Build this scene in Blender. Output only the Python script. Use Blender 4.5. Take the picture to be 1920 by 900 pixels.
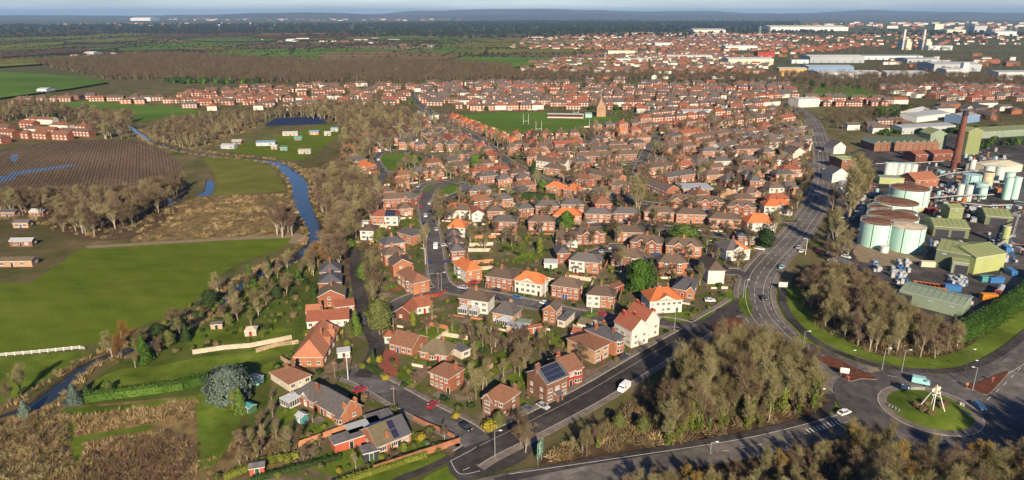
import bpy, math, random
from mathutils import Vector, Matrix, noise as mnoise
from mathutils.geometry import tessellate_polygon
R = math.radians
rng = random.Random(11)
scene = bpy.context.scene
C = scene.collection
for o in list(bpy.data.objects): bpy.data.objects.remove(o)

# ------------------------------------------------------------------ camera, sky, sun, exposure
CAM_H, FPX, PITCH = 110.0, 1280.0, R(18.36)
cd = bpy.data.cameras.new('camera'); cam = bpy.data.objects.new('camera', cd); C.objects.link(cam)
cam.location = (0, 0, CAM_H); cam.rotation_euler = (math.pi/2 - PITCH, 0, 0)
cd.sensor_width = 36; cd.lens = FPX/1920*36; cd.clip_start = 1; cd.clip_end = 120000
scene.camera = cam
SUN_EL, SUN_AZ = R(26), R(172)       # azimuth clockwise from +Y (the view direction): the sun stands behind the camera
world = bpy.data.worlds.new('World'); scene.world = world; world.use_nodes = True
wn = world.node_tree.nodes; wl = world.node_tree.links
sky = wn.new('ShaderNodeTexSky'); sky.sky_type = 'NISHITA'; sky.sun_disc = False
sky.sun_elevation = SUN_EL; sky.sun_rotation = SUN_AZ; sky.altitude = 400; sky.air_density = 1.0; sky.dust_density = 0.0; sky.ozone_density = 2.5
wn['Background'].inputs[1].default_value = 0.085
tint = wn.new('ShaderNodeVectorMath'); tint.operation = 'MULTIPLY'; tint.inputs[1].default_value = (0.54, 0.63, 0.82)     # thin grey-blue cloud veil over the whole sky
wc = wn.new('ShaderNodeTexCoord'); wm = wn.new('ShaderNodeMapping'); wm.inputs['Scale'].default_value = (3.0, 3.0, 42.0); wt = wn.new('ShaderNodeTexNoise'); wt.inputs['Scale'].default_value = 1.6; wt.inputs['Detail'].default_value = 6
wr = wn.new('ShaderNodeMapRange'); wr.inputs['From Min'].default_value = 0.32; wr.inputs['From Max'].default_value = 0.68; wr.inputs['To Min'].default_value = 0.72; wr.inputs['To Max'].default_value = 1.06; wv = wn.new('ShaderNodeVectorMath'); wv.operation = 'SCALE'
wl.new(wc.outputs['Generated'], wm.inputs[0]); wl.new(wm.outputs[0], wt.inputs['Vector']); wl.new(wt.outputs[0], wr.inputs[0]); wl.new(wr.outputs[0], wv.inputs['Scale'])
wl.new(sky.outputs[0], tint.inputs[0]); wl.new(tint.outputs[0], wv.inputs[0]); wl.new(wv.outputs[0], wn['Background'].inputs[0])
sd = bpy.data.lights.new('sun', 'SUN'); sd.energy = 4.9; sd.angle = R(0.6); sd.color = (1.0, 0.83, 0.61)
sun = bpy.data.objects.new('sun', sd); C.objects.link(sun)
tosun = Vector((math.sin(SUN_AZ)*math.cos(SUN_EL), math.cos(SUN_AZ)*math.cos(SUN_EL), math.sin(SUN_EL)))
sun.rotation_euler = tosun.to_track_quat('Z', 'Y').to_euler(); sun.location = (0, -50, 200)
vs = scene.view_settings
vs.view_transform = 'Standard'; vs.look = 'None'; vs.gamma = 1; vs.use_curve_mapping = False; vs.exposure = 0.86

# ------------------------------------------------------------------ helpers
def G(px, py, z=0.0):                      # photo pixel -> point on the plane at height z
    dx, dy = (px-960)/FPX, (450-py)/FPX
    cy, sy = math.cos(PITCH), math.sin(PITCH)
    d = (dx, cy + dy*sy, -sy + dy*cy)
    t = (z-CAM_H)/d[2]
    return Vector((d[0]*t, d[1]*t, z))
def PX(p):                                 # world -> photo pixel
    x, y, z = p[0], p[1], p[2]-CAM_H
    cy, sy = math.cos(PITCH), math.sin(PITCH)
    f = y*cy - z*sy; u = y*sy + z*cy
    return (960 + FPX*x/f, 450 - FPX*u/f)
def wpoly(pts): return [G(*p) for p in pts]
def inpoly(x, y, poly):
    c = False; n = len(poly); j = n-1
    for i in range(n):
        xi, yi, xj, yj = poly[i][0], poly[i][1], poly[j][0], poly[j][1]
        if (yi > y) != (yj > y) and x < (xj-xi)*(y-yi)/(yj-yi)+xi: c = not c
        j = i
    return c
def smooth(pts, sub=6, closed=False):
    n = len(pts); out = []
    P = lambda i: pts[i % n] if closed else pts[max(0, min(n-1, i))]
    for i in range(n if closed else n-1):
        a, b, c, d = P(i-1), P(i), P(i+1), P(i+2)
        for k in range(sub):
            t = k/sub
            out.append(0.5*((2*b)+(c-a)*t+(2*a-5*b+4*c-d)*t*t+(3*b-a-3*c+d)*t**3))
    if not closed: out.append(pts[-1].copy())
    return out

class MB:
    def __init__(s): s.v = []; s.f = []; s.m = []; s.M = None
    def pt(s, p):
        s.v.append(tuple(s.M @ Vector(p)) if s.M else tuple(p)); return len(s.v)-1
    def face(s, pts, m=0):
        s.f.append([s.pt(p) for p in pts]); s.m.append(m)
    def box(s, x0, x1, y0, y1, z0, z1, m=0, top=None, bottom=True):
        a = [s.pt(p) for p in ((x0,y0,z0),(x1,y0,z0),(x1,y1,z0),(x0,y1,z0),(x0,y0,z1),(x1,y0,z1),(x1,y1,z1),(x0,y1,z1))]
        for q in ((0,1,5,4),(1,2,6,5),(2,3,7,6),(3,0,4,7)): s.f.append([a[i] for i in q]); s.m.append(m)
        s.f.append([a[i] for i in (4,5,6,7)]); s.m.append(m if top is None else top)
        if bottom: s.f.append([a[i] for i in (3,2,1,0)]); s.m.append(m)
    def tube(s, p0, p1, r0, r1, n=6, m=0, cap=True):
        p0, p1 = Vector(p0), Vector(p1); d = (p1-p0)
        if d.length < 1e-6: return
        d.normalize(); u = d.orthogonal().normalized(); w = d.cross(u)
        A = []; B = []
        for i in range(n):
            a = 2*math.pi*i/n; e = u*math.cos(a)+w*math.sin(a)
            A.append(s.pt(p0+e*r0)); B.append(s.pt(p1+e*r1))
        for i in range(n):
            j = (i+1) % n; s.f.append([A[i], A[j], B[j], B[i]]); s.m.append(m)
        if cap: s.f.append(B); s.m.append(m); s.f.append(A[::-1]); s.m.append(m)
    def lathe(s, prof, n=16, cx=0, cy=0, m=0, mats=None):
        rings = [[s.pt((cx+r*math.cos(2*math.pi*i/n), cy+r*math.sin(2*math.pi*i/n), z)) for i in range(n)] for r, z in prof]
        for k in range(len(rings)-1):
            for i in range(n):
                j = (i+1) % n; s.f.append([rings[k][i], rings[k][j], rings[k+1][j], rings[k+1][i]]); s.m.append(mats[k] if mats else m)
        if prof[-1][0] > 0.01: s.f.append(rings[-1]); s.m.append(mats[-1] if mats else m)
    def mesh(s, name, mats):
        me = bpy.data.meshes.new(name); me.from_pydata(s.v, [], s.f)
        for k in mats: me.materials.append(MAT[k])
        if len(mats) > 1: me.polygons.foreach_set('material_index', s.m)
        me.update(); return me
def obj(name, me, parent=None, loc=None, rz=0.0):
    o = bpy.data.objects.new(name, me); C.objects.link(o)
    if parent: o.parent = parent
    if loc is not None: o.location = loc
    if rz: o.rotation_euler = (0, 0, rz)
    return o
def tag(o, label=None, cat=None, group=None, kind=None):
    if label: o['label'] = label
    if cat: o['category'] = cat
    if group: o['group'] = group
    if kind: o['kind'] = kind
    return o
def empty(name, loc, rz=0.0):
    o = bpy.data.objects.new(name, None); C.objects.link(o); o.empty_display_size = 0.5
    o.location = loc; o.rotation_euler = (0, 0, rz); return o
def dup(root, loc, rz=0.0, sc=None):
    r = root.copy(); C.objects.link(r); r.location = loc; r.rotation_euler = (0, 0, rz)
    if sc: r.scale = sc
    for ch in KIDS(root):
        c = ch.copy(); C.objects.link(c); c.parent = r
        for g in KIDS(ch):
            d = g.copy(); C.objects.link(d); d.parent = c
    return r
_kids = {}
def KIDS(o):
    k = o.name
    if k not in _kids: _kids[k] = list(o.children)
    return _kids[k]
ORD = ['first','second','third','fourth','fifth','sixth','seventh','eighth','ninth','tenth','eleventh','twelfth','thirteenth','fourteenth','fifteenth','sixteenth','seventeenth','eighteenth','nineteenth','twentieth']

# ------------------------------------------------------------------ materials
MAT = {}
def new_mat(name):
    m = bpy.data.materials.new(name); m.use_nodes = True; MAT[name] = m
    nt = m.node_tree; return m, nt.nodes, nt.links, nt.nodes['Principled BSDF']
def ramp(nodes, pts):
    r = nodes.new('ShaderNodeValToRGB'); e = r.color_ramp.elements
    while len(e) < len(pts): e.new(0.5)
    for k, (p, c) in enumerate(pts): e[k].position = p; e[k].color = (*c, 1)
    return r
def noise_mat(name, stops, scale, rough=0.9, detail=5, big=None, objvar=0.0, bump=0.0, coord='pos', stretch=None, spec=0.03, island=0.0, nrough=0.6, rot=0.0):
    """colour ramp driven by noise at world (or object) coordinates; big=(scale, amount) adds slow value drift; objvar/island = per-object / per-piece value change"""
    m, n, l, b = new_mat(name)
    if coord == 'pos': s = n.new('ShaderNodeNewGeometry').outputs['Position']
    else: s = n.new('ShaderNodeTexCoord').outputs['Object']
    if stretch:
        mp = n.new('ShaderNodeMapping'); mp.inputs['Scale'].default_value = stretch; mp.inputs['Rotation'].default_value = (0, 0, rot); l.new(s, mp.inputs[0]); s = mp.outputs[0]
    t = n.new('ShaderNodeTexNoise'); t.inputs['Scale'].default_value = scale; t.inputs['Detail'].default_value = detail; t.inputs['Roughness'].default_value = nrough
    l.new(s, t.inputs['Vector'])
    r = ramp(n, stops); l.new(t.outputs[0], r.inputs[0]); col = r.outputs[0]
    def mul(col, valsock, lo, hi):
        mr = n.new('ShaderNodeMapRange'); mr.inputs['To Min'].default_value = lo; mr.inputs['To Max'].default_value = hi; l.new(valsock, mr.inputs[0])
        v = n.new('ShaderNodeVectorMath'); v.operation = 'SCALE'; l.new(col, v.inputs[0]); l.new(mr.outputs[0], v.inputs['Scale']); return v.outputs[0]
    if big:
        t2 = n.new('ShaderNodeTexNoise'); t2.inputs['Scale'].default_value = big[0]; t2.inputs['Detail'].default_value = 3; l.new(s, t2.inputs['Vector'])
        c2 = n.new('ShaderNodeMapRange'); c2.inputs['From Min'].default_value = 0.3; c2.inputs['From Max'].default_value = 0.7; l.new(t2.outputs[0], c2.inputs[0])
        col = mul(col, c2.outputs[0], 1-big[1], 1+big[1])
    if objvar: col = mul(col, n.new('ShaderNodeObjectInfo').outputs['Random'], 1-objvar, 1+objvar)
    if island: col = mul(col, n.new('ShaderNodeNewGeometry').outputs['Random Per Island'], 1-island, 1+island)
    l.new(col, b.inputs['Base Color']); b.inputs['Roughness'].default_value = rough; b.inputs['Specular IOR Level'].default_value = spec
    if bump:
        bp = n.new('ShaderNodeBump'); bp.inputs['Strength'].default_value = bump; bp.inputs['Distance'].default_value = 0.3; l.new(t.outputs[0], bp.inputs['Height']); l.new(bp.outputs[0], b.inputs['Normal'])
    return m
def hsvvar_mat(name, cols, rough=0.9, spec=0.04, island=0.35, trans=0.0):
    """foliage / twigs: colour picked per object between the given colours, value changed per piece"""
    m, n, l, b = new_mat(name)
    oi = n.new('ShaderNodeObjectInfo'); r = ramp(n, [(i/(len(cols)-1) if len(cols) > 1 else 0, c) for i, c in enumerate(cols)]); l.new(oi.outputs['Random'], r.inputs[0])
    g = n.new('ShaderNodeNewGeometry'); mr = n.new('ShaderNodeMapRange'); mr.inputs['To Min'].default_value = 1-island; mr.inputs['To Max'].default_value = 1+island; l.new(g.outputs['Random Per Island'], mr.inputs[0])
    v = n.new('ShaderNodeVectorMath'); v.operation = 'SCALE'; l.new(r.outputs[0], v.inputs[0]); l.new(mr.outputs[0], v.inputs['Scale'])
    l.new(v.outputs[0], b.inputs['Base Color']); b.inputs['Roughness'].default_value = rough; b.inputs['Specular IOR Level'].default_value = spec
    return m
def plain(name, c, rough=0.6, spec=0.4, metal=0.0, var=0.12, scale=0.7, objvar=0.0):
    lo = tuple(x*(1-var) for x in c); hi = tuple(min(1, x*(1+var)) for x in c)
    m = noise_mat(name, [(0.3, lo), (0.7, hi)], scale, rough, 4, coord='obj', spec=spec, objvar=objvar)
    m.node_tree.nodes['Principled BSDF'].inputs['Metallic'].default_value = metal
    return m
# ground
noise_mat('ground', [(0.28, (0.045,0.055,0.016)), (0.45, (0.09,0.09,0.032)), (0.58, (0.13,0.10,0.052)), (0.75, (0.19,0.15,0.085))], 0.06, 0.95, 8, big=(0.004, 0.3))
noise_mat('far_land', [(0.30, (0.045,0.045,0.022)), (0.44, (0.085,0.078,0.036)), (0.55, (0.075,0.095,0.030)), (0.70, (0.15,0.115,0.065))], 0.0045, 0.95, 8, stretch=(0.35,1,1))
noise_mat('garden_ground', [(0.28, (0.040,0.060,0.014)), (0.42, (0.080,0.100,0.024)), (0.52, (0.105,0.085,0.048)), (0.62, (0.16,0.125,0.09)), (0.75, (0.27,0.205,0.15))], 0.16, 0.95, 7, big=(0.02, 0.25))
noise_mat('green_ground', [(0.25, (0.030,0.050,0.009)), (0.45, (0.058,0.085,0.014)), (0.6, (0.085,0.095,0.024)), (0.78, (0.13,0.11,0.05))], 0.16, 0.95, 8, big=(0.03, 0.3))
noise_mat('meadow', [(0.22, (0.055,0.090,0.009)), (0.45, (0.086,0.122,0.012)), (0.6, (0.105,0.132,0.016)), (0.78, (0.145,0.148,0.026))], 0.045, 0.95, 9, big=(0.007, 0.16), stretch=(1,2.2,1), bump=0.25)
noise_mat('meadow_dull', [(0.25, (0.085,0.098,0.02)), (0.5, (0.125,0.13,0.026)), (0.75, (0.18,0.155,0.04))], 0.06, 0.95, 9, big=(0.01, 0.25))
noise_mat('meadow_bright', [(0.25, (0.055,0.105,0.015)), (0.5, (0.08,0.145,0.020)), (0.75, (0.115,0.165,0.03))], 0.02, 0.95, 7, big=(0.004, 0.25), stretch=(0.5,1.5,1))
noise_mat('lawn', [(0.25, (0.055,0.092,0.010)), (0.5, (0.092,0.132,0.016)), (0.75, (0.135,0.152,0.028))], 0.22, 0.95, 8, big=(0.07, 0.38))
noise_mat('verge', [(0.25, (0.060,0.095,0.012)), (0.5, (0.092,0.135,0.018)), (0.75, (0.13,0.150,0.03))], 0.3, 0.95, 7, big=(0.06, 0.38))
noise_mat('rough_grass', [(0.25, (0.06,0.042,0.022)), (0.45, (0.13,0.092,0.042)), (0.6, (0.20,0.145,0.066)), (0.78, (0.27,0.205,0.105))], 0.22, 0.95, 9, big=(0.012, 0.35), bump=0.5)
noise_mat('scrub_soil', [(0.25, (0.045,0.03,0.02)), (0.5, (0.085,0.058,0.035)), (0.75, (0.14,0.10,0.06))], 0.25, 0.95, 8, big=(0.02, 0.3))
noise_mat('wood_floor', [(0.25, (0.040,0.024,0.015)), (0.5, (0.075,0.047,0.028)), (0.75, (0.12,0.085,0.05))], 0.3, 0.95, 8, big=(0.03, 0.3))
noise_mat('plough', [(0.25, (0.075,0.052,0.032)), (0.5, (0.125,0.088,0.055)), (0.75, (0.18,0.13,0.085))], 0.25, 0.95, 7, big=(0.012, 0.28))
noise_mat('reed_bank', [(0.25, (0.09,0.062,0.03)), (0.5, (0.17,0.12,0.056)), (0.75, (0.25,0.19,0.095))], 0.5, 0.95, 8, bump=0.6)
noise_mat('path_dirt', [(0.3, (0.17,0.13,0.085)), (0.7, (0.27,0.21,0.14))], 0.4, 0.95, 6)
noise_mat('asphalt', [(0.22, (0.045,0.041,0.043)), (0.45, (0.080,0.074,0.073)), (0.6, (0.103,0.094,0.089)), (0.78, (0.156,0.141,0.129))], 0.35, 0.85, 8, big=(0.03, 0.28), spec=0.12)
noise_mat('asphalt_worn', [(0.22, (0.062,0.056,0.053)), (0.45, (0.110,0.099,0.090)), (0.6, (0.144,0.128,0.114)), (0.78, (0.206,0.184,0.163))], 0.30, 0.85, 8, big=(0.04, 0.3), spec=0.12)
noise_mat('asphalt_dark', [(0.3, (0.033,0.030,0.030)), (0.7, (0.065,0.059,0.056))], 0.4, 0.85, 7, big=(0.05, 0.25), spec=0.1)
noise_mat('pavement', [(0.25, (0.10,0.085,0.075)), (0.5, (0.16,0.135,0.115)), (0.75, (0.22,0.19,0.16))], 0.6, 0.9, 7, big=(0.05, 0.25))
noise_mat('kerb', [(0.3, (0.22,0.20,0.175)), (0.7, (0.36,0.33,0.29))], 0.8, 0.9, 5)
noise_mat('paint_white', [(0.3, (0.45,0.44,0.41)), (0.65, (0.74,0.72,0.67))], 1.2, 0.7, 6)
noise_mat('drive_red', [(0.3, (0.17,0.055,0.038)), (0.7, (0.28,0.095,0.065))], 0.5, 0.9, 6)
noise_mat('drive_brown', [(0.3, (0.13,0.085,0.06)), (0.7, (0.23,0.16,0.115))], 0.5, 0.9, 6)
noise_mat('yard', [(0.25, (0.030,0.027,0.027)), (0.45, (0.055,0.050,0.048)), (0.6, (0.085,0.076,0.070)), (0.78, (0.15,0.135,0.12))], 0.12, 0.8, 9, big=(0.03, 0.35))
noise_mat('red_soil', [(0.3, (0.085,0.033,0.022)), (0.7, (0.14,0.058,0.036))], 0.5, 0.95, 6)
noise_mat('hill', [(0.3, (0.055,0.05,0.035)), (0.5, (0.085,0.075,0.05)), (0.7, (0.13,0.10,0.08))], 0.0012, 0.95, 6, stretch=(0.4,1,1))
nt_ = MAT['meadow'].node_tree; n, l = nt_.nodes, nt_.links; b = n['Principled BSDF']; src = b.inputs['Base Color'].links[0].from_socket
g_ = n.new('ShaderNodeNewGeometry'); w_ = n.new('ShaderNodeTexWave'); w_.wave_type = 'BANDS'; w_.bands_direction = 'DIAGONAL'; w_.inputs['Scale'].default_value = 0.045; w_.inputs['Distortion'].default_value = 3.5; w_.inputs['Detail'].default_value = 3; w_.inputs['Detail Scale'].default_value = 0.6
l.new(g_.outputs['Position'], w_.inputs['Vector']); mr_ = n.new('ShaderNodeMapRange'); mr_.inputs['To Min'].default_value = 0.965; mr_.inputs['To Max'].default_value = 1.03; l.new(w_.outputs['Fac'], mr_.inputs[0])
f_ = n.new('ShaderNodeTexNoise'); f_.inputs['Scale'].default_value = 1.3; f_.inputs['Detail'].default_value = 6; l.new(g_.outputs['Position'], f_.inputs['Vector']); mf_ = n.new('ShaderNodeMapRange'); mf_.inputs['From Min'].default_value = 0.3; mf_.inputs['From Max'].default_value = 0.7; mf_.inputs['To Min'].default_value = 0.80; mf_.inputs['To Max'].default_value = 1.2; l.new(f_.outputs[0], mf_.inputs[0])
mm_ = n.new('ShaderNodeMath'); mm_.operation = 'MULTIPLY'; l.new(mr_.outputs[0], mm_.inputs[0]); l.new(mf_.outputs[0], mm_.inputs[1])
v_ = n.new('ShaderNodeVectorMath'); v_.operation = 'SCALE'; l.new(src, v_.inputs[0]); l.new(mm_.outputs[0], v_.inputs['Scale']); l.new(v_.outputs[0], b.inputs['Base Color'])
# water
m, n, l, b = new_mat('water')
b.inputs['Base Color'].default_value = (0.018,0.026,0.030,1); b.inputs['Roughness'].default_value = 0.06; b.inputs['IOR'].default_value = 1.33; b.inputs['Specular IOR Level'].default_value = 1.0
t = n.new('ShaderNodeTexNoise'); t.inputs['Scale'].default_value = 0.9; t.inputs['Detail'].default_value = 6
l.new(n.new('ShaderNodeNewGeometry').outputs['Position'], t.inputs['Vector'])
bp = n.new('ShaderNodeBump'); bp.inputs['Strength'].default_value = 0.25; bp.inputs['Distance'].default_value = 0.12; l.new(t.outputs[0], bp.inputs['Height']); l.new(bp.outputs[0], b.inputs['Normal'])
for nm_ in ('asphalt','asphalt_worn','asphalt_dark'):
    nt_ = MAT[nm_].node_tree; n, l = nt_.nodes, nt_.links; b = n['Principled BSDF']; src = b.inputs['Base Color'].links[0].from_socket; g_ = n.new('ShaderNodeNewGeometry')
    vo = n.new('ShaderNodeTexVoronoi'); vo.inputs['Scale'].default_value = 0.11; vo.inputs['Randomness'].default_value = 1.0; l.new(g_.outputs['Position'], vo.inputs['Vector'])
    sp = n.new('ShaderNodeSeparateColor'); l.new(vo.outputs['Color'], sp.inputs[0]); mr_ = n.new('ShaderNodeMapRange'); mr_.inputs['To Min'].default_value = 0.78; mr_.inputs['To Max'].default_value = 1.22; l.new(sp.outputs[0], mr_.inputs[0])
    v_ = n.new('ShaderNodeVectorMath'); v_.operation = 'SCALE'; l.new(src, v_.inputs[0]); l.new(mr_.outputs[0], v_.inputs['Scale']); l.new(v_.outputs[0], b.inputs['Base Color'])
# buildings
def brick(name, c, var=0.22, objvar=0.14):
    lo = tuple(x*(1-var) for x in c); hi = tuple(min(1, x*(1+var)) for x in c)
    noise_mat(name, [(0.28, lo), (0.72, hi)], 0.9, 0.9, 8, big=(0.16, 0.16), coord='obj', objvar=objvar, spec=0.06, nrough=0.75)
brick('brick_red', (0.245,0.094,0.056)); brick('brick_orange', (0.32,0.138,0.075)); brick('brick_brown', (0.20,0.105,0.070)); brick('brick_dark', (0.15,0.062,0.042)); brick('brick_scarlet', (0.28,0.05,0.035), 0.12)
brick('brick_buff', (0.33,0.205,0.13))
plain('render_white', (0.54,0.515,0.46), 0.85, 0.08, 0, 0.08, 0.35, 0.05); plain('render_cream', (0.50,0.44,0.35), 0.85, 0.2, 0, 0.10, 0.35, 0.1)
plain('trim_white', (0.56,0.54,0.50), 0.6, 0.3, 0, 0.06)
def rooft(name, c, var=0.25):
    """tiles: courses read as faint lines; moss and weather as noise"""
    m, n, l, b = new_mat(name)
    tc = n.new('ShaderNodeTexCoord'); g = n.new('ShaderNodeNewGeometry')
    t = n.new('ShaderNodeTexNoise'); t.inputs['Scale'].default_value = 1.1; t.inputs['Detail'].default_value = 8; t.inputs['Roughness'].default_value = 0.72; l.new(tc.outputs['Object'], t.inputs['Vector'])
    lo = tuple(x*(1-var) for x in c); hi = tuple(x*(1+var) for x in c)
    r = ramp(n, [(0.28, lo), (0.72, hi)]); l.new(t.outputs[0], r.inputs[0])
    sx = n.new('ShaderNodeSeparateXYZ'); l.new(tc.outputs['Object'], sx.inputs[0])
    w = n.new('ShaderNodeMath'); w.operation = 'MULTIPLY'; w.inputs[1].default_value = 5.0; l.new(sx.outputs['Z'], w.inputs[0])
    fr = n.new('ShaderNodeMath'); fr.operation = 'FRACT'; l.new(w.outputs[0], fr.inputs[0])
    mr = n.new('ShaderNodeMapRange'); mr.inputs['From Min'].default_value = 0; mr.inputs['From Max'].default_value = 1; mr.inputs['To Min'].default_value = 0.80; mr.inputs['To Max'].default_value = 1.08; l.new(fr.outputs[0], mr.inputs[0])
    oi = n.new('ShaderNodeObjectInfo'); mo = n.new('ShaderNodeMapRange'); mo.inputs['To Min'].default_value = 0.84; mo.inputs['To Max'].default_value = 1.18; l.new(oi.outputs['Random'], mo.inputs[0])
    mm = n.new('ShaderNodeMath'); mm.operation = 'MULTIPLY'; l.new(mr.outputs[0], mm.inputs[0]); l.new(mo.outputs[0], mm.inputs[1])
    v = n.new('ShaderNodeVectorMath'); v.operation = 'SCALE'; l.new(r.outputs[0], v.inputs[0]); l.new(mm.outputs[0], v.inputs['Scale'])
    l.new(v.outputs[0], b.inputs['Base Color']); b.inputs['Roughness'].default_value = 0.8; b.inputs['Specular IOR Level'].default_value = 0.1
rooft('tile_brown', (0.120,0.087,0.068)); rooft('tile_grey', (0.105,0.097,0.094)); rooft('tile_slate', (0.085,0.085,0.095)); rooft('tile_orange', (0.46,0.145,0.055), 0.16); rooft('tile_red', (0.25,0.088,0.054)); rooft('tile_terracotta', (0.31,0.13,0.075), 0.18)
rooft('tile_olive', (0.135,0.11,0.07)); rooft('tile_rust', (0.185,0.092,0.058))
plain('flat_roof', (0.12,0.115,0.115), 0.9, 0.2, 0, 0.3, 0.5, 0.2)
m, n, l, b = new_mat('glass')
oi = n.new('ShaderNodeObjectInfo'); r = ramp(n, [(0.0, (0.03,0.035,0.045)), (0.45, (0.07,0.075,0.085)), (0.74, (0.30,0.28,0.26)), (1.0, (0.5,0.47,0.43))]); r.color_ramp.interpolation = 'CONSTANT'
l.new(oi.outputs['Random'], r.inputs[0]); l.new(r.outputs[0], b.inputs['Base Color']); b.inputs['Roughness'].default_value = 0.12
plain('glass_dark', (0.035,0.04,0.05), 0.1, 0.6); plain('glass_pale', (0.33,0.36,0.38), 0.15, 0.6); plain('solar_panel', (0.016,0.022,0.050), 0.15, 0.6, 0, 0.1)
for k, c in dict(door_red=(0.30,0.02,0.02), door_green=(0.03,0.10,0.05), door_blue=(0.03,0.06,0.18), door_brown=(0.10,0.045,0.025), door_black=(0.02,0.02,0.022)).items(): plain(k, c, 0.4)
plain('pot', (0.45,0.22,0.13), 0.8); plain('lead', (0.17,0.17,0.18), 0.6)
# vegetation
hsvvar_mat('bark', [(0.127,0.098,0.067), (0.196,0.155,0.109), (0.253,0.207,0.144)], island=0.15)
hsvvar_mat('bark_pale', [(0.27,0.235,0.18), (0.34,0.30,0.24)], island=0.15)
hsvvar_mat('twig_brown', [(0.120,0.086,0.052), (0.168,0.125,0.076), (0.215,0.165,0.105)], island=0.3)
hsvvar_mat('twig_olive', [(0.155,0.134,0.059), (0.218,0.195,0.092), (0.282,0.246,0.124)], island=0.3)
hsvvar_mat('twig_gold', [(0.242,0.165,0.050), (0.308,0.215,0.066)], island=0.3)
hsvvar_mat('twig_rust', [(0.20,0.10,0.032), (0.27,0.145,0.045)], island=0.3)
hsvvar_mat('twig_purple', [(0.115,0.078,0.055), (0.15,0.105,0.074)], island=0.3)
hsvvar_mat('twig_far', [(0.075,0.052,0.034), (0.105,0.075,0.046), (0.10,0.085,0.042)], island=0.35)
hsvvar_mat('ivy', [(0.075,0.105,0.016), (0.11,0.145,0.024), (0.15,0.175,0.035)], island=0.45)
hsvvar_mat('leaf_dark', [(0.020,0.038,0.014), (0.030,0.052,0.018), (0.04,0.062,0.02)], island=0.5)
hsvvar_mat('leaf_green', [(0.035,0.075,0.012), (0.055,0.105,0.018), (0.08,0.125,0.025)], island=0.5)
hsvvar_mat('leaf_lime', [(0.095,0.115,0.02), (0.135,0.15,0.026)], island=0.4)
hsvvar_mat('leaf_yellow', [(0.23,0.19,0.025), (0.29,0.24,0.035)], island=0.35)
hsvvar_mat('leaf_blue', [(0.075,0.105,0.085), (0.10,0.13,0.105)], island=0.45)
hsvvar_mat('leaf_olive', [(0.07,0.082,0.026), (0.10,0.11,0.036)], island=0.45)
hsvvar_mat('leaf_forest', [(0.022,0.030,0.022), (0.035,0.042,0.028)], island=0.4)  # very dark leaves: the far cloud shadow is put into this colour
hsvvar_mat('straw', [(0.20,0.14,0.062), (0.29,0.21,0.10), (0.36,0.275,0.15)], island=0.3)
hsvvar_mat('bramble', [(0.135,0.092,0.052), (0.18,0.13,0.075), (0.13,0.112,0.05)], island=0.4)
hsvvar_mat('heather', [(0.135,0.083,0.058), (0.17,0.112,0.075)], island=0.4)
# things
for k, c in dict(car_white=(0.78,0.78,0.76), car_black=(0.015,0.015,0.017), car_red=(0.35,0.015,0.02), car_blue=(0.02,0.12,0.32), car_silver=(0.42,0.43,0.45), car_grey=(0.12,0.125,0.135), car_teal=(0.28,0.55,0.58), car_navy=(0.02,0.03,0.08)).items():
    mm = plain(k, c, 0.25, 0.5, 0, 0.03); mm.node_tree.nodes['Principled BSDF'].inputs['Coat Weight'].default_value = 0.6
plain('tyre', (0.018,0.018,0.018), 0.8); plain('rim', (0.35,0.35,0.36), 0.35, 0.5, 0.6); plain('light_lens', (0.75,0.74,0.70), 0.2); plain('tail_lens', (0.40,0.02,0.02), 0.3)
plain('steel', (0.42,0.43,0.44), 0.45, 0.5, 0.5); plain('steel_dark', (0.06,0.06,0.065), 0.5); plain('steel_white', (0.72,0.71,0.68), 0.5); plain('wood_pole', (0.26,0.19,0.13), 0.9)
noise_mat('tank_mint', [(0.30,(0.34,0.55,0.46)),(0.5,(0.43,0.66,0.56)),(0.64,(0.46,0.66,0.57)),(0.74,(0.40,0.42,0.31))], 0.7, 0.45, 6, coord='obj', stretch=(1,1,0.06), spec=0.3); noise_mat('tank_white', [(0.30,(0.44,0.50,0.46)),(0.5,(0.54,0.60,0.56)),(0.72,(0.42,0.38,0.30))], 0.9, 0.45, 6, coord='obj', stretch=(1,1,0.08), spec=0.3); plain('tank_teal', (0.30,0.47,0.47), 0.45, 0.4, 0, 0.12, 0.2); plain('tank_stain', (0.50,0.42,0.28), 0.6, 0.3, 0, 0.4, 0.3)
noise_mat('tank_rust', [(0.3, (0.10,0.045,0.028)), (0.5, (0.16,0.08,0.05)), (0.75, (0.24,0.14,0.09))], 0.25, 0.85, 6)
plain('clad_olive', (0.21,0.24,0.105), 0.55, 0.3, 0, 0.10, 0.1, 0.06); plain('clad_yellowgreen', (0.34,0.38,0.15), 0.55, 0.3, 0, 0.08, 0.1, 0.05); plain('clad_green_dark', (0.12,0.145,0.085), 0.55, 0.3, 0, 0.12, 0.15); plain('clad_sage', (0.20,0.25,0.18), 0.55, 0.3, 0, 0.12, 0.1)
plain('clad_grey', (0.34,0.36,0.37), 0.5, 0.3, 0, 0.10, 0.02, 0.15); plain('clad_pale', (0.50,0.51,0.49), 0.5, 0.3, 0, 0.08, 0.02, 0.1); plain('clad_blue', (0.15,0.24,0.38), 0.5, 0.3, 0, 0.1, 0.02); plain('clad_amber', (0.50,0.30,0.11), 0.5, 0.3, 0, 0.1, 0.02); plain('clad_cream', (0.58,0.53,0.38), 0.6, 0.3, 0, 0.1, 0.05, 0.1)
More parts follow.
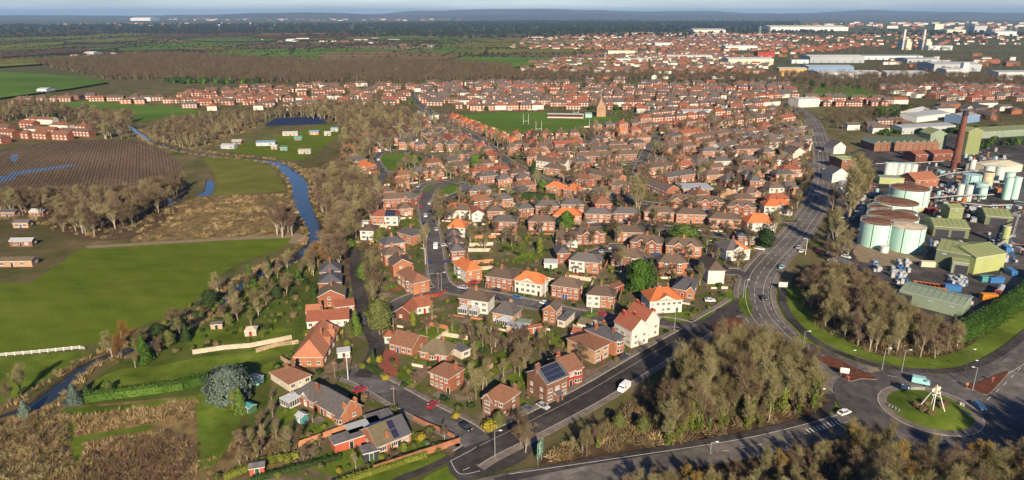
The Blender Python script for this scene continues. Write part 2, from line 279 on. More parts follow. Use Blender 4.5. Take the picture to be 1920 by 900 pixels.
plain('ibc_white', (0.33,0.35,0.36), 0.5, 0.3, 0, 0.08); plain('drum_blue', (0.04,0.15,0.36), 0.4); plain('skip_rust', (0.36,0.13,0.04), 0.8, 0.2, 0, 0.3, 1.0); plain('concrete', (0.30,0.285,0.26), 0.9, 0.2, 0, 0.2, 0.5, 0.1)
plain('plant_orange', (0.55,0.20,0.02), 0.5); plain('truck_red', (0.33,0.03,0.03), 0.4); plain('shed_red', (0.36,0.09,0.05), 0.7, 0.2, 0, 0.12); plain('shed_teal', (0.06,0.24,0.24), 0.6); plain('shed_green', (0.05,0.13,0.06), 0.7)
plain('fence_wood', (0.30,0.215,0.145), 0.9, 0.15, 0, 0.25, 1.0, 0.3); plain('fence_pale', (0.44,0.37,0.285), 0.9, 0.15, 0, 0.2, 1.0, 0.15); plain('fence_orange', (0.40,0.19,0.10), 0.9, 0.15, 0, 0.2, 1.0, 0.1)
plain('sign_green', (0.01,0.16,0.075), 0.5); plain('sign_grey', (0.50,0.51,0.50), 0.6); plain('cloth_dark', (0.03,0.03,0.04), 0.9); plain('skin', (0.45,0.27,0.19), 0.6); plain('cloth_blue', (0.05,0.07,0.13), 0.9)

# ------------------------------------------------------------------ the setting: land, river, fields
RIVER = wpoly([(235,236),(250,247),(280,266),(320,280),(400,293),(500,304),(528,322),(545,345),(549,380),(563,405),(578,430),(575,452),(555,470),(500,500),(440,530),(400,570),(340,610),(260,640),(177,668),(133,693),(67,743),(27,763),(-60,800),(-160,840),
  (-160,900),(-60,850),(0,808),(40,790),(115,740),(160,695),(195,675),(280,650),(350,618),(415,578),(455,540),(515,508),(580,478),(605,448),(609,428),(592,400),(580,370),(578,345),(562,322),(532,303),(480,296),(400,288),(330,274),(290,260),(262,246),(250,236)])
RIVER = smooth(RIVER, 3, True)
POND = smooth(wpoly([(366,364),(383,356),(386,338),(397,336),(403,347),(396,364),(378,368)]), 3, True)
def poly_mesh(name, loops, mat, z):
    tris = tessellate_polygon([[Vector((p[0], p[1], 0)) for p in lp] for lp in loops])
    vs_ = [(p[0], p[1], z) for lp in loops for p in lp]
    fs = []
    for t in tris:
        a, b, c = (vs_[i] for i in t)
        cr = (b[0]-a[0])*(c[1]-a[1])-(b[1]-a[1])*(c[0]-a[0])
        if abs(cr) < 1e-9: continue
        fs.append(t if cr > 0 else t[::-1])
    me = bpy.data.meshes.new(name); me.from_pydata(vs_, [], fs); me.materials.append(MAT[mat]); me.update(); return me
NX, NY0, NY1 = 900.0, -400.0, 1300.0
near = [Vector((-NX,NY0,0)), Vector((NX,NY0,0)), Vector((NX,NY1,0)), Vector((-NX,NY1,0))]
tag(obj('ground', poly_mesh('ground', [near, RIVER, POND], 'ground', 0)), kind='structure')
FAR = 42000.0
far_outer = [Vector((-FAR,-3000,0)), Vector((FAR,-3000,0)), Vector((FAR,FAR,0)), Vector((-FAR,FAR,0))]
tag(obj('farmland', poly_mesh('farmland', [far_outer, near], 'far_land', 0)), kind='structure')
for nm, lp, zb in (('river', RIVER, -0.7), ('pond', POND, -0.5)):
    tag(obj(nm, poly_mesh(nm, [lp], 'water', zb)), kind='structure')
    b_ = MB(); nn = len(lp)
    ar = sum(lp[i][0]*lp[(i+1)%nn][1]-lp[(i+1)%nn][0]*lp[i][1] for i in range(nn))
    inn = []
    for i in range(nn):
        t_ = (lp[(i+1)%nn]-lp[i-1]); t_.z = 0; t_.normalize(); nv = Vector((-t_.y, t_.x, 0)) * (1 if ar > 0 else -1)
        inn.append(lp[i]+nv*rng.uniform(0.3,0.8)+Vector((0,0,zb-0.3)))
    for i in range(nn):
        j = (i+1) % nn; b_.face([lp[i], lp[j], inn[j], inn[i]])
    tag(obj(nm+'_bank', b_.mesh('bank', ['scrub_soil'])), kind='structure')
_z = [0.02]
def zstep(d=0.004): _z[0] += d; return _z[0]
def patch(name, pts, mat, z=None, sm=4, px=True):
    w = wpoly(pts) if px else pts
    if sm: w = smooth(w, sm, True)
    return tag(obj(name, poly_mesh(name, [w], mat, z if z is not None else zstep())), kind='structure')
RES = [(380,905),(480,800),(505,700),(560,640),(560,560),(600,505),(660,470),(690,405),(640,300),(690,270),(770,215),(850,208),(1200,200),(1500,195),(1535,260),(1540,330),(1500,420),(1440,480),(1400,540),(1385,590),(1300,640),(1100,745),(990,805),(890,840),(840,850),(640,905)]
patch('residential_ground', RES, 'garden_ground')
patch('meadow', [(-60,536),(45,531),(80,515),(120,490),(160,465),(300,458),(440,450),(545,444),(552,452),(520,468),(460,490),(405,520),(372,560),(320,592),(250,617),(185,643),(100,657),(0,667),(-60,673)], 'meadow', sm=3)
patch('lower_meadow', [(-80,677),(0,670),(155,659),(148,672),(100,702),(40,738),(0,757),(-80,790)], 'lawn', sm=3)
patch('rough_pasture', [(245,452),(275,415),(320,390),(370,370),(460,366),(530,363),(543,400),(570,432),(545,440),(440,445),(300,453)], 'rough_grass', sm=3)
patch('river_field', [(382,296),(430,294),(480,301),(513,318),(530,345),(531,358),(470,362),(402,367),(408,345),(398,320)], 'meadow_dull', sm=3)
patch('field_track', [(160,461),(300,453),(440,445),(560,438),(580,445),(575,460),(540,455),(548,446),(440,450),(300,458),(165,466)], 'path_dirt', sm=0)
patch('village_green', [(110,193),(170,190),(250,197),(330,200),(372,208),(375,218),(330,216),(280,226),(240,230),(228,216),(150,205)], 'meadow_bright', sm=3)
patch('tan_meadow', [(165,208),(205,204),(245,208),(255,214),(225,222),(190,216)], 'rough_grass', sm=3)
patch('allotment_field', [(430,282),(480,264),(560,246),(600,235),(640,240),(625,262),(585,290),(560,301),(500,293)], 'meadow', sm=3)
patch('heath', [(330,240),(400,226),(470,228),(500,236),(470,250),(400,252)], 'rough_grass', sm=3)
patch('sports_ground', [(866,214),(1020,211),(1120,214),(1190,231),(1180,243),(1060,251),(940,256),(900,240)], 'meadow_bright', sm=2)
patch('small_green', [(716,292),(745,288),(775,289),(796,296),(785,309),(745,316),(718,316)], 'meadow_bright', sm=4)
patch('crescent_green', [(784,353),(815,347),(845,346),(862,350),(850,362),(815,369),(793,371)], 'meadow_bright', sm=4)
patch('hill_field', [(1525,167),(1570,163),(1625,167),(1645,175),(1620,183),(1540,181)], 'meadow_bright', sm=3)
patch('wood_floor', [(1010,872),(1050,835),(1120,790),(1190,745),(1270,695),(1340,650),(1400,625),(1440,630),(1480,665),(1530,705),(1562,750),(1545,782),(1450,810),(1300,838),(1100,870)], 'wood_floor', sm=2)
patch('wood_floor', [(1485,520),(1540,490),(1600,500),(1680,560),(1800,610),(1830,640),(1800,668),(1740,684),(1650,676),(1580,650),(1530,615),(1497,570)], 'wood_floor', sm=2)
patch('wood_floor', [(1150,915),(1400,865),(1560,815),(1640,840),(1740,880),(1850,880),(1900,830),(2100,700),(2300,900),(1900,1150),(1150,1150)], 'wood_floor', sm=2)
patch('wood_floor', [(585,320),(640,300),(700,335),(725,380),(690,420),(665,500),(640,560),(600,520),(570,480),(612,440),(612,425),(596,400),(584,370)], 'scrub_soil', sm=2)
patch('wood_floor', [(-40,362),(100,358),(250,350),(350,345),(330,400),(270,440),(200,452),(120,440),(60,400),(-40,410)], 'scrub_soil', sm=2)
patch('riverside_gardens', [(165,735),(200,692),(290,655),(360,625),(420,580),(470,540),(580,485),(640,540),(640,600),(560,650),(512,705),(485,800),(400,745),(330,742),(160,765)], 'green_ground', sm=2)
patch('bramble_ground', [(-80,820),(60,770),(130,765),(370,745),(385,790),(480,810),(560,860),(420,905),(350,960),(-120,960)], 'rough_grass', sm=3)
patch('heather_ground', [(150,870),(210,830),(300,815),(370,840),(360,900),(250,930),(150,920)], 'scrub_soil', sm=3)
patch('grass_walk', [(112,772),(150,764),(250,758),(368,742),(372,750),(250,768),(140,780),(118,785)], 'lawn', sm=2)
patch('grass_walk', [(118,770),(135,768),(140,810),(150,818),(280,797),(275,808),(160,828),(165,870),(140,880),(132,820)], 'lawn', sm=3)
patch('grass_walk', [(365,745),(400,740),(420,765),(450,770),(448,800),(420,850),(395,880),(370,870),(372,800)], 'verge', sm=3)
patch('industrial_yard', [(1562,300),(1640,268),(1800,250),(2050,235),(2100,560),(1890,575),(1800,612),(1690,592),(1590,510),(1545,480),(1565,400)], 'yard', sm=0)
patch('tank_apron', [(1610,455),(1700,440),(1740,470),(1700,500),(1610,490)], 'path_dirt', sm=2)
# ploughed field, one ridge after another
PLOUGH = smooth(wpoly([(-60,372),(-60,300),(8,285),(60,272),(120,265),(240,262),(290,275),(330,300),(345,325),(338,346),(250,352),(100,360)]), 3, True)
tag(obj('ploughed_field', poly_mesh('ploughed_field', [PLOUGH], 'plough', zstep())), kind='structure')
b_ = MB(); pd = math.atan2(1280, 300-960)       # furrows run away to the left
dv = Vector((math.cos(pd), math.sin(pd), 0)); nv = Vector((dv.y, -dv.x, 0)); zb = _z[0]
smin = min(p.dot(nv) for p in PLOUGH); smax = max(p.dot(nv) for p in PLOUGH)
s_ = smin+1.0
while s_ < smax:
    ts = []
    for i in range(len(PLOUGH)):
        a, c = PLOUGH[i], PLOUGH[(i+1) % len(PLOUGH)]; da, dc = a.dot(nv)-s_, c.dot(nv)-s_
        if (da > 0) != (dc > 0): ts.append((a+(c-a)*(da/(da-dc))).dot(dv))
    ts.sort()
    for k in range(0, len(ts)-1, 2):
        t0, t1 = ts[k]+1.5, ts[k+1]-1.5; N = max(1, int((t1-t0)/9)); pr = None
        for q in range(N+1):
            t = t0+(t1-t0)*q/N; o_ = rng.uniform(-0.12,0.12); hh = rng.uniform(0.22,0.42); w_ = rng.uniform(0.5,0.72)
            p = [dv*t+nv*(s_+o_-w_)+Vector((0,0,zb-0.02)), dv*t+nv*(s_+o_)+Vector((0,0,zb+hh)), dv*t+nv*(s_+o_+w_)+Vector((0,0,zb-0.02))]
            if pr: b_.face([pr[0], p[0], p[1], pr[1]]); b_.face([pr[1], p[1], p[2], pr[2]])
            pr = p
    s_ += 2.25
tag(obj('plough_ridges', b_.mesh('plough_ridges', ['plough'])), kind='stuff', label='brown soil ridges of the ploughed field', cat='soil')
for pp in ([(18,324),(60,318),(105,312),(138,308),(138,312),(100,318),(50,326),(20,331)], [(20,292),(32,290),(33,302),(22,303)], [(-60,336),(10,330),(30,335),(-10,345),(-60,350)], [(300,378),(335,372),(336,380),(318,388),(298,390)]):
    patch('puddle', pp, 'water', z=zb+0.05, sm=3)
HEDGES = []
# far fields (pixel outlines on level ground); steps of height grow with distance
ff = [([(-80,136),(60,140),(195,153),(180,161),(60,179),(-80,188)], 'meadow_bright'), ([(160,93),(330,84),(480,82),(390,90),(250,97)], 'meadow_bright'), ([(380,99),(560,92),(870,91),(855,100),(720,104),(610,119),(470,111)], 'meadow_bright'),
  ([(830,84),(1000,81),(1030,87),(860,92)], 'meadow_dull'), ([(-60,90),(80,82),(180,76),(100,86),(-40,96)], 'meadow_dull'), ([(640,89),(760,87),(820,92),(720,94)], 'path_dirt'), ([(600,103),(700,98),(860,102),(840,112),(690,118),(620,120)], 'rough_grass'),
  ([(-60,118),(120,108),(260,102),(240,110),(60,124),(-60,130)], 'meadow_dull'), ([(-60,100),(100,93),(200,96),(60,106),(-60,112)], 'scrub_soil'), ([(330,92),(420,87),(470,92),(400,97)], 'meadow_dull'),
  ([(700,72),(900,73),(900,77),(720,77)], 'meadow_bright'), ([(250,68),(450,64),(460,68),(280,73)], 'scrub_soil'), ([(470,69),(650,66),(700,69),(520,73)], 'red_soil'), ([(900,77),(1080,78),(1090,84),(930,82)], 'meadow_dull'),
  ([(120,78),(250,72),(300,76),(180,82)], 'meadow_dull'), ([(330,75),(470,73),(560,76),(430,80)], 'meadow_bright'), ([(-60,62),(150,58),(240,61),(60,68),(-60,70)], 'scrub_soil')]
rgf = random.Random(31); fmats = ['meadow_bright','meadow_dull','meadow_dull','rough_grass','scrub_soil','plough','meadow','green_ground']
for i in range(110):
    cx_, cy_ = rgf.uniform(-150, 1000), 58+rgf.random()**1.6*66
    if 60 < cx_ < 960 and 104 < cy_: continue
    if cy_ < 70 and cx_ > 700: continue
    c_ = G(cx_, cy_); u_ = rgf.uniform(110, 260)*(1+c_.y/5000); v_ = rgf.uniform(70, 170)*(1+c_.y/3500); a_ = R(rgf.choice((8, 12, -6, 20))); e1 = Vector((math.cos(a_), math.sin(a_), 0)); e2 = Vector((-math.sin(a_), math.cos(a_), 0))
    q_ = [c_-e1*u_-e2*v_, c_+e1*u_-e2*v_*rgf.uniform(.8,1.1), c_+e1*u_*rgf.uniform(.8,1.1)+e2*v_, c_-e1*u_*rgf.uniform(.8,1.1)+e2*v_]
    HEDGES.append(q_); tag(obj('far_field', poly_mesh('far_field', [q_], rgf.choice(fmats), 0.32+0.02*i)), kind='structure')
for i, (pp, mt) in enumerate(ff): patch('far_field', pp, mt, z=2.6+0.12*i, sm=2)

# ------------------------------------------------------------------ roads
ROADS = []
def add_road(name, pts, w, mat='asphalt', pave=0.0, sub=8, px=True):
    P = smooth(wpoly(pts) if px else pts, sub); ROADS.append(dict(name=name, P=P, hw=w/2, mat=mat, pave=pave, z=zstep(0.005)))
_z[0] = max(_z[0], 0.15)
add_road('main_road', [(1470,190),(1497,207),(1522,228),(1536,262),(1544,300),(1544,340),(1533,378),(1510,415),(1478,455),(1444,490),(1422,520),(1414,555),(1424,590),(1452,624),(1490,656),(1545,690),(1590,728),(1625,760)], 12.4, 'asphalt_worn', 2.2)
add_road('roundabout_approach', [(1440,612),(1480,640),(1540,667),(1610,694),(1690,710),(1760,716)], 10, 'asphalt_worn')
add_road('old_road', [(872,862),(905,842),(960,815),(1030,780),(1110,738),(1190,690),(1260,648),(1300,625),(1340,600),(1372,582),(1392,568)], 9, 'asphalt_dark', 2.4)
add_road('side_street', [(905,840),(870,810),(820,784),(760,752),(715,726),(680,708),(650,698)], 8, 'asphalt', 1.8)
add_road('tree_lined_lane', [(680,708),(700,672),(706,645),(690,610),(676,560),(668,510),(664,470)], 5.5, 'asphalt_dark')
add_road('estate_street', [(803,360),(797,380),(800,405),(810,440),(816,480),(822,520),(836,540),(870,548),(925,556),(970,566),(1025,577),(1075,588),(1130,597),(1200,602),(1262,606),(1300,616)], 7.5, 'asphalt', 1.6)
add_road('estate_street', [(760,598),(745,575),(770,560),(810,548),(836,540)], 7, 'asphalt', 1.4)
add_road('crescent_street', [(803,362),(826,350),(846,340),(850,338)], 7, 'asphalt')
add_road('crescent_street', [(780,360),(800,345),(840,341),(872,347),(862,362),(826,374),(800,380)], 5, 'asphalt', 1.2)
add_road('green_street', [(722,325),(706,300),(722,285),(770,283),(806,294),(800,312),(770,322),(722,325)], 4.6, 'asphalt', 1.2)
add_road('green_street', [(806,296),(850,290),(910,296),(946,300)], 6, 'asphalt', 1.2)
add_road('avenue', [(770,170),(776,186),(800,206),(836,228),(876,250),(912,272),(946,300),(985,322),(1030,345)], 9, 'asphalt', 2.0)
add_road('close_road', [(1405,520),(1388,512),(1350,508),(1310,498)], 7.5, 'asphalt', 1.6)
add_road('cul_de_sac', [(1100,480),(1130,470),(1165,462),(1210,490),(1260,500),(1320,500)], 6.5, 'asphalt', 1.3)
add_road('estate_street', [(1000,425),(1060,424),(1130,422),(1200,424),(1270,430),(1330,440),(1400,448),(1440,450),(1470,452)], 7, 'asphalt', 1.4)
add_road('estate_street', [(1020,352),(1090,362),(1160,374),(1230,384),(1300,395),(1350,405),(1420,412),(1500,415)], 7, 'asphalt', 1.4)
add_road('estate_street', [(1030,345),(1080,330),(1150,312),(1230,302),(1330,298),(1430,302),(1535,310)], 7, 'asphalt', 1.2)
add_road('estate_street', [(960,270),(1040,268),(1120,264),(1190,258),(1290,250),(1400,240),(1490,232)], 7, 'asphalt', 1.2)
add_road('estate_street', [(1180,374),(1190,345),(1200,310),(1215,280),(1230,258)], 6.5, 'asphalt', 1.2)
add_road('estate_street', [(640,360),(700,352),(722,325)], 5, 'asphalt')
add_road('exit_road', [(1760,722),(1830,708),(1890,678),(1950,632),(2040,545)], 9.5, 'asphalt')
add_road('exit_road', [(1810,775),(1850,752),(1890,715),(1935,668),(2010,590)], 10.5, 'asphalt_worn')
add_road('exit_road', [(1850,800),(1900,780),(1960,740),(2060,690)], 8, 'asphalt')
add_road('link_road', [(1640,780),(1590,792),(1520,812),(1430,834),(1330,852),(1200,872),(1080,890),(960,908),(830,940)], 9.0, 'asphalt_worn')
add_road('works_road', [(1905,300),(1920,380),(1908,440),(1900,500),(1890,560)], 9, 'asphalt')
add_road('works_road', [(1580,330),(1640,345),(1720,352),(1800,360),(1905,380)], 8, 'yard')
RC = G(1742, 769); RR = 13.6
def near_road(x, y, extra=0.0, skip=None):
    for r in ROADS:
        if r is skip or r['name'] == 'works_road': continue
        lim = r['hw']+extra
        P = r['P']
        for i in range(len(P)-1):
            ax, ay, bx, by = P[i].x, P[i].y, P[i+1].x, P[i+1].y
            if min(ax,bx)-lim > x or max(ax,bx)+lim < x or min(ay,by)-lim > y or max(ay,by)+lim < y: continue
            dx, dy = bx-ax, by-ay; L = dx*dx+dy*dy
            if L < 1e-9: continue
            t = max(0, min(1, ((x-ax)*dx+(y-ay)*dy)/L))
            if (ax+dx*t-x)**2+(ay+dy*t-y)**2 < lim*lim: return True
    return (x-RC.x)**2+(y-RC.y)**2 < (26+extra)**2
def norms(P):
    out = []
    for i in range(len(P)):
        t = P[min(i+1, len(P)-1)]-P[max(i-1, 0)]; t.z = 0; t.normalize(); out.append(Vector((-t.y, t.x, 0)))
    return out
def ribbon(name, P, off0, off1, z, mat, kind='structure', skirt=0.0, keep=None):
    N = norms(P); b = MB()
    for i in range(len(P)-1):
        if keep and not keep(i): continue
        q = [P[i]+N[i]*off0, P[i]+N[i]*off1, P[i+1]+N[i+1]*off1, P[i+1]+N[i+1]*off0]
        q = [Vector((p.x, p.y, z)) for p in q]
        b.face(q[::-1])
        if skirt:
            d = Vector((0,0,skirt)); b.face([q[0], q[3], q[3]-d, q[0]-d]); b.face([q[2], q[1], q[1]-d, q[2]-d])
    if not b.f: return None
    return tag(obj(name, b.mesh(name, [mat])), kind=kind)
for r in ROADS:
    ribbon(r['name'], r['P'], -r['hw'], r['hw'], r['z'], r['mat'])
ZR = _z[0]+0.01
for r in ROADS:
    if not r['pave']: continue
    N = norms(r['P'])
    for sgn in (-1, 1):
        def keep(i):
            for off in (0.4, r['pave']):
                p = r['P'][i]+N[i]*sgn*(r['hw']+off)
                if near_road(p.x, p.y, 0.3, r): return False
            return True
        a, c = sgn*r['hw'], sgn*(r['hw']+0.35); e = sgn*(r['hw']+r['pave'])
        ribbon('kerb', r['P'], min(a,c), max(a,c), ZR+0.13, 'kerb', skirt=0.13, keep=keep)
        ribbon('pavement', r['P'], min(c,e), max(c,e), ZR+0.125, 'pavement', skirt=0.12, keep=keep)
# roundabout
def disc(name, c, r0, r1, z, mat, n=64):
    b = MB()
    for i in range(n):
        a0, a1 = 2*math.pi*i/n, 2*math.pi*(i+1)/n
        p = lambda a, r: (c.x+r*math.cos(a), c.y+r*math.sin(a), z)
        if r0 > 0: b.face([p(a0,r0), p(a0,r1), p(a1,r1), p(a1,r0)])
        else: b.face([(c.x,c.y,z), p(a0,r1), p(a1,r1)])
    return tag(obj(name, b.mesh(name, [mat])), kind='structure')
disc('roundabout_carriageway', RC, 0, 25.5, ZR, 'asphalt'); ZR += 0.005
disc('roundabout_apron', RC, RR-2.6, RR, ZR+0.10, 'pavement')
b_ = MB(); nn = 64
for i in range(nn):
    a0, a1 = 2*math.pi*i/nn, 2*math.pi*(i+1)/nn
    p = lambda a, r, z: (RC.x+r*math.cos(a), RC.y+r*math.sin(a), z)
    b_.face([p(a0,RR,0), p(a1,RR,0), p(a1,RR,ZR+0.13), p(a0,RR,ZR+0.13)]); b_.face([p(a0,RR,ZR+0.13), p(a1,RR,ZR+0.13), p(a1,RR-0.4,ZR+0.13), p(a0,RR-0.4,ZR+0.13)])
tag(obj('kerb', b_.mesh('kerb', ['kerb'])), kind='structure')
b_ = MB()
prof = [(RR-2.6, ZR+0.12), (RR-4.4, ZR+0.4), (RR-8, ZR+0.8), (0.001, ZR+1.0)]
b_.lathe(prof, 48, RC.x, RC.y)
tag(obj('roundabout_island', b_.mesh('island', ['verge'])), kind='structure')
for pp in ([(1532,672),(1560,672),(1600,690),(1645,712),(1615,712),(1590,716),(1562,694)], [(1806,726),(1840,716),(1890,697),(1872,722),(1850,742),(1828,734)], [(1335,612),(1375,596),(1392,604),(1396,622),(1370,630),(1340,628)]):
    w = smooth(wpoly(pp), 3, True); b_ = MB(); b_.face([(p.x,p.y,ZR+0.13) for p in w])
    for i in range(len(w)): a, c = w[i], w[(i+1)%len(w)]; b_.face([(a.x,a.y,0.05), (c.x,c.y,0.05), (c.x,c.y,ZR+0.13), (a.x,a.y,ZR+0.13)], 1)
    tag(obj('traffic_island', b_.mesh('traffic_island', ['red_soil','kerb'])), kind='structure')
# junction mouth, verges, cycle paths
patch('junction_mouth', [(838,868),(880,838),(920,824),(985,802),(1010,828),(985,862),(950,880),(900,895),(860,903)], 'asphalt_dark', z=ZR+0.005, sm=2)
ZR += 0.012
vp = smooth(wpoly([(1462,535),(1462,565),(1478,598),(1520,638),(1580,668),(1650,690),(1740,700),(1810,696),(1870,672),(1930,628),(2020,545)]), 6)
ribbon('verge', vp, -4.0, 4.2, 0.10, 'verge'); ribbon('cycle_path', vp, -1.1+0.7, 1.9+0.7, ZR, 'asphalt_dark')
ribbon('verge', smooth(wpoly([(1492,540),(1500,578),(1540,622),(1600,654),(1680,675),(1770,678),(1840,655),(1900,612),(1960,560)]), 6), -3.5, 3.5, 0.11, 'verge')
lp = smooth(wpoly([(930,905),(1000,888),(1100,868),(1300,835),(1450,806),(1535,780),(1556,755),(1545,728),(1520,703)]), 6)
ribbon('verge', lp, -4.6, -1.2, 0.105, 'verge'); ribbon('cycle_path', lp, -1.4, 1.4, ZR, 'asphalt_dark')
patch('verge', [(560,925),(700,888),(830,850),(842,860),(800,880),(720,925)], 'lawn', z=0.1, sm=0)
patch('verge', [(760,925),(805,890),(850,870),(880,890),(905,905),(860,925)], 'lawn', z=0.101, sm=0)
ribbon('footpath', smooth(wpoly([(690,925),(760,895),(800,880),(845,858)]), 4), -1.2, 1.2, 0.13, 'asphalt_dark')
for pp in ([(1388,556),(1402,540),(1405,560),(1412,590),(1402,595),(1385,575)], [(1345,560),(1385,540),(1380,560),(1350,580)], [(1245,592),(1330,580),(1340,588),(1300,605),(1250,602)]):
    patch('verge', pp, 'lawn', z=zstep(), sm=2)
patch('cross_walk', [(1625,690),(1645,690),(1650,698),(1630,698)], 'path_dirt', z=ZR+0.004, sm=0)
# painted markings: dashes and edge lines
def dashes(pts, L, gap, w, off=0.0, mat='paint_white'):
    P = smooth(wpoly(pts), 10); N = norms(P); b = MB(); s = 0.0
    for i in range(len(P)-1):
        seg = (P[i+1]-P[i]).length; k = s % (L+gap)
        s0 = s
        a = 0.0
        while a < seg:
            ph = (s0+a) % (L+gap); st = min(seg-a, (L-ph) if ph < L else (L+gap-ph)); st = max(st, 0.02)
            if ph < L:
                t0, t1 = a/seg, min(1, (a+st)/seg)
                c0 = P[i].lerp(P[i+1], t0)+N[i]*off; c1 = P[i].lerp(P[i+1], t1)+N[i]*off
                b.face([(*(c0+N[i]*w/2).xy, ZR+0.012), (*(c0-N[i]*w/2).xy, ZR+0.012), (*(c1-N[i]*w/2).xy, ZR+0.012), (*(c1+N[i]*w/2).xy, ZR+0.012)])
            a += st
        s += seg
    tag(obj('road_marking', b.mesh('road_marking', [mat])), kind='structure')
MR = [(1497,207),(1522,228),(1536,262),(1544,300),(1544,340),(1533,378),(1510,415),(1478,455),(1444,490),(1422,520),(1414,555),(1424,590),(1452,624),(1490,656)]
dashes(MR, 4, 3, 0.16, 0.0); dashes(MR, 400, 1, 0.14, 3.4); dashes(MR, 400, 1, 0.14, -3.4); dashes(MR, 2, 4, 0.14, 5.5)
dashes([(905,842),(960,815),(1030,780),(1110,738),(1190,690),(1260,648)], 500, 1, 0.22, 1.4, 'kerb')
dashes([(1590,792),(1520,812),(1430,834),(1330,852),(1200,872),(1080,890),(960,908)], 500, 1, 0.15, -3.6); dashes([(1590,792),(1520,812),(1430,834),(1330,852)], 2, 3, 0.15)
dashes([(845,866),(862,890),(900,885)], 300, 1, 0.14); dashes([(845,866),(880,848),(893,840)], 300, 1, 0.14); dashes([(868,884),(895,872)], 2, 2, 0.15)
dashes([(1830,708),(1890,678),(1950,632)], 300, 1, 0.14, -3.9); dashes([(1850,752),(1890,715),(1935,668)], 3, 4, 0.15); dashes([(1540,667),(1610,694),(1690,710)], 3, 4, 0.15)
dashes([(836,540),(870,548),(925,556),(970,566),(1025,577),(1075,588),(1130,597)], 2, 4, 0.1)
b_ = MB()
for i in range(10):                       # hatched splitter by the link road
    t = i/9; p = G(1575-60*t, 792+18*t); q = Vector((0.9, 0.45, 0)); r_ = Vector((-0.25, 1.0, 0))*1.6
    b_.face([(*(p-q*0.2-r_*0.6).xy, ZR+0.012), (*(p+q*0.2-r_*0.6).xy, ZR+0.012), (*(p+q*0.2+r_*0.6).xy, ZR+0.012), (*(p-q*0.2+r_*0.6).xy, ZR+0.012)])
tag(obj('road_marking', b_.mesh('road_marking', ['paint_white'])), kind='structure')

# ------------------------------------------------------------------ houses
NEARH = []
FOOT = []      # footprints (centre, yaw, half width, half depth)
def blocked(x, y, r):
    for (cx, cy, ca, sa, hw, hd) in FOOT:
        dx, dy = x-cx, y-cy
        if abs(dx) > 40 or abs(dy) > 40: continue
        if abs(dx*ca+dy*sa) < hw+r and abs(-dx*sa+dy*ca) < hd+r: return True
    return False
def foot(cx, cy, yaw, w, d): FOOT.append((cx, cy, math.cos(yaw), math.sin(yaw), w/2, d/2))
_mc = {}
def cached(key, fn):
    if key not in _mc: _mc[key] = fn()
    return _mc[key]
def m_window(w, h, frame='trim_white', glass='glass'):
    def f():
        b = MB(); t = 0.10
        b.box(-w/2, w/2, -0.07, 0.02, 0, t); b.box(-w/2, w/2, -0.07, 0.02, h-t, h); b.box(-w/2, -w/2+t, -0.07, 0.02, t, h-t); b.box(w/2-t, w/2, -0.07, 0.02, t, h-t)
        k = 1 if w < 1.5 else 2
        for i in range(1, k+1): x = -w/2+w*i/(k+1); b.box(x-0.045, x+0.045, -0.065, 0.02, t, h-t)
        b.face([(-w/2+t,-0.02,t), (w/2-t,-0.02,t), (w/2-t,-0.02,h-t), (-w/2+t,-0.02,h-t)], 1)
        b.box(-w/2-0.08, w/2+0.08, -0.16, 0.0, -0.09, -0.002)
        return b.mesh('window', [frame, glass])
    return cached(('win', round(w,1), round(h,1), frame, glass), f)
def m_door(mat):
    def f():
        b = MB(); b.box(-0.5, 0.5, -0.05, 0.02, 0, 2.05, 0); b.box(-0.6, -0.502, -0.08, 0.02, 0, 2.15, 1); b.box(0.502, 0.6, -0.08, 0.02, 0, 2.15, 1); b.box(-0.5, 0.5, -0.08, 0.02, 2.052, 2.15, 1)
        b.face([(-0.25,-0.055,1.35), (0.25,-0.055,1.35), (0.25,-0.055,1.85), (-0.25,-0.055,1.85)], 2)
        return b.mesh('door', [mat, 'trim_white', 'glass_dark'])
    return cached(('door', mat), f)
def m_chimney(h, wd, dp, wall):
    def f():
        b = MB(); b.box(-wd/2, wd/2, -dp/2, dp/2, -1.6, h-0.25, 0); b.box(-wd/2-0.09, wd/2+0.09, -dp/2-0.09, dp/2+0.09, h-0.248, h, 0)
        k = max(1, int(wd/0.45))
        for i in range(k): b.lathe([(0.13,h+0.001),(0.11,h+0.45)], 6, -wd/2+wd*(i+0.5)/k, 0, 1)
        return b.mesh('chimney', [wall, 'pot'])
    return cached(('chim', h, wd, dp, wall), f)
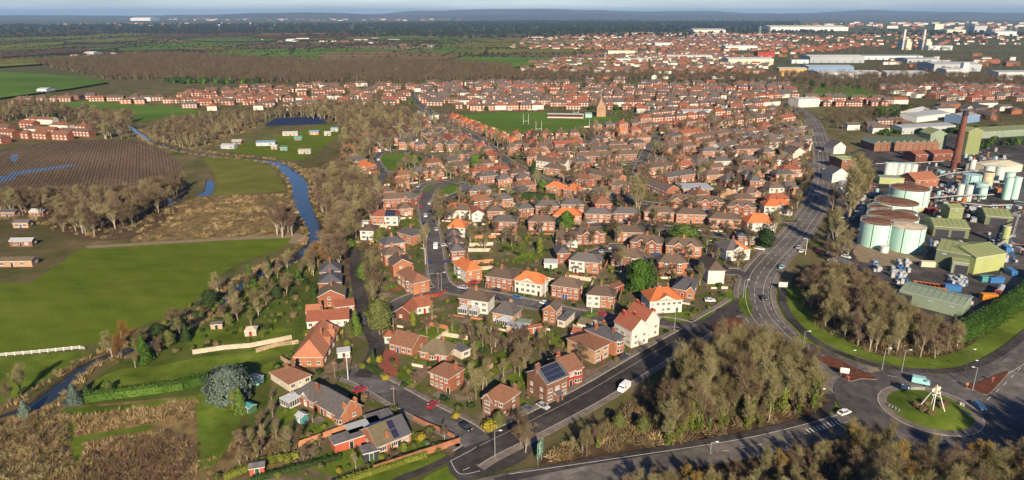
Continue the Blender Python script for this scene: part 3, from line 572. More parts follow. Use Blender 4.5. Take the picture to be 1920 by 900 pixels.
def m_bay(w, dp, h, storeys, wall, roof):
    def f():
        b = MB(); c = 0.45
        pl = [(-w/2,0), (-w/2+c,-dp), (w/2-c,-dp), (w/2,0)]
        def band(z0, z1, m, out=0.0):
            for i in range(3):
                (x0,y0), (x1,y1) = pl[i], pl[i+1]
                b.face([(x0*(1+out),y0*(1+out*2)-out*0.0,z0), (x1*(1+out),y1*(1+out*2),z0), (x1*(1+out),y1*(1+out*2),z1), (x0*(1+out),y0*(1+out*2),z1)], m)
        z = 0.0
        for s in range(storeys):
            band(z, z+0.85, 0); band(z+0.85, z+0.97, 1, 0.02); band(z+0.97, z+2.2, 1)
            for i in range(3):       # panes
                (x0,y0), (x1,y1) = pl[i], pl[i+1]; nx, ny = (y1-y0), -(x1-x0); L = math.hypot(nx, ny); nx, ny = nx/L*-0.03, ny/L*0.03
                k = 2 if i == 1 else 1
                for q in range(k):
                    a, e = (q+0.12)/k, (q+0.88)/k
                    P = lambda t, zz: (x0+(x1-x0)*t+(-1 if i == 0 else 1 if i == 2 else 0)*0.02, y0+(y1-y0)*t-0.02, zz)
                    b.face([P(a,z+1.08), P(e,z+1.08), P(e,z+2.1), P(a,z+2.1)], 2)
            band(z+2.2, z+2.6, 0 if s == 0 else 1); z += 2.6
        top = [(x*1.08, y*1.2, z) for x, y in pl]; ap = [(-w*0.25, 0, z+0.75), (w*0.25, 0, z+0.75)]
        b.face([top[1], top[2], ap[1], ap[0]], 3); b.face([top[0], top[1], ap[0]], 3); b.face([top[2], top[3], ap[1]], 3); b.face(top[::-1], 1)
        return b.mesh('bay_window', [wall, 'trim_white', 'glass_dark', roof])
    return cached(('bay', w, dp, h, storeys, wall, roof), f)
def m_wall(w, d, h, rh, roof, wall, wall2=None, split=None):
    def f():
        b = MB(); x0, x1, y0, y1 = -w/2, w/2, -d/2, d/2
        xs = x0+w*split if split else None
        for y, flip in ((y0, False), (y1, True)):
            segs = [(x0, x1, 0)] if xs is None else [(x0, xs, 0), (xs, x1, 1)]
            for a, c, m in segs:
                q = [(a,y,-0.15), (c,y,-0.15), (c,y,h), (a,y,h)]; b.face(q[::-1] if flip else q, m)
        for x, flip, m in ((x0, True, 0), (x1, False, 1 if xs is not None else 0)):
            q = [(x,y0,-0.15), (x,y1,-0.15), (x,y1,h)] + ([(x,0,h+rh-0.02)] if roof == 'gable' else []) + [(x,y0,h)]
            b.face(q[::-1] if flip else q, m)
        b.face([(x0,y0,h), (x1,y0,h), (x1,y1,h), (x0,y1,h)], 0)
        return b.mesh('wall', [wall, wall2 or wall])
    return cached(('wall', w, d, h, rh, roof, wall, wall2, split), f)
def m_roof(w, d, h, rh, roof, mat, ov=0.38, mat2=None, split=None, inset=None):
    def f():
        b = MB(); x0, x1, y0, y1 = -w/2-ov, w/2+ov, -d/2-ov, d/2+ov; ze = h-0.05
        if roof == 'gable': x0, x1 = -w/2-0.22, w/2+0.22
        ins = (d/2*0.92 if inset is None else inset) if roof != 'gable' else 0
        zt = h+rh; t = 0.16
        ra, rb = x0+ins, x1-ins
        if ra > rb: ra = rb = (x0+x1)/2
        xs = x0+(x1-x0)*split if split else None
        E = lambda x, y: (x, y, ze+t)
        def slope(ya, flip):
            if xs is None or xs < ra or xs > rb:
                q = [E(x0,ya), E(x1,ya), (rb,0,zt), (ra,0,zt)]; b.face(q if not flip else q[::-1], 0)
            else:
                q = [E(x0,ya), E(xs,ya), (xs,0,zt), (ra,0,zt)]; b.face(q if not flip else q[::-1], 0)
                q = [E(xs,ya), E(x1,ya), (rb,0,zt), (xs,0,zt)]; b.face(q if not flip else q[::-1], 2)
        slope(y0, False); slope(y1, True)
        if roof == 'gable':
            for x, s in ((x0, 1), (x1, -1)):       # verges
                for ya in (y0, y1):
                    b.face([(x,ya,ze+t), (x,0,zt), (x,0,zt-t*1.3), (x,ya,ze)], 1)
            b.face([(x0,y0,ze),(x1,y0,ze),(x1,0,zt-t*1.3),(x0,0,zt-t*1.3)], 1); b.face([(x0,y1,ze),(x1,y1,ze),(x1,0,zt-t*1.3),(x0,0,zt-t*1.3)], 1)
        else:
            b.face([E(x0,y1), E(x0,y0), (ra,0,zt)], 0); b.face([E(x1,y0), E(x1,y1), (rb,0,zt)], 2 if xs else 0)
            for p, q in (((x0,y0),(x0,y1)), ((x1,y0),(x1,y1))): b.face([(p[0],p[1],ze), (q[0],q[1],ze), E(*q), E(*p)], 1)
            b.face([(x0,y0,ze),(x1,y0,ze),(x1,y1,ze),(x0,y1,ze)], 1)
        for ya in (y0, y1): b.face([(x0,ya,ze), (x1,ya,ze), E(x1,ya), E(x0,ya)], 1)
        # ridge and hip cappings
        def cap(p, q): b.tube(Vector(p)+Vector((0,0,0.02)), Vector(q)+Vector((0,0,0.02)), 0.13, 0.13, 4, 0, False)
        cap((ra,0,zt), (rb,0,zt))
        if roof != 'gable':
            for p, q in (((x0,y0),(ra)), ((x0,y1),(ra)), ((x1,y0),(rb)), ((x1,y1),(rb))): cap(E(*p), (q,0,zt))
        return b.mesh('roof', [mat, 'trim_white', mat2 or mat])
    return cached(('roof', w, d, h, rh, roof, mat, ov, mat2, split, inset), f)
def m_gable(gw, gd, h, gh, back, wall, roof, proj=0.0):
    """a cross gable standing at the front wall line, ridge running back into the roof"""
    def f():
        b = MB(); y = -gd; ov = 0.3
        b.face([(-gw/2,y,h-0.3 if not proj else -0.1), (gw/2,y,h-0.3 if not proj else -0.1), (gw/2,y,h), (0,y,h+gh), (-gw/2,y,h)], 0)
        if proj:
            b.face([(-gw/2,0.1,-0.1), (-gw/2,y,-0.1), (-gw/2,y,h), (-gw/2,0.1,h)], 0); b.face([(gw/2,y,-0.1), (gw/2,0.1,-0.1), (gw/2,0.1,h), (gw/2,y,h)], 0)
        yo = y-ov; sl = gh/(gw/2); e = 0.3; up = 0.1
        for s in (-1, 1):
            A = (s*(gw/2+e), yo, h-e*sl+up); B = (0, yo, h+gh+up); Cc = (0, back, h+gh+up); D = (s*(gw/2+e), min(back, 0.6), h-e*sl+up)
            b.face([A, B, Cc, D] if s > 0 else [A, D, Cc, B], 1)
            k = Vector((0,0,-0.28)); b.face([A, B, Vector(B)+k, Vector(A)+k], 2); b.face([Vector(A)+Vector((0,0.05,0)), Vector(B)+Vector((0,0.05,0)), Vector(B)+Vector((0,0.05,0))+k, Vector(A)+Vector((0,0.05,0))+k][::-1], 2)
        return b.mesh('front_gable', [wall, roof, 'trim_white'])
    return cached(('gab', gw, gd, h, gh, back, wall, roof, proj), f)
def m_conservatory(w, d, h=2.3):
    def f():
        b = MB(); x0, x1, y0 = -w/2, w/2, -d
        b.box(x0, x1, y0, 0, -0.1, 0.5, 0)
        nx = max(2, int(w/0.8)); ny = max(2, int(d/0.8)); ap = h+1.0; r0, r1 = -w*0.12, w*0.12
        b.face([(x0+0.05,y0+0.05,0.5),(x1-0.05,y0+0.05,0.5),(x1-0.05,y0+0.05,h),(x0+0.05,y0+0.05,h)], 1)
        for x in (x0+0.05, x1-0.05): b.face([(x,y0+0.05,0.5),(x,0,0.5),(x,0,h),(x,y0+0.05,h)], 1)
        for i in range(nx+1): x = x0+w*i/nx; b.box(x-0.06, x+0.06, y0-0.02, y0+0.06, 0.5, h, 0)
        for i in range(ny): y = y0+d*(i+0.5)/ny; b.box(x0-0.02, x0+0.06, y-0.06, y+0.06, 0.5, h, 0); b.box(x1-0.06, x1+0.02, y-0.06, y+0.06, 0.5, h, 0)
        b.box(x0-0.1, x1+0.1, y0-0.1, 0, h, h+0.14, 0)
        z = h+0.145; P = [(x0-0.08,y0-0.08,z), (x1+0.08,y0-0.08,z), (x1+0.08,0,z), (x0-0.08,0,z)]; RA, RB = (r0,y0*0.45,ap), (r1,y0*0.45,ap); RA2, RB2 = (r0,0,ap), (r1,0,ap)
        b.face([P[0],P[1],RB,RA], 2); b.face([P[1],P[2],RB2,RB], 2); b.face([P[3],P[0],RA,RA2], 2); b.face([RA,RB,RB2,RA2], 2)
        for p, q in ((P[0],RA),(P[1],RB),(RA,RB),(RA,RA2),(RB,RB2)): b.tube(p, q, 0.06, 0.06, 4, 0, False)
        for i in range(1, nx): x = x0+w*i/nx; b.tube((x,y0-0.08,z), (r0+(r1-r0)*i/nx, y0*0.45, ap), 0.04, 0.04, 3, 0, False)
        return b.mesh('conservatory', ['trim_white', 'glass_dark', 'glass_pale'])
    return cached(('cons', w, d, h), f)
def r1(x): return round(x*2)/2
def house(name, label, cx, cy, yaw, w, d, h, roof, rh, wall, roofm, group=None, cat='house', wall2=None, split=None, roof2=None, chim=None, cols=None, bays=(), gables=(), doors=(0.0,), porch=None, sides=(1,1), solar=None, cons=(), wins=True, inset=None, ov=0.38, flatroof=False, chimw=None, sidecols=1, root=None, z=0.0):
    w, d = r1(w), r1(d); e = root or empty(name, (cx, cy, z), yaw)
    foot(cx, cy, yaw, w, d)
    if flatroof:
        b = MB(); b.box(-w/2, w/2, -d/2, d/2, -0.15, h, 0, bottom=False); obj('wall', b.mesh('wall', [wall]), e)
        b = MB(); b.box(-w/2-0.25, w/2+0.25, -d/2-0.25, d/2+0.25, h+0.002, h+0.25, 1, top=0); rf = obj('roof', b.mesh('roof', [roofm, 'trim_white']), e)
    else:
        obj('wall', m_wall(w, d, h, rh, roof, wall, wall2, split), e)
        rf = obj('roof', m_roof(w, d, h, rh, roof, roofm, ov, roof2, split if roof2 else None, inset), e)
    storeys = 2 if h > 4 else 1
    for c in ([(0, 0)] if chim is None else chim):
        x, y = c[0]*w/2, c[1]*d/2
        zr = h+rh*(1-abs(c[1])) if not (roof == 'hip' and abs(c[0]) > 0.6) else h+rh*max(0.15, (1-abs(c[0]))*2)
        obj('chimney', m_chimney(1.5, 1.0 if len(c) < 3 else c[2], 0.7, chimw or (wall if wall.startswith('brick') else 'brick_brown')), rf, (x, y, zr))
    if wins:
        n = cols or max(2, int(round(w/3.2)))
        zs = (0.95, 3.35) if storeys == 2 else (0.9,)
        ww = min(2.0, w/n*0.58); dx_ = [q*w/2 for q in doors]
        bx_ = [(g_[0] if isinstance(g_, tuple) else g_)*w/2 for g_ in bays]; skipx = bx_+[c_[0]*w/2 for c_ in cons]
        dm = rng.choice(['door_red','door_green','door_blue','door_brown','door_black','trim_white'])
        for k, z_ in enumerate(zs):
            for i in range(n):
                x = -w/2+w*(i+0.5)/n
                if any(abs(x-q) < 1.9 for q in skipx) and (k == 0 or any(abs(x-q) < 1.9 for q in bx_)): continue
                if k == 0 and any(abs(x-q) < 1.4 for q in dx_): continue
                o = obj('window', m_window(ww, 1.25 if k else 1.35), e, (x, -d/2-0.004, z_))
        for q in dx_: obj('door', m_door(dm), e, (q, -d/2-0.004, 0.02))
        for s, on in ((-1, sides[0]), (1, sides[1])):
            if not on: continue
            for k, z_ in enumerate(zs):
                for i in range(sidecols):
                    y = -d/2+d*(i+0.5)/sidecols + (0.9 if sidecols == 1 else 0)
                    obj('window', m_window(1.2, 1.15), e, (s*(w/2+0.004), y, z_+0.1), rz=s*math.pi/2)
    for q in bays: obj('bay_window', m_bay(2.7, 0.8, h, storeys if not isinstance(q, tuple) else q[1], wall, roofm), e, ((q if not isinstance(q, tuple) else q[0])*w/2, -d/2-0.003, 0))
    for g in gables:
        gx, gw, gh = g[0], g[1], g[2]; pj = g[3] if len(g) > 3 else 0.0; gm = g[4] if len(g) > 4 else wall
        back = d/2*min(1.0, gh/rh)
        go = obj('front_gable', m_gable(gw, pj if pj else 0.05, h, gh, back, gm, roofm, pj), e, (gx*w/2, -d/2-0.01, 0))
        if pj:
            for z_ in ((0.95, 3.35) if storeys == 2 else (0.9,)): obj('window', m_window(min(1.8, gw*0.5), 1.3), e, (gx*w/2, -d/2-0.014-pj, z_))
        elif gh > 1.6: obj('window', m_window(0.9, 0.8), e, (gx*w/2, -d/2-0.065, h+0.25))
    if porch is not None:
        b = MB(); b.box(-1.1, 1.1, -1.5, -0.004, -0.1, 2.3, 0, bottom=False); b.face([(-1.3,-1.7,2.302),(1.3,-1.7,2.302),(1.3,0,2.9),(-1.3,0,2.9)], 1); b.face([(-1.3,-1.7,2.302),(-1.3,0,2.9),(-1.3,0,2.302)], 2); b.face([(1.3,-1.7,2.302),(1.3,0,2.302),(1.3,0,2.9)], 2)
        b.box(-0.5, 0.5, -1.53, -1.502, 0, 2.0, 3)
        obj('porch', b.mesh('porch', [wall, roofm, 'trim_white', 'glass_dark']), e, (porch*w/2, -d/2, 0))
    for c in cons: obj('conservatory', m_conservatory(c[1], c[2]), e, (c[0]*w/2, -d/2-0.004, 0))
    if solar:                              # (x0, x1 as fractions, rows): panels lie on the front slope
        nx_, ny_ = solar[2], solar[3]; L = math.hypot(d/2+ov, rh); a = math.atan2(rh, d/2+ov)
        pw = (solar[1]-solar[0])*w/2/nx_; ph = L*0.86/ny_
        me = cached(('pv', round(pw,2), round(ph,2)), lambda: (lambda b: (b.box(-pw*0.46, pw*0.46, -ph*0.46, ph*0.46, 0, 0.05, 1, top=0), b.mesh('solar_panel', ['solar_panel','steel']))[1])(MB()))
        for i in range(nx_):
            for j in range(ny_):
                t = 0.06+0.86*(j+0.5)/ny_
                o = obj('solar_panel', me, rf, (solar[0]*w/2+pw*(i+0.5), -(d/2+ov)*(1-t), h+0.11+rh*t+0.10)); o.rotation_euler = (a, 0, 0)
    tag(e, label, cat, group); return e
def HF(label, p0, p1, d, h, roof, rh, wall, roofm, ridge='x', name='house', **k):
    """house from the foot of its front wall (left, right pixel); d in metres or the pixel of the far right corner"""
    a, c = G(*p0), G(*p1); w = (c-a).length; yaw = math.atan2(c.y-a.y, c.x-a.x)
    if isinstance(d, tuple): q = G(*d); d = max(7.5, abs((q-c).dot(Vector((-math.sin(yaw), math.cos(yaw), 0)))))
    n_ = Vector((-math.sin(yaw), math.cos(yaw), 0)); ctr = (a+c)/2+n_*d/2
    if DEBUG: open('/workdir/hf.txt','a').write('%s %.1f %.1f %d\n' % (label[:44], w, d, math.degrees(yaw)))
    NEARH.append((label, ctr.x, ctr.y, yaw, w, d, name))
    if ridge == 'y': return house(name, label, ctr.x, ctr.y, yaw+math.pi/2, d, w, h, roof, rh, wall, roofm, **k)
    return house(name, label, ctr.x, ctr.y, yaw, w, d, h, roof, rh, wall, roofm, **k)
DEBUG = False
GN = 'houses of the near estate'
# foreground bungalows and houses
HF('tan bungalow with rust hipped roof beside the glazed conservatory house', (543,735), (584,717), 11, 2.6, 'hip', 2.6, 'render_cream', 'tile_rust', name='bungalow', chim=[(-0.2,0.1),(0.5,0.2)], cols=3, group=GN)
HF('brick house with white V-shaped dormer trim and a white conservatory', (556,753), (591,771), (627,752), 3.0, 'hip', 3.4, 'brick_red', 'tile_grey', chim=[(0.55,-0.25)], cols=3, cons=[(-1.05,4.2,4.0)], gables=[(0.0,3.6,1.9,0,'trim_white')], group=GN)
HF('brick house with broad grey gable roof and two end chimneys', (596,773), (640,799), (680,781), 2.7, 'gable', 4.0, 'brick_orange', 'tile_grey', chim=[(0.93,-0.5),(0.97,0.45)], cols=3, bays=((0.85,1),), doors=(-0.6,), group=GN)
HF('corner bungalow with mossy olive roof, slate end hip and few solar panels', (709,855), (770,829), 9.5, 2.7, 'gable', 3.6, 'brick_orange', 'tile_olive', name='bungalow', roof2='tile_slate', split=0.62, chim=[(-0.3,-0.75)], cols=3, doors=(0.3,), solar=(0.0,0.35,3,2), group=GN)
HF('large terracotta-roofed house with tall chimney and orange brick gable', (553,688), (607,688), 21, 3.6, 'hip', 5.0, 'brick_orange', 'tile_terracotta', ridge='y', chim=[(0.05,-0.35,1.4)], cols=4, doors=(), inset=3.0, sidecols=3, gables=[(-0.1,3.4,2.6),(0.45,3.4,2.6)], group=GN)
HF('terracotta-roofed wing with white upper wall right of the large brick house', (590,652), (624,650), 8, 4.2, 'gable', 2.6, 'brick_orange', 'tile_terracotta', name='house_wing', chim=[], wall2='render_white', split=0.5, group=GN)
HF('long low red-tiled house with white walls behind the terracotta house', (576,617), (655,611), 8, 2.8, 'gable', 2.7, 'render_white', 'tile_red', chim=[(-0.3,0.0)], cols=6, group=GN)
HF('small red-tiled outbuilding left of the long low red-tiled house', (575,597), (602,595), 6, 2.5, 'gable', 1.8, 'render_white', 'tile_terracotta', name='outbuilding', chim=[(0.9,0)], cols=2, group=GN)
HF('narrow red-tiled garage range beside the tree-lined lane', (628,588), (666,583), 6, 2.5, 'gable', 1.8, 'brick_brown', 'tile_red', name='garage', chim=[], cols=3, group=GN)
HF('rust-roofed bungalow with orange brick gable above the red brick drive', (731,657), (773,668), (807,648), 2.8, 'gable', 3.2, 'brick_orange', 'tile_rust', name='bungalow', chim=[], cols=4, doors=(-0.25,), group=GN)
HF('tiny white garage with red pyramid roof beside the rust-roofed bungalow', (722,644), (737,644), 3.5, 2.6, 'hip', 1.6, 'render_white', 'tile_red', name='garage', chim=[], cols=1, doors=(), sides=(0,0), group=GN)
HF('bungalow with mossy hipped roof and bays above the forked drive', (787,672), (838,681), (868,665), 2.7, 'hip', 3.4, 'brick_orange', 'tile_olive', name='bungalow', chim=[(0.35,0.3)], cols=4, bays=((-0.05,1),), doors=(0.35,), group=GN)
HF('pale flat-roofed garage at the end of the mossy bungalow', (866,674), (882,667), 6, 2.6, 'flat', 0.3, 'render_cream', 'flat_roof', name='garage', flatroof=True, chim=[], cols=1, doors=(), group=GN)
HF('brick house with white upper window band beside the forked drive', (806,724), (842,738), (865,722), 5.0, 'hip', 2.8, 'brick_red', 'tile_rust', chim=[(0.75,0.3)], cols=4, doors=(0.95,), group=GN)
HF('brown brick house with hipped tile roof at the street corner', (909,770), (945,785), (983,767), 5.0, 'hip', 3.2, 'brick_brown', 'tile_rust', chim=[(0.8,0.7)], cols=3, porch=0.8, gables=[(-0.45,3.6,2.0,1.2)], group=GN)
HF('tall brown brick house with slate roof covered in solar panels', (1024,758), (1064,740), 9, 6.6, 'gable', 3.2, 'brick_brown', 'tile_slate', chim=[(-0.95,0.0,1.6),(0.95,0.0,1.4)], cols=3, solar=(-0.8,0.8,7,3), porch=0.0, sidecols=2, group=GN)
HF('house with scarlet bay front and rust roof beside the solar house', (1065,726), (1092,716), 10, 5.2, 'gable', 2.8, 'brick_scarlet', 'tile_rust', chim=[(-0.6,0.3)], cols=2, bays=(0.3,), doors=(-0.6,), group=GN)
HF('square pinkish brick house with rust pyramid roof along the old road', (1114,683), (1141,669), 12, 5.0, 'hip', 3.0, 'brick_buff', 'tile_rust', chim=[], cols=2, group=GN)
HF('slate-roofed brick house with tall chimneys left of the red-roofed villas', (1152,668), (1169,659), 13, 5.4, 'hip', 3.0, 'brick_orange', 'tile_slate', chim=[(-0.6,0.4),(0.4,0.2),(0.2,-0.5)], cols=2, bays=(0.0,), doors=(0.8,), chimw='brick_red', group=GN)
HF('nearer white villa with red-tiled gables and tall chimneys', (1151,633), (1183,653), (1202,645), 6.4, 'gable', 3.8, 'render_white', 'tile_red', chim=[(-0.6,-0.3,1.4),(0.1,0.2,1.4)], chimw='brick_scarlet', cols=3, sidecols=2, name='villa', group=GN)
HF('farther white villa with red-tiled gables joined to its twin', (1172,620), (1206,638), (1224,630), 6.4, 'gable', 4.2, 'render_white', 'tile_red', chim=[(-0.8,0.2,1.6),(-0.4,0.4,1.6),(0.7,0.4,1.4)], chimw='brick_scarlet', cols=3, sidecols=2, name='villa', group=GN)
HF('white semi with bright orange hipped roof near the old road end', (1217,589), (1278,585), 10, 5.2, 'hip', 3.6, 'render_white', 'tile_orange', chim=[(-0.25,0.1),(0.35,0.1)], cols=6, doors=(-0.7,0.7), gables=[(0.0,7.5,2.2)], group=GN)
HF('square house with dark hipped roof, skylights and white sun room', (923,601), (962,609), (990,597), 3.4, 'hip', 3.8, 'brick_buff', 'tile_grey', chim=[(0.3,0.25)], cols=3, doors=(-0.8,), cons=[(0.35,5.0,3.0)], group=GN)
HF('semi with brick left half, white right half and two white conservatories', (860,582), (915,590), (934,581), 5.2, 'hip', 2.9, 'brick_orange', 'tile_brown', wall2='render_white', split=0.45, cols=4, cons=[(-0.55,3.6,3.0),(0.2,3.4,3.0)], doors=(), group=GN)
HF('orange brick house with brown gable facing the gardens, flat garages beside', (1018,604), (1041,608), (1064,595), 5.0, 'gable', 2.4, 'brick_orange', 'tile_brown', ridge='y', chim=[], cols=3, sidecols=2, doors=(), group=GN)
HF('flat-roofed garage attached right of the orange brick gable house', (1045,612), (1058,615), 9, 2.6, 'flat', 0.3, 'render_cream', 'flat_roof', name='garage', flatroof=True, chim=[], cols=1, doors=(), group=GN)
HF('brick semi with grey-brown roof left of the orange-roofed white semi', (911,539), (960,546), (974,536), 5.2, 'hip', 2.9, 'brick_red', 'tile_brown', cols=5, doors=(-0.9,0.95), group=GN)
HF('white semi with bright orange roof among brown-roofed brick neighbours', (965,547), (1015,556), (1033,548), 5.2, 'hip', 3.4, 'render_white', 'tile_orange', chim=[(-0.3,0.1),(0.3,0.1)], cols=5, gables=[(0.0,7.0,2.0)], doors=(-0.8,0.8), group=GN)
HF('red brick semi right of the orange-roofed white semi', (1033,557), (1085,564), (1100,555), 5.2, 'hip', 2.9, 'brick_red', 'tile_brown', cols=5, doors=(-0.1,0.1), group=GN)
HF('semi with white left half and brick right half along estate street', (1099,575), (1150,580), (1170,569), 5.2, 'hip', 2.9, 'render_white', 'tile_brown', wall2='brick_orange', split=0.5, cols=4, doors=(0.9,), group=GN)
HF('semi with white left half, black hipped porch and brick right half', (1067,508), (1122,514), (1134,506), 5.2, 'hip', 2.8, 'render_white', 'tile_grey', wall2='brick_orange', split=0.52, cols=4, porch=-0.5, doors=(0.15,), group=GN)
HF('narrow brick house with grey hip beside the black-porched semi', (1045,495), (1068,494), 10, 5.0, 'hip', 2.6, 'brick_red', 'tile_grey', ridge='y', cols=2, group=GN)
HF('brown-roofed cottage with white gable at its right end', (1042,462), (1080,464), 9, 3.2, 'gable', 3.6, 'brick_buff', 'tile_brown', cols=3, gables=[(0.7,4.4,2.4,0.6,'render_white')], group=GN)
def SG(label, p0, p1, wall='brick_red', roofm='tile_brown', **k):      # semi with two white-edged front gables
    k.setdefault('gables', [(-0.32,4.4,1.9,0.5),(0.36,4.4,1.9,0.5)]); return HF(label, p0, p1, 8.5, 5.2, 'hip', 2.8, wall, roofm, cols=4, doors=(0.02,), group=GN, **k)
SG('twin-gabled brick semi right of the brown-roofed cottage', (1079,460), (1135,456))
HF('brown-roofed brick semi at the head of the cul-de-sac', (1152,453), (1205,455), 8.5, 5.2, 'hip', 2.8, 'brick_orange', 'tile_brown', cols=4, group=GN)
SG('twin-gabled brick semi left of the square green hedge tree', (1181,472), (1240,477))
SG('twin-gabled brick semi below the square green hedge tree', (1248,479), (1314,483), 'brick_orange')
HF('brown-roofed semi with shaded bays behind the tall green conifers', (1145,500), (1203,505), 8.5, 5.2, 'hip', 2.8, 'brick_brown', 'tile_brown', cols=4, bays=(-0.45,0.45), group=GN)
HF('brown-roofed semi among bare trees below the twin-gabled houses', (1234,513), (1287,514), 8.5, 5.2, 'hip', 2.8, 'brick_orange', 'tile_brown', cols=4, bays=(-0.45,0.45), group=GN)
HF('white corner house with half grey, half orange roof at the close entrance', (1360,490), (1405,487), 12, 5.2, 'hip', 3.2, 'render_white', 'tile_grey', roof2='tile_orange', split=0.55, cols=4, gables=[(0.05,6.0,1.9)], group=GN)
HF('tall white house with dark brown hipped roof and skylights', (1326,532), (1357,532), (1332,508), 6.0, 'hip', 3.6, 'render_white', 'tile_brown', ridge='y', cols=5, doors=(), sides=(0,0), group=GN)
HF('low slate-roofed brick house below the tall white house', (1259,555), (1298,561), 13, 3.4, 'hip', 3.6, 'brick_orange', 'tile_slate', chim=[(-0.1,0.1),(0.45,0.5)], chimw='brick_red', cols=3, gables=[(0.75,3.6,2.2,0.6)], group=GN)
HF('white semi with orange roof beside the main road bend', (1432,403), (1485,404), 9, 5.2, 'hip', 3.2, 'render_white', 'tile_orange', cols=5, gables=[(0.2,6,1.8)], group=GN)
HF('orange-roofed semi between bare trees near the main road', (1400,434), (1451,434), 10, 4.6, 'hip', 4.0, 'render_white', 'tile_orange', cols=4, group=GN)
HF('grey flat-fronted brick house behind the white corner house', (1382,459), (1416,461), 9, 4.6, 'hip', 2.4, 'brick_brown', 'tile_slate', cols=3, group=GN)
for q, (a, c) in enumerate((((1207,414),(1263,416)), ((1267,418),(1323,420)), ((1328,427),(1388,430)))):
    HF('brown-roofed brick semi, %s from the left of three above the hedge tree' % ORD[q], a, c, 8.5, 5.2, 'hip', 2.6, ('brick_red','brick_orange','brick_orange')[q], 'tile_brown', cols=5, group=GN)
for q, (a, c) in enumerate((((1252,391),(1298,392)), ((1301,394),(1357,396)), ((1361,403),(1416,406)))):
    SG('twin-gabled brick semi, %s from the left in the upper row of three' % ORD[q], a, c)
HF('low hall with pale flat roof and amber brick walls', (1281,366), (1338,365), 16, 3.6, 'flat', 0.3, 'brick_buff', 'clad_grey', name='hall', flatroof=True, chim=[], cols=7, group=GN, cat='hall')
HF('brown-roofed house with brick gable right of the flat-roofed hall', (1345,374), (1381,373), 9, 3.6, 'gable', 3.4, 'brick_buff', 'tile_brown', ridge='y', cols=3, group=GN)
HF('white semi with half orange roof beside the crescent street', (833,410), (882,412), 9, 5.2, 'hip', 3.0, 'render_white', 'tile_orange', roof2='tile_brown', split=0.45, cols=5, gables=[(-0.3,4,1.4)], group=GN)
HF('bright orange hipped house with white left wall below the half-orange semi', (840,443), (872,445), (890,437), 5.0, 'hip', 3.4, 'render_white', 'tile_orange', cols=3, group=GN)
HF('small white gabled house with dark glazed front', (885,416), (908,415), 9, 4.2, 'gable', 2.4, 'render_white', 'tile_red', ridge='y', cols=2, group=GN)
HF('brick house with brown hip right of the small white gabled house', (914,413), (945,412), 8.5, 5.0, 'hip', 2.6, 'brick_orange', 'tile_brown', cols=3, group=GN)
rw = [((923,433),(968,434),'tile_grey'), ((990,433),(1040,434),'tile_brown'), ((972,409),(1001,407),'tile_grey'), ((1004,403),(1048,403),'tile_grey'), ((1051,400),(1095,400),'tile_grey')]
for q, (a, c, t) in enumerate(rw):
    HF('brick semi with %s roof, %s' % ('grey' if 'grey' in t else 'brown', ['left one behind the long garden fences','behind the tall lime conifer','just left of the two grey-roofed semis','left of the two grey-roofed semis above the orange roof','right of the two grey-roofed semis above the orange roof'][q]), a, c, 8.5, 5.2, 'hip', 2.6, 'brick_red', t, cols=4, group=GN)
HF('orange-roofed semi partly hidden by the big round evergreen', (1037,421), (1089,423), 9, 5.2, 'hip', 3.0, 'brick_orange', 'tile_orange', cols=4, group=GN)
HF('grey-roofed semi with white lean-to right of the round evergreen', (1096,418), (1146,419), 8.5, 5.2, 'hip', 2.6, 'brick_orange', 'tile_grey', cols=4, group=GN)
HF('grey-roofed brick semi with white arched doors', (1148,417), (1200,418), 8.5, 5.2, 'hip', 2.6, 'brick_red', 'tile_grey', cols=5, group=GN)
HF('rust-roofed house with white upper and scarlet lower walls', (1115,399), (1147,398), 11, 5.0, 'hip', 3.4, 'brick_scarlet', 'tile_rust', cols=3, group=GN)
HF('semi with red roof half and solar half beside the river wood', (697,423), (746,423), 8.5, 5.2, 'hip', 2.6, 'brick_orange', 'tile_red', wall2='render_white', roof2='tile_grey', split=0.5, cols=4, solar=(0.05,0.8,4,2), group=GN)
HF('white house with brown roof at the edge of the river wood', (676,450), (703,451), 9, 5.0, 'hip', 2.4, 'render_white', 'tile_brown', cols=2, group=GN)
HF('small brick house with brown pyramid roof above the sunlit lawn', (748,406), (775,404), 9, 4.2, 'hip', 3.0, 'brick_orange', 'tile_brown', cols=2, group=GN)
HF('brick house with grey hip, top of the row left of estate street', (746,453), (774,461), 8.5, 5.0, 'hip', 2.6, 'brick_orange', 'tile_grey', cols=2, group=GN)
HF('dark slate-roofed house, second down the row left of estate street', (722,479), (761,472), 9, 5.0, 'hip', 2.6, 'brick_orange', 'tile_slate', cols=3, group=GN)
HF('rust-hipped brick house, third down the row left of estate street', (722,499), (760,493), 8.5, 5.0, 'hip', 2.6, 'brick_orange', 'tile_brown', cols=3, group=GN)
HF('house with white-edged front gable, fourth down the row left of estate street', (738,519), (774,514), 10, 5.0, 'gable', 2.8, 'brick_orange', 'tile_brown', ridge='y', cols=2, group=GN)
HF('large semi with glass lean-to at the corner of estate street', (746,533), (775,554), (803,550), 5.2, 'hip', 3.0, 'brick_orange', 'tile_rust', cols=4, bays=(0.3,), group=GN)
HF('orange-roofed corner house with white side and brick front', (851,513), (875,531), (904,525), 5.2, 'hip', 3.2, 'render_white', 'tile_orange', wall2='brick_orange', split=0.98, cols=4, bays=(-0.2,), sidecols=2, group=GN)
for q, (a, c) in enumerate((((841,461),(866,459)), ((843,475),(868,473)), ((846,491),(872,489)))):
    HF('slate-roofed brick house, %s down the row right of estate street' % ORD[q], a, c, 9.5, 5.0, 'hip', 2.8, 'brick_red', 'tile_grey', cols=2, group=GN)
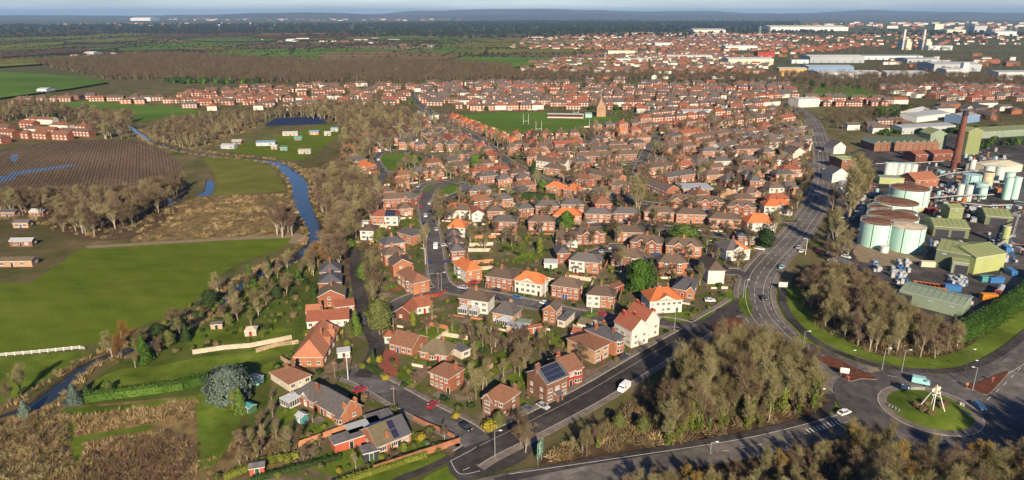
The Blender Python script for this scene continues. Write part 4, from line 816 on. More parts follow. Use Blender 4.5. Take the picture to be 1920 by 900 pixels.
HF('red-tiled bungalow with maroon gable left of the tall pine', (742,598), (770,602), 8, 3.0, 'gable', 2.6, 'brick_dark', 'tile_red', ridge='y', cols=2, name='bungalow', chim=[], group=GN)
HF('red-tiled bungalow with cream gable beside the estate street corner', (782,590), (811,585), 9, 2.8, 'gable', 2.6, 'render_cream', 'tile_red', cols=3, name='bungalow', group=GN)
for q, (a, c) in enumerate((((601,530),(640,527)), ((599,551),(641,548)), ((598,578),(647,575)))):
    HF('slate-roofed house, %s down the row beside the river gardens' % ORD[q], a, c, 9, 4.6, ('hip','hip','gable')[q], 3.0, 'brick_red', ('tile_slate','tile_slate','tile_olive')[q], ridge='y', cols=3, group=GN)
def SHED(label, p, yaw, w, d, h, wall, roofm, rh=0.7, name='shed', roof='gable', cat='shed'):
    c = G(*p); return house(name, label, c.x, c.y, R(yaw), w, d, h, roof, rh, wall, roofm, cat=cat, chim=[], cols=1, doors=(0.0,), sides=(0,0), ov=0.15, flatroof=(roof == 'flat'), group='sheds and garages in the gardens')
SHED('teal shed with pale roof on the small round lawn', (567,789), -35, 2.6, 2.6, 2.0, 'shed_teal', 'clad_grey')
SHED('green shed below the big blue cedar', (469,771), -30, 3, 2.4, 2.0, 'shed_green', 'shed_teal')
SHED('blue arched shed right of the big blue cedar', (482,718), -20, 3, 3, 2.1, 'car_teal', 'clad_pale')
SHED('scarlet shed with grey roof at the bottom left garden corner', (484,885), 15, 3.6, 3.0, 2.2, 'shed_red', 'flat_roof', 0.6)
SHED('long scarlet garage beside the corner bungalow', (655,833), 32, 9, 4, 2.6, 'shed_red', 'flat_roof', 0.3, 'garage', 'flat', 'garage')
SHED('pale flat-roofed garage beyond the scarlet garage', (683,812), 32, 9, 4.5, 2.6, 'brick_orange', 'clad_grey', 0.3, 'garage', 'flat', 'garage')
SHED('dark flat-roofed garage nearest the side street', (712,795), 32, 7, 4.5, 2.6, 'render_cream', 'flat_roof', 0.3, 'garage', 'flat', 'garage')
SHED('black-roofed garden room in front of the corner bungalow', (694,856), 25, 4.2, 3.4, 2.4, 'cloth_dark', 'flat_roof', 0.3, 'garden_room', 'flat')
SHED('white garage beside the terracotta house drive', (645,668), 15, 4, 3.5, 2.3, 'render_white', 'clad_pale', 0.3, 'garage', 'flat', 'garage')
SHED('red-roofed garage behind the slate-roofed brick house', (1095,636), -25, 8, 5, 2.6, 'render_white', 'tile_red', 1.4, 'garage', 'gable', 'garage')
SHED('grey flat shed below the square dark-roofed house', (967,620), -15, 6, 4, 2.3, 'fence_wood', 'clad_grey', 0.3, 'shed', 'flat')
SHED('green flat shed right of the square dark-roofed house', (982,613), -15, 5, 3.5, 2.2, 'fence_wood', 'clad_sage', 0.3, 'shed', 'flat')
SHED('long red-painted shed among the middle gardens', (1000,622), 20, 8, 2.6, 2.2, 'shed_red', 'tile_red', 0.6)
SHED('white garage with cream gable below the white villa gardens', (1100,615), -30, 5, 6, 2.5, 'render_cream', 'tile_olive', 1.4, 'garage', 'gable', 'garage')
SHED('white flat garage left of the narrow brick house', (1033,500), -5, 6, 6, 2.5, 'render_white', 'clad_pale', 0.3, 'garage', 'flat', 'garage')
SHED('rusty red garage roof above the white-halved semi', (1150,545), 40, 7, 5, 2.5, 'brick_scarlet', 'tile_rust', 1.2, 'garage', 'gable', 'garage')
SHED('small white open-fronted shed above the white river-wood house', (686,424), 0, 5, 4, 2.6, 'render_white', 'clad_pale', 0.3, 'garage', 'flat', 'garage')
SHED('tan summer house on the long garden lawn', (472,627), 10, 4, 3.4, 2.2, 'fence_pale', 'fence_pale', 1.0, 'summer_house', 'hip', 'summer house')
SHED('grey greenhouse-like shed at the top of the river gardens', (408,615), 10, 4, 2.6, 1.9, 'fence_wood', 'tile_grey', 0.8)

# ------------------------------------------------------------------ the estate behind: rows of houses
CAND = []
def row(desc, p0, p1, kind='semi', roofs=('tile_brown',), walls=('brick_red','brick_orange'), gap=None):
    a, c = G(*p0), G(*p1); L = (c-a).length; u = (c-a)/L; yaw = math.atan2(u.y, u.x)
    w = dict(semi=14.0, terrace=25.0, hip=10.0, gabled=14.0)[kind]; g = gap if gap is not None else dict(semi=3.0, terrace=1.5, hip=4.0, gabled=3.0)[kind]
    n = max(1, int(round((L+g)/(w+g)))); st = L/n
    nv = Vector((-u.y, u.x, 0)); got = []
    for i in range(n):
        p = a+u*(st*(i+0.5))+nv*4.3
        if blocked(p.x, p.y, 4.0) or near_road(p.x, p.y, 3.2): continue
        got.append((p, yaw+rng.uniform(-0.03,0.03), kind, rng.choice(walls), rng.choice(roofs), desc))
        foot(p.x, p.y, yaw, w, 8.5)
    for i, t in enumerate(got): CAND.append(t+(i, len(got)))
BR, GR, OR, RD = 'tile_brown', 'tile_grey', 'tile_orange', 'tile_red'
mixr = (BR, BR, GR, 'tile_rust'); redr = (RD, 'tile_rust', BR, BR, GR); wallm = ('brick_red','brick_red','brick_orange','brick_orange','render_white')
row('above the small round green', (682,286), (895,281), 'hip', redr); row('right of the small round green', (800,320), (864,313), 'semi', mixr); row('left of the small round green', (664,322), (716,332), 'semi', (OR,RD))
row('below the small round green', (846,300), (930,306), 'hip', redr); row('curving behind the crescent green', (772,349), (866,346), 'terrace', (GR,BR)); row('left of the crescent green', (735,362), (776,356), 'hip', ('tile_terracotta','tile_rust'))
row('below left of the crescent green', (738,384), (778,390), 'hip', mixr); row('right of the crescent green', (878,374), (924,371), 'semi', mixr); row('with red yard walls left of the estate street', (704,391), (741,389), 'terrace', (BR,))
row('above the lime conifers', (884,337), (960,331), 'semi', (RD,OR,BR)); row('beside the lime conifers', (930,352), (1000,348), 'hip', (OR,GR,BR)); row('left of the pointed lime conifer', (884,395), (960,388), 'semi', mixr)
row('upper side of the avenue', (838,224), (960,277), 'hip', (OR,RD,'tile_rust'), ('brick_red','brick_orange')); row('lower side of the avenue', (850,262), (935,306), 'hip', redr); row('pale terrace at the top of the avenue', (782,214), (842,238), 'terrace', (GR,), ('render_white',))
row('directly below the sports ground', (955,264), (1092,259), 'hip', redr); row('second row below the sports ground', (962,282), (1095,275), 'hip', redr); row('third row below the sports ground', (985,298), (1075,296), 'semi', mixr)
row('white terrace above the round evergreens', (1000,313), (1064,322), 'terrace', (BR,), ('render_white','brick_orange')); row('upper long terrace in mid estate', (1088,296), (1190,290), 'terrace', (GR,BR)); row('lower long terrace in mid estate', (1086,307), (1192,301), 'terrace', (GR,BR))
row('sloping row in mid estate', (1092,336), (1172,354), 'terrace', (BR,GR)); row('orange-roofed pair in mid estate', (1088,322), (1150,318), 'hip', (OR,OR,RD)); row('short row right of the sports ground', (1130,258), (1205,254), 'hip', (OR,RD,BR))
row('right of the mid estate terraces', (1136,283), (1216,279), 'semi', (GR,BR)); row('behind the mid estate terraces', (1160,272), (1252,266), 'semi', mixr); row('by the hall, upper terrace', (1200,331), (1268,323), 'terrace', (BR,)); row('by the hall, lower terrace', (1238,349), (1314,338), 'terrace', (BR,GR))
row('sloping row left of the hall', (1208,354), (1252,373), 'terrace', (BR,)); row('right of the flat-roofed hall', (1318,344), (1362,340), 'semi', mixr); row('front row east of the estate', (1302,270), (1372,258), 'terrace', (GR,BR)); row('second row east of the estate', (1312,281), (1398,266), 'terrace', (BR,))
row('third row east of the estate', (1316,296), (1378,294), 'semi', (GR,BR)); row('near the cream gables by the main road', (1384,334), (1442,332), 'semi', (GR,BR)); row('left of the main road bend', (1450,313), (1490,311), 'semi', (BR,), ('render_white','brick_orange')); row('short row west of the main road', (1386,314), (1424,312), 'semi', (GR,))
row('below the sports ground corner', (1108,246), (1205,240), 'hip', redr); row('long row east of the sports ground', (1212,246), (1330,234), 'semi', redr); row('upper row near the main road', (1335,240), (1455,226), 'semi', mixr, wallm); row('middle row near the main road', (1400,258), (1512,246), 'semi', mixr, wallm); row('lower row near the main road', (1410,282), (1524,271), 'semi', mixr, wallm)
row('behind the cream gables', (1398,300), (1448,302), 'semi', mixr); row('above the long evergreen hedge', (1020,364), (1085,374), 'hip', (OR,BR,GR)); row('right of the long evergreen hedge', (1098,374), (1135,380), 'hip', (GR,BR)); row('above the bare poplar', (1140,362), (1180,366), 'hip', (BR,))
row('middle row right of the avenue', (960,340), (1020,334), 'semi', mixr); row('short row above the evergreen hedge', (962,366), (1012,360), 'semi', mixr); row('above the main road trees', (1398,354), (1440,354), 'hip', mixr); row('beside the main road trees', (1442,368), (1496,366), 'hip', mixr, wallm); row('among the trees by the main road', (1394,378), (1428,377), 'hip', mixr)
row('east of the mid estate terraces', (1222,318), (1300,310), 'semi', mixr); row('centre of the eastern estate', (1330,316), (1380,314), 'semi', mixr, wallm); row('eastern estate lane', (1250,290), (1306,284), 'semi', mixr); row('orange roofs near the church', (1215,262), (1300,254), 'hip', (OR,RD,'tile_rust')); row('eastern edge of the estate', (1400,325), (1440,323), 'hip', mixr, wallm)
row('lane below the middle gardens', (1225,380), (1250,386), 'hip', mixr)
INF = wpoly([(650,282),(770,224),(850,248),(930,268),(1100,262),(1190,250),(1500,207),(1530,260),(1535,330),(1500,400),(1400,402),(1200,378),(1000,366),(880,400),(740,405),(700,360)])
rgi = random.Random(44); x0i, x1i = min(p.x for p in INF), max(p.x for p in INF); y0i, y1i = min(p.y for p in INF), max(p.y for p in INF); extra_ = []
GRN = [wpoly(q) for q in ([(862,212),(1020,209),(1120,212),(1195,230),(1185,245),(1060,254),(940,259),(897,241)], [(712,290),(745,286),(800,294),(785,312),(745,318),(715,318)], [(780,352),(815,345),(866,349),(850,364),(793,373)])]
for t_ in range(5200):
    x, y = rgi.uniform(x0i,x1i), rgi.uniform(y0i,y1i)
    if not inpoly(x, y, INF) or any(inpoly(x, y, g) for g in GRN): continue
    nb = min(CAND, key=lambda c: (c[0].x-x)**2+(c[0].y-y)**2); yaw = nb[1]; kind = rgi.choice(('hip','semi','semi','terrace')); w = {'hip':10,'semi':14,'terrace':25}[kind]; ca, sa = math.cos(yaw), math.sin(yaw)
    if any(blocked(x+u*ca-v*sa, y+u*sa+v*ca, 1.6) or near_road(x+u*ca-v*sa, y+u*sa+v*ca, 2.4) for u in (-w/2,-w/4,0,w/4,w/2) for v in (-6.5,0,6.5)): continue
    foot(x, y, yaw, w, 8.5); px_ = PX((x,y,0))[0]; extra_.append((px_, Vector((x,y,0)), yaw, kind, rgi.choice(('brick_red','brick_orange','brick_red','brick_red','brick_orange','brick_red','render_white')), rgi.choice((BR,BR,GR,GR,'tile_rust',RD))))
extra_.sort(key=lambda e_: e_[0])
ZN = ['between avenue and river wood','between avenue and round evergreens','amid western estate rows','amid central estate rows','amid mid estate rows','amid eastern rows','amid far eastern rows','amid rows by main road']
per = max(1, -(-len(extra_)//len(ZN)))
for i, e_ in enumerate(extra_): CAND.append(e_[1:]+(ZN[i//per], i % per, per))
for dsc, a, c in (('below the church', (1200,232), (1330,222)), ('beyond the church', (1340,218), (1460,210)), ('right of the church', (1220,220), (1330,210)), ('far row before the main road', (1360,206), (1480,196)), ('far row above the church', (1210,209), (1350,199)),
    ('first row behind the sports ground', (880,207), (1020,205)), ('second row behind the sports ground', (860,196), (1100,196)), ('third row behind the sports ground', (870,187), (1190,187)), ('fourth row behind the sports ground', (800,183), (1000,178)), ('fifth row behind the sports ground', (1030,178), (1230,178)),
    ('beside the church tower', (1130,200), (1210,199)), ('farthest row left of the main road', (1230,188), (1370,186)), ('farthest row by the main road', (1390,190), (1480,183))):
    row(dsc, a, c, 'semi', redr+(GR,), ('brick_red','brick_orange','render_white'), gap=1.5)
# the nearest of these as things of their own
CAND.sort(key=lambda t: t[0].length)
N_IND = 205
USED = set()
_proto = {}
def proto(kind, wall, roofm, var=0):
    k = (kind, wall, roofm, var)
    if k in _proto: return _proto[k], False
    n0 = len(FOOT)
    a = dict(group='houses of the estate behind', wins=True)
    by = ((-0.5,0.5) if kind == 'semi' else (0.35,) if kind == 'hip' else ()) if var == 1 else ()
    if kind == 'semi': e = house('semi_detached_house', 'x', 0, 0, 0, 14, 8.5, 5.2, 'hip', 2.8, wall, roofm, cols=5, doors=(-0.85,0.85), chim=[(-0.02,0)] if var != 2 else [(-0.45,0.2),(0.45,0.2)], bays=by, **a)
    elif kind == 'gabled': e = house('semi_detached_house', 'x', 0, 0, 0, 14, 8.5, 5.2, 'hip', 2.8, wall, roofm, cols=4, gables=[(-0.35,4,1.8,0.4),(0.35,4,1.8,0.4)], **a)
    elif kind == 'terrace': e = house('terraced_house', 'x', 0, 0, 0, 25, 8.5, 5.2, 'gable', 2.8, wall, roofm, cols=8, doors=(-0.85,-0.3,0.3,0.85), chim=[(-0.5,0),(0.0,0),(0.5,0)], **a)
    else: e = house('detached_house', 'x', 0, 0, 0, 10, 8.5, 5.1, 'hip', 3.1, wall, roofm, cols=3, doors=(-0.6,), chim=[(0.3,0.1)], bays=by, gables=[(0.4,3.6,1.6,0.5)] if var == 0 else [], **a)
    if var in (1, 2) and kind != 'terrace':
        w_ = 14 if kind != 'hip' else 10; sx = 1 if var == 1 else -1; b = MB(); b.box(0.01, 2.7, -3.0, 3.6, -0.15, 2.5, 0, bottom=False); b.box(-0.0, 2.85, -3.15, 3.75, 2.502, 2.68, 1); b.box(0.4, 2.4, -3.06, -3.002, 0.02, 2.1, 2)
        o = obj('side_extension', b.mesh('side_extension', [wall, 'flat_roof', 'trim_white' if var == 1 else 'door_brown']), e, (sx*w_/2 if sx > 0 else -w_/2-2.7, 0, 0))
    if var == 2 and kind != 'terrace':
        b = MB(); b.box(-1.6, 1.6, 0.01, 2.6, -0.1, 2.4, 0, bottom=False); b.face([(-1.8,0,3.1),(1.8,0,3.1),(1.8,2.8,2.41),(-1.8,2.8,2.41)], 1); obj('rear_extension', b.mesh('rear_extension', [wall, roofm]), e, (1.5, 4.25, 0))
        b = MB(); b.face([(-1.2,-1.2,0.75),(1.2,-1.2,0.75),(1.2,-1.2,1.95),(-1.2,-1.2,1.95)], 1); b.box(-1.3, 1.3, -1.15, 1.2, -0.2, 2.0, 0, top=2, bottom=False); obj('dormer', b.mesh('dormer', ['trim_white','glass_dark','flat_roof']), e, (-2.0, -1.0, 5.6))
    del FOOT[n0:]; _proto[k] = e; return e, True
RN = dict(tile_brown='brown', tile_grey='grey', tile_orange='orange', tile_red='red', tile_rust='rust', tile_terracotta='terracotta')
WN = dict(brick_red='red brick', brick_orange='orange brick', render_white='white')
KN = dict(semi='semi', hip='detached house', terrace='terrace', gabled='gabled semi')
for (p, yaw, kind, wall, roofm, desc, i, n) in CAND[:N_IND]:
    e, fresh = proto(kind, wall, roofm, rng.choice((0,0,1,1,2)))
    if fresh: e.location = (p.x, p.y, 0); e.rotation_euler = (0, 0, yaw); o = e
    else: o = dup(e, (p.x, p.y, 0), yaw)
    pos = 'only house' if n == 1 else (ORD[min(i,19)]+' from left')
    lb = '%s %s, %s roof, %s, %s' % (WN[wall], KN[kind], RN[roofm], pos, desc)
    tag(o, lb, 'house', 'houses of the estate behind')
# the rest, too many and too far to count: one mass of houses
SB = MB(); SM = ['brick_red','brick_orange','brick_brown','render_white','render_cream','tile_brown','tile_grey','tile_red','tile_rust','tile_orange','trim_white','glass_dark']
def mass_house(x, y, yaw, w, d, h, rh, wm, rm, windows=True, z=0.0, gable=False):
    SB.M = Matrix.Translation((x, y, z)) @ Matrix.Rotation(yaw, 4, 'Z')
    SB.box(-w/2, w/2, -d/2, d/2, -0.2, h, wm, bottom=False)
    ov = 0.3; ins = 0 if gable else d/2*0.9; x0, x1, y0, y1 = -w/2-ov, w/2+ov, -d/2-ov, d/2+ov; zt = h+rh
    SB.face([(x0,y0,h+0.02), (x1,y0,h+0.02), (x1-ins,0,zt), (x0+ins,0,zt)], rm); SB.face([(x1,y1,h+0.02), (x0,y1,h+0.02), (x0+ins,0,zt), (x1-ins,0,zt)], rm)
    SB.face([(x0,y1,h+0.02), (x0,y0,h+0.02), (x0+ins,0,zt)], rm if not gable else wm); SB.face([(x1,y0,h+0.02), (x1,y1,h+0.02), (x1-ins,0,zt)], rm if not gable else wm)
    if windows:
        n = max(2, int(w/3.5))
        for i in range(n):
            xx = -w/2+w*(i+0.5)/n
            for zz in ((0.9, 2.2), (3.4, 4.6)):
                if zz[1] > h: continue
                SB.face([(xx-0.95,-d/2-0.05,zz[0]), (xx+0.95,-d/2-0.05,zz[0]), (xx+0.95,-d/2-0.05,zz[1]), (xx-0.95,-d/2-0.05,zz[1])], 10)
        SB.box(-0.5+w*0.1, 0.5+w*0.1, -0.35, 0.35, zt-0.4, zt+1.3, wm if wm < 3 else 0)
for (p, yaw, kind, wall, roofm, desc, i, n) in CAND[N_IND:]:
    w = dict(semi=14, terrace=25, hip=10, gabled=14)[kind]
    mass_house(p.x, p.y, yaw, w, 8.5, 5.2, 2.8, SM.index(wall), SM.index(roofm) if roofm in SM else 8)
def town(px_poly, angle, dx, dy, wmix, rmix, keep=0.8, windows=True, hs=(5.0,5.4), jit=2.0, wsz=(9,22), z=0.0, seed=1):
    rg = random.Random(seed); W = wpoly(px_poly); ca, sa = math.cos(angle), math.sin(angle)
    us = [p.x*ca+p.y*sa for p in W]; vs2 = [-p.x*sa+p.y*ca for p in W]
    v = min(vs2)
    while v < max(vs2):
        u = min(us); rm_row = rg.choice(rmix); wm_row = rg.choice(wmix)
        while u < max(us):
            w = rg.uniform(*wsz); x, y = u*ca-v*sa, u*sa+v*ca+rg.uniform(-jit,jit)
            if inpoly(x, y, W) and rg.random() < keep and not near_road(x, y, 5) and not blocked(x, y, 6):
                mass_house(x, y, angle+rg.uniform(-0.05,0.05)+(math.pi/2 if rg.random() < 0.08 else 0), w, rg.uniform(7,9.5), rg.uniform(*hs), rg.uniform(2.2,3.2), wm_row if rg.random() < 0.65 else rg.choice(wmix), rm_row if rg.random() < 0.7 else rg.choice(rmix), windows, z, rg.random() < 0.4)
            u += w+rg.uniform(2, dx)
        v += dy*rg.uniform(0.85, 1.15)
WM = [0,0,0,1,1,2,2,3]; RM = [5,5,6,6,7,8]
town([(300,200),(330,178),(470,165),(640,160),(775,162),(772,182),(770,200),(690,204),(600,205),(470,212),(390,210)], R(6), 10, 25, WM+[4], RM, 0.72, True, seed=2)
town([(20,192),(130,186),(300,186),(330,194),(290,198),(150,190),(20,198)], R(4), 4, 26, WM, RM, 0.9, True, seed=3)
town([(-40,235),(60,225),(165,240),(170,258),(90,268),(-40,280)], R(-14), 6, 24, [0,0,1,3], [7,8,5,8], 0.85, True, seed=4)
town([(780,160),(900,156),(1200,156),(1480,160),(1500,190),(1470,205),(1190,228),(1180,208),(1000,205),(860,206),(800,196),(785,178)], R(-3), 9, 23, WM, RM+[5,6], 0.74, True, seed=5)
town([(1640,165),(1760,158),(1920,165),(2000,172),(2000,195),(1900,190),(1760,190),(1660,178)], R(24), 6, 22, [0,0,2,3], [7,7,8,6], 0.85, True, seed=6)
town([(1500,186),(1560,186),(1680,188),(1700,200),(1600,204),(1530,200)], R(2), 8, 24, [0,0,2,3], [7,5,6], 0.8, True, seed=7)
town([(1590,240),(1650,232),(1720,236),(1700,250),(1610,256)], R(6), 8, 22, [0,2,3], [6,5], 0.7, True, seed=8)
town([(1000,118),(1120,100),(1300,96),(1400,104),(1460,120),(1440,138),(1300,140),(1100,138),(960,134)], R(-12), 12, 34, [0,1,2,3,4,0], RM, 0.7, False, seed=9)
town([(900,134),(700,136),(760,128),(900,126),(980,130)], R(5), 10, 40, [0,3,3], RM, 0.6, False, seed=10)
town([(980,92),(1080,78),(1300,72),(1440,76),(1520,88),(1440,98),(1200,94)], R(-8), 18, 45, [0,1,2,3,4], RM, 0.65, False, wsz=(9,26), seed=11)
town([(1440,100),(1560,84),(1660,80),(1560,96),(1480,112)], R(-20), 18, 45, [0,0,1,3], [7,7,8], 0.6, False, seed=12)
town([(40,104),(240,98),(330,104),(180,112)], R(3), 60, 110, [3,0,3], RM, 0.35, False, seed=13)
town([(470,74),(640,72),(820,75),(700,82),(520,82)], R(3), 90, 160, [3,3,0], RM, 0.35, False, wsz=(14,60), seed=14)
town([(560,90),(780,84),(880,88),(760,96)], R(3), 80, 120, [3,0,1], RM, 0.3, False, wsz=(10,30), seed=15)
town([(60,46),(250,44),(520,44),(600,47),(420,49),(120,52)], R(2), 160, 260, [4,2,0,3], [6,8,7], 0.4, False, wsz=(20,80), hs=(6,12), seed=16)
town([(250,34),(480,32),(900,36),(760,40),(400,40)], R(2), 260, 420, [4,2,0], [6,8], 0.3, False, wsz=(30,120), hs=(8,14), seed=17)
town([(1440,48),(1700,42),(1960,44),(1960,60),(1700,56),(1500,54)], R(2), 140, 260, [3,4,0], [6,8], 0.45, False, wsz=(20,90), hs=(7,20), seed=18)
town([(950,92),(980,70),(1200,62),(1480,64),(1560,76),(1440,80),(1200,76),(1060,84)], R(-5), 30, 70, [0,1,3,4,3,0], RM, 0.6, False, wsz=(9,24), seed=21)
town([(1450,72),(1700,62),(1920,66),(1960,84),(1800,86),(1700,96),(1560,86)], R(3), 60, 110, [0,0,3,4,1], RM, 0.5, False, wsz=(10,30), seed=22)
town([(1640,112),(1780,104),(1960,106),(1960,128),(1800,130),(1680,128)], R(8), 60, 80, [3,4,0,3], [6,6,8], 0.5, False, wsz=(14,45), hs=(5,9), seed=23)
town([(960,140),(1100,138),(1440,142),(1480,152),(1300,150),(1000,150)], R(0), 20, 40, [0,0,1,3], RM, 0.35, False, seed=24)
town([(1730,200),(1860,200),(1960,210),(1960,228),(1880,226),(1790,222)], R(12), 14, 30, [0,2,3,4], [6,6,5], 0.6, False, wsz=(10,30), seed=25)
SB.M = None
tag(obj('distant_houses', SB.mesh('distant_houses', SM)), 'rows of distant red and white houses spread to the far towns', 'houses', kind='stuff')

# ------------------------------------------------------------------ vegetation: prototypes
def rv(rg): 
    z = rg.uniform(-1,1); a = rg.uniform(0, 2*math.pi); r = math.sqrt(1-z*z); return Vector((r*math.cos(a), r*math.sin(a), z))
def sliver(b, p, d, L, w, rg, m=0):
    u = d.cross(rv(rg))
    if u.length < 1e-3: return
    u.normalize(); b.face([p-u*w/2, p+u*w/2, p+d*L], m)
def bare_meshes(seed, h, spread, limbs, fine, upright=0.55, bark='bark', twig='twig_brown', fork=0.3, tw=0.075):
    """trunk + limbs as one mesh, the fine twigs as another"""
    rg = random.Random(seed); T = MB(); W = MB()
    r0 = h*0.022+0.05
    def limb(p, d, L, r, lev):
        n = 3 if lev < 2 else 2; q = p
        for i in range(n):
            d2 = (d+rv(rg)*0.22+Vector((0,0,0.10*lev))).normalized(); e = q+d2*L/n; ra, rb = r*(1-0.55*i/n), r*(1-0.55*(i+1)/n)
            (T if lev < 2 else T).tube(q, e, ra, rb, 5 if lev == 0 else 3, 0, False); q, d = e, d2
            if lev < 2 and i >= 1:
                for k in range(2 if lev else 2):
                    dd = (d*upright+rv(rg)*0.75+Vector((0,0,0.25))).normalized(); limb(q, dd, L*rg.uniform(0.38,0.6), rb*0.62, lev+1)
        for k in range(fine):
            t = rg.uniform(0.15, 1.0); s = p.lerp(q, t); dd = (d*0.55+rv(rg)*0.75+Vector((0,0,0.35))).normalized(); L2 = rg.uniform(0.5,1.0)*h*0.11+0.35
            sliver(W, s, dd, L2, tw, rg)
            for j in range(2): sliver(W, s+dd*L2*rg.uniform(0.3,0.8), (dd+rv(rg)*0.7+Vector((0,0,0.2))).normalized(), L2*rg.uniform(0.5,0.8), tw*0.75, rg)
    q = Vector((0,0,-0.2)); d = Vector((rg.uniform(-.06,.06), rg.uniform(-.06,.06), 1)).normalized(); tops = []
    segs = 5; hh = h*0.62
    for i in range(segs):
        e = q+d*(hh/segs); T.tube(q, e, r0*(1.15-0.13*i), r0*(1.15-0.13*(i+1)), 6, 0, False); q = e; tops.append(q.copy()); d = (d+rv(rg)*0.09).normalized()
    for i in range(limbs):
        t = fork+(1-fork)*(i/limbs); k = min(segs-1, int(t*segs)); a = i*2.4+rg.uniform(-.4,.4)
        dd = Vector((math.cos(a)*spread, math.sin(a)*spread, rg.uniform(0.55,1.1))).normalized()
        limb(tops[k], dd, h*rg.uniform(0.26,0.40)*(1.15-0.45*t), r0*0.5*(1.1-0.5*t), 0 if i % 2 == 0 else 1)
    limb(q, d, h*0.36, r0*0.45, 0)
    return T.mesh('trunk', [bark]), W.mesh('crown', [twig])
def leaf_blob(b, c, rad, n, size, rg, m=0, squash=(1,1,1), shell=0.55):
    for i in range(n):
        v = rv(rg); rr = shell+(1-shell)*rg.random()**0.5
        p = Vector((c[0]+v.x*rad*rr*squash[0], c[1]+v.y*rad*rr*squash[1], c[2]+v.z*rad*rr*squash[2]))
        a = rv(rg); u = (a.orthogonal()).normalized(); w = a.cross(u); s = size*rg.uniform(0.6,1.3)
        nrm = (v+rv(rg)*0.6).normalized(); u = nrm.orthogonal().normalized(); w = nrm.cross(u)
        k = rg.uniform(0, 6.28); u2 = u*math.cos(k)+w*math.sin(k); w2 = nrm.cross(u2)
        b.face([p-u2*s*0.5-w2*s*0.35, p+u2*s*0.5-w2*s*0.2, p+u2*s*0.15+w2*s*0.55], m)
def conifer_meshes(seed, h, r, leaf, n=1500, shape='cone', base=0.04, size=0.55):
    rg = random.Random(seed); T = MB(); T.tube((0,0,-0.2), (0,0,h*0.9), 0.03*h**0.8+0.05, 0.03, 6, 0, False)
    for i in range(14):
        z = h*(0.1+0.8*i/14); a = i*2.4; rr = r*0.7*(1-z/h*0.8); T.tube((0,0,z), (math.cos(a)*rr, math.sin(a)*rr, z+0.2), 0.06, 0.02, 3, 0, False)
    B = MB(); ph = rg.uniform(0, 6)
    for i in range(n):
        t = rg.random(); 
        if shape == 'cone': t = t**1.35; R_ = r*(1-t)**0.85+0.08
        elif shape == 'column': R_ = r*(1-max(0,(t-0.72)/0.28)**2)**0.5*(0.85+0.15*min(1,t*6)) if t < 1 else 0.1
        else: R_ = r*math.sqrt(max(0.02, 1-(2*t-0.95)**2))
        z = h*(base+(1-base)*t); a = rg.uniform(0, 6.283); lump = 1+0.16*math.sin(a*3+z*1.7+ph)+0.12*math.sin(a*5-z*2.3)
        rr = R_*lump*(0.62+0.38*rg.random()**0.5); p = Vector((math.cos(a)*rr, math.sin(a)*rr, z))
        nrm = (Vector((math.cos(a), math.sin(a), 0.5))+rv(rg)*0.55).normalized(); u = nrm.orthogonal().normalized(); w = nrm.cross(u); k = rg.uniform(0,6.28); u2 = u*math.cos(k)+w*math.sin(k); w2 = nrm.cross(u2); s = size*rg.uniform(0.6,1.3)
        B.face([p-u2*s*0.5-w2*s*0.35, p+u2*s*0.5-w2*s*0.2, p+u2*s*0.15+w2*s*0.55])
    # dark inner mass
    pr = [(r*0.45*(1 if shape != 'cone' else 1), h*base+0.1), (r*0.6, h*0.3), (r*(0.3 if shape == 'cone' else 0.6), h*0.65), (0.02, h*0.93)]
    B.lathe(pr, 9)
    return T.mesh('trunk', ['bark']), B.mesh('crown', [leaf])
def bush_meshes(seed, r, leaf, n=420, size=0.32, squash=0.8):
    rg = random.Random(seed); B = MB()
    for k in range(4):
        c = (rg.uniform(-.35,.35)*r, rg.uniform(-.35,.35)*r, r*squash*rg.uniform(0.6,0.85)); leaf_blob(B, c, r*rg.uniform(0.6,0.8), n//4, size, rg, 0, (1,1,squash), 0.6)
    B.lathe([(r*0.5,-0.1),(r*0.62,r*squash*0.5),(r*0.4,r*squash*1.0),(0.02,r*squash*1.2)], 8)
    return B.mesh('foliage', [leaf])
BARE = {}
for k in range(5): BARE['brown%d' % k] = bare_meshes(100+k, 10, 0.62, 8, 12, upright=0.7, twig='twig_brown', tw=0.055, fork=0.25)
for k in range(5): BARE['olive%d' % k] = bare_meshes(120+k, 10, 0.33, 9, 9, upright=1.15, twig='twig_olive', bark=('bark','bark_pale')[k % 2], tw=0.055, fork=0.22)
for k in range(2): BARE['gold%d' % k] = bare_meshes(140+k, 9, 0.8, 8, 11, twig='twig_gold')
for k in range(2): BARE['rust%d' % k] = bare_meshes(150+k, 9, 0.8, 8, 11, twig='twig_rust')
for k in range(3): BARE['purple%d' % k] = bare_meshes(160+k, 10, 0.5, 9, 12, upright=0.9, twig='twig_purple', bark='bark_pale', tw=0.055, fork=0.2)
for k in range(2): BARE['poplar%d' % k] = bare_meshes(170+k, 10, 0.22, 12, 9, upright=1.4, twig='twig_olive', fork=0.1)
IVY = []
for k in range(3):
    rg = random.Random(300+k); B = MB()
    for i in range(900):
        z = 0.2+7.8*rg.random()**0.9; a = rg.uniform(0,6.28); rr = (0.55+0.6*math.sin(z*1.1+k)**2)*(1.15-z/11)*rg.uniform(0.6,1.2); leaf_blob(B, (math.cos(a)*rr, math.sin(a)*rr, z), 0.12, 1, 0.46, rg)
    IVY.append(B.mesh('ivy', ['ivy']))
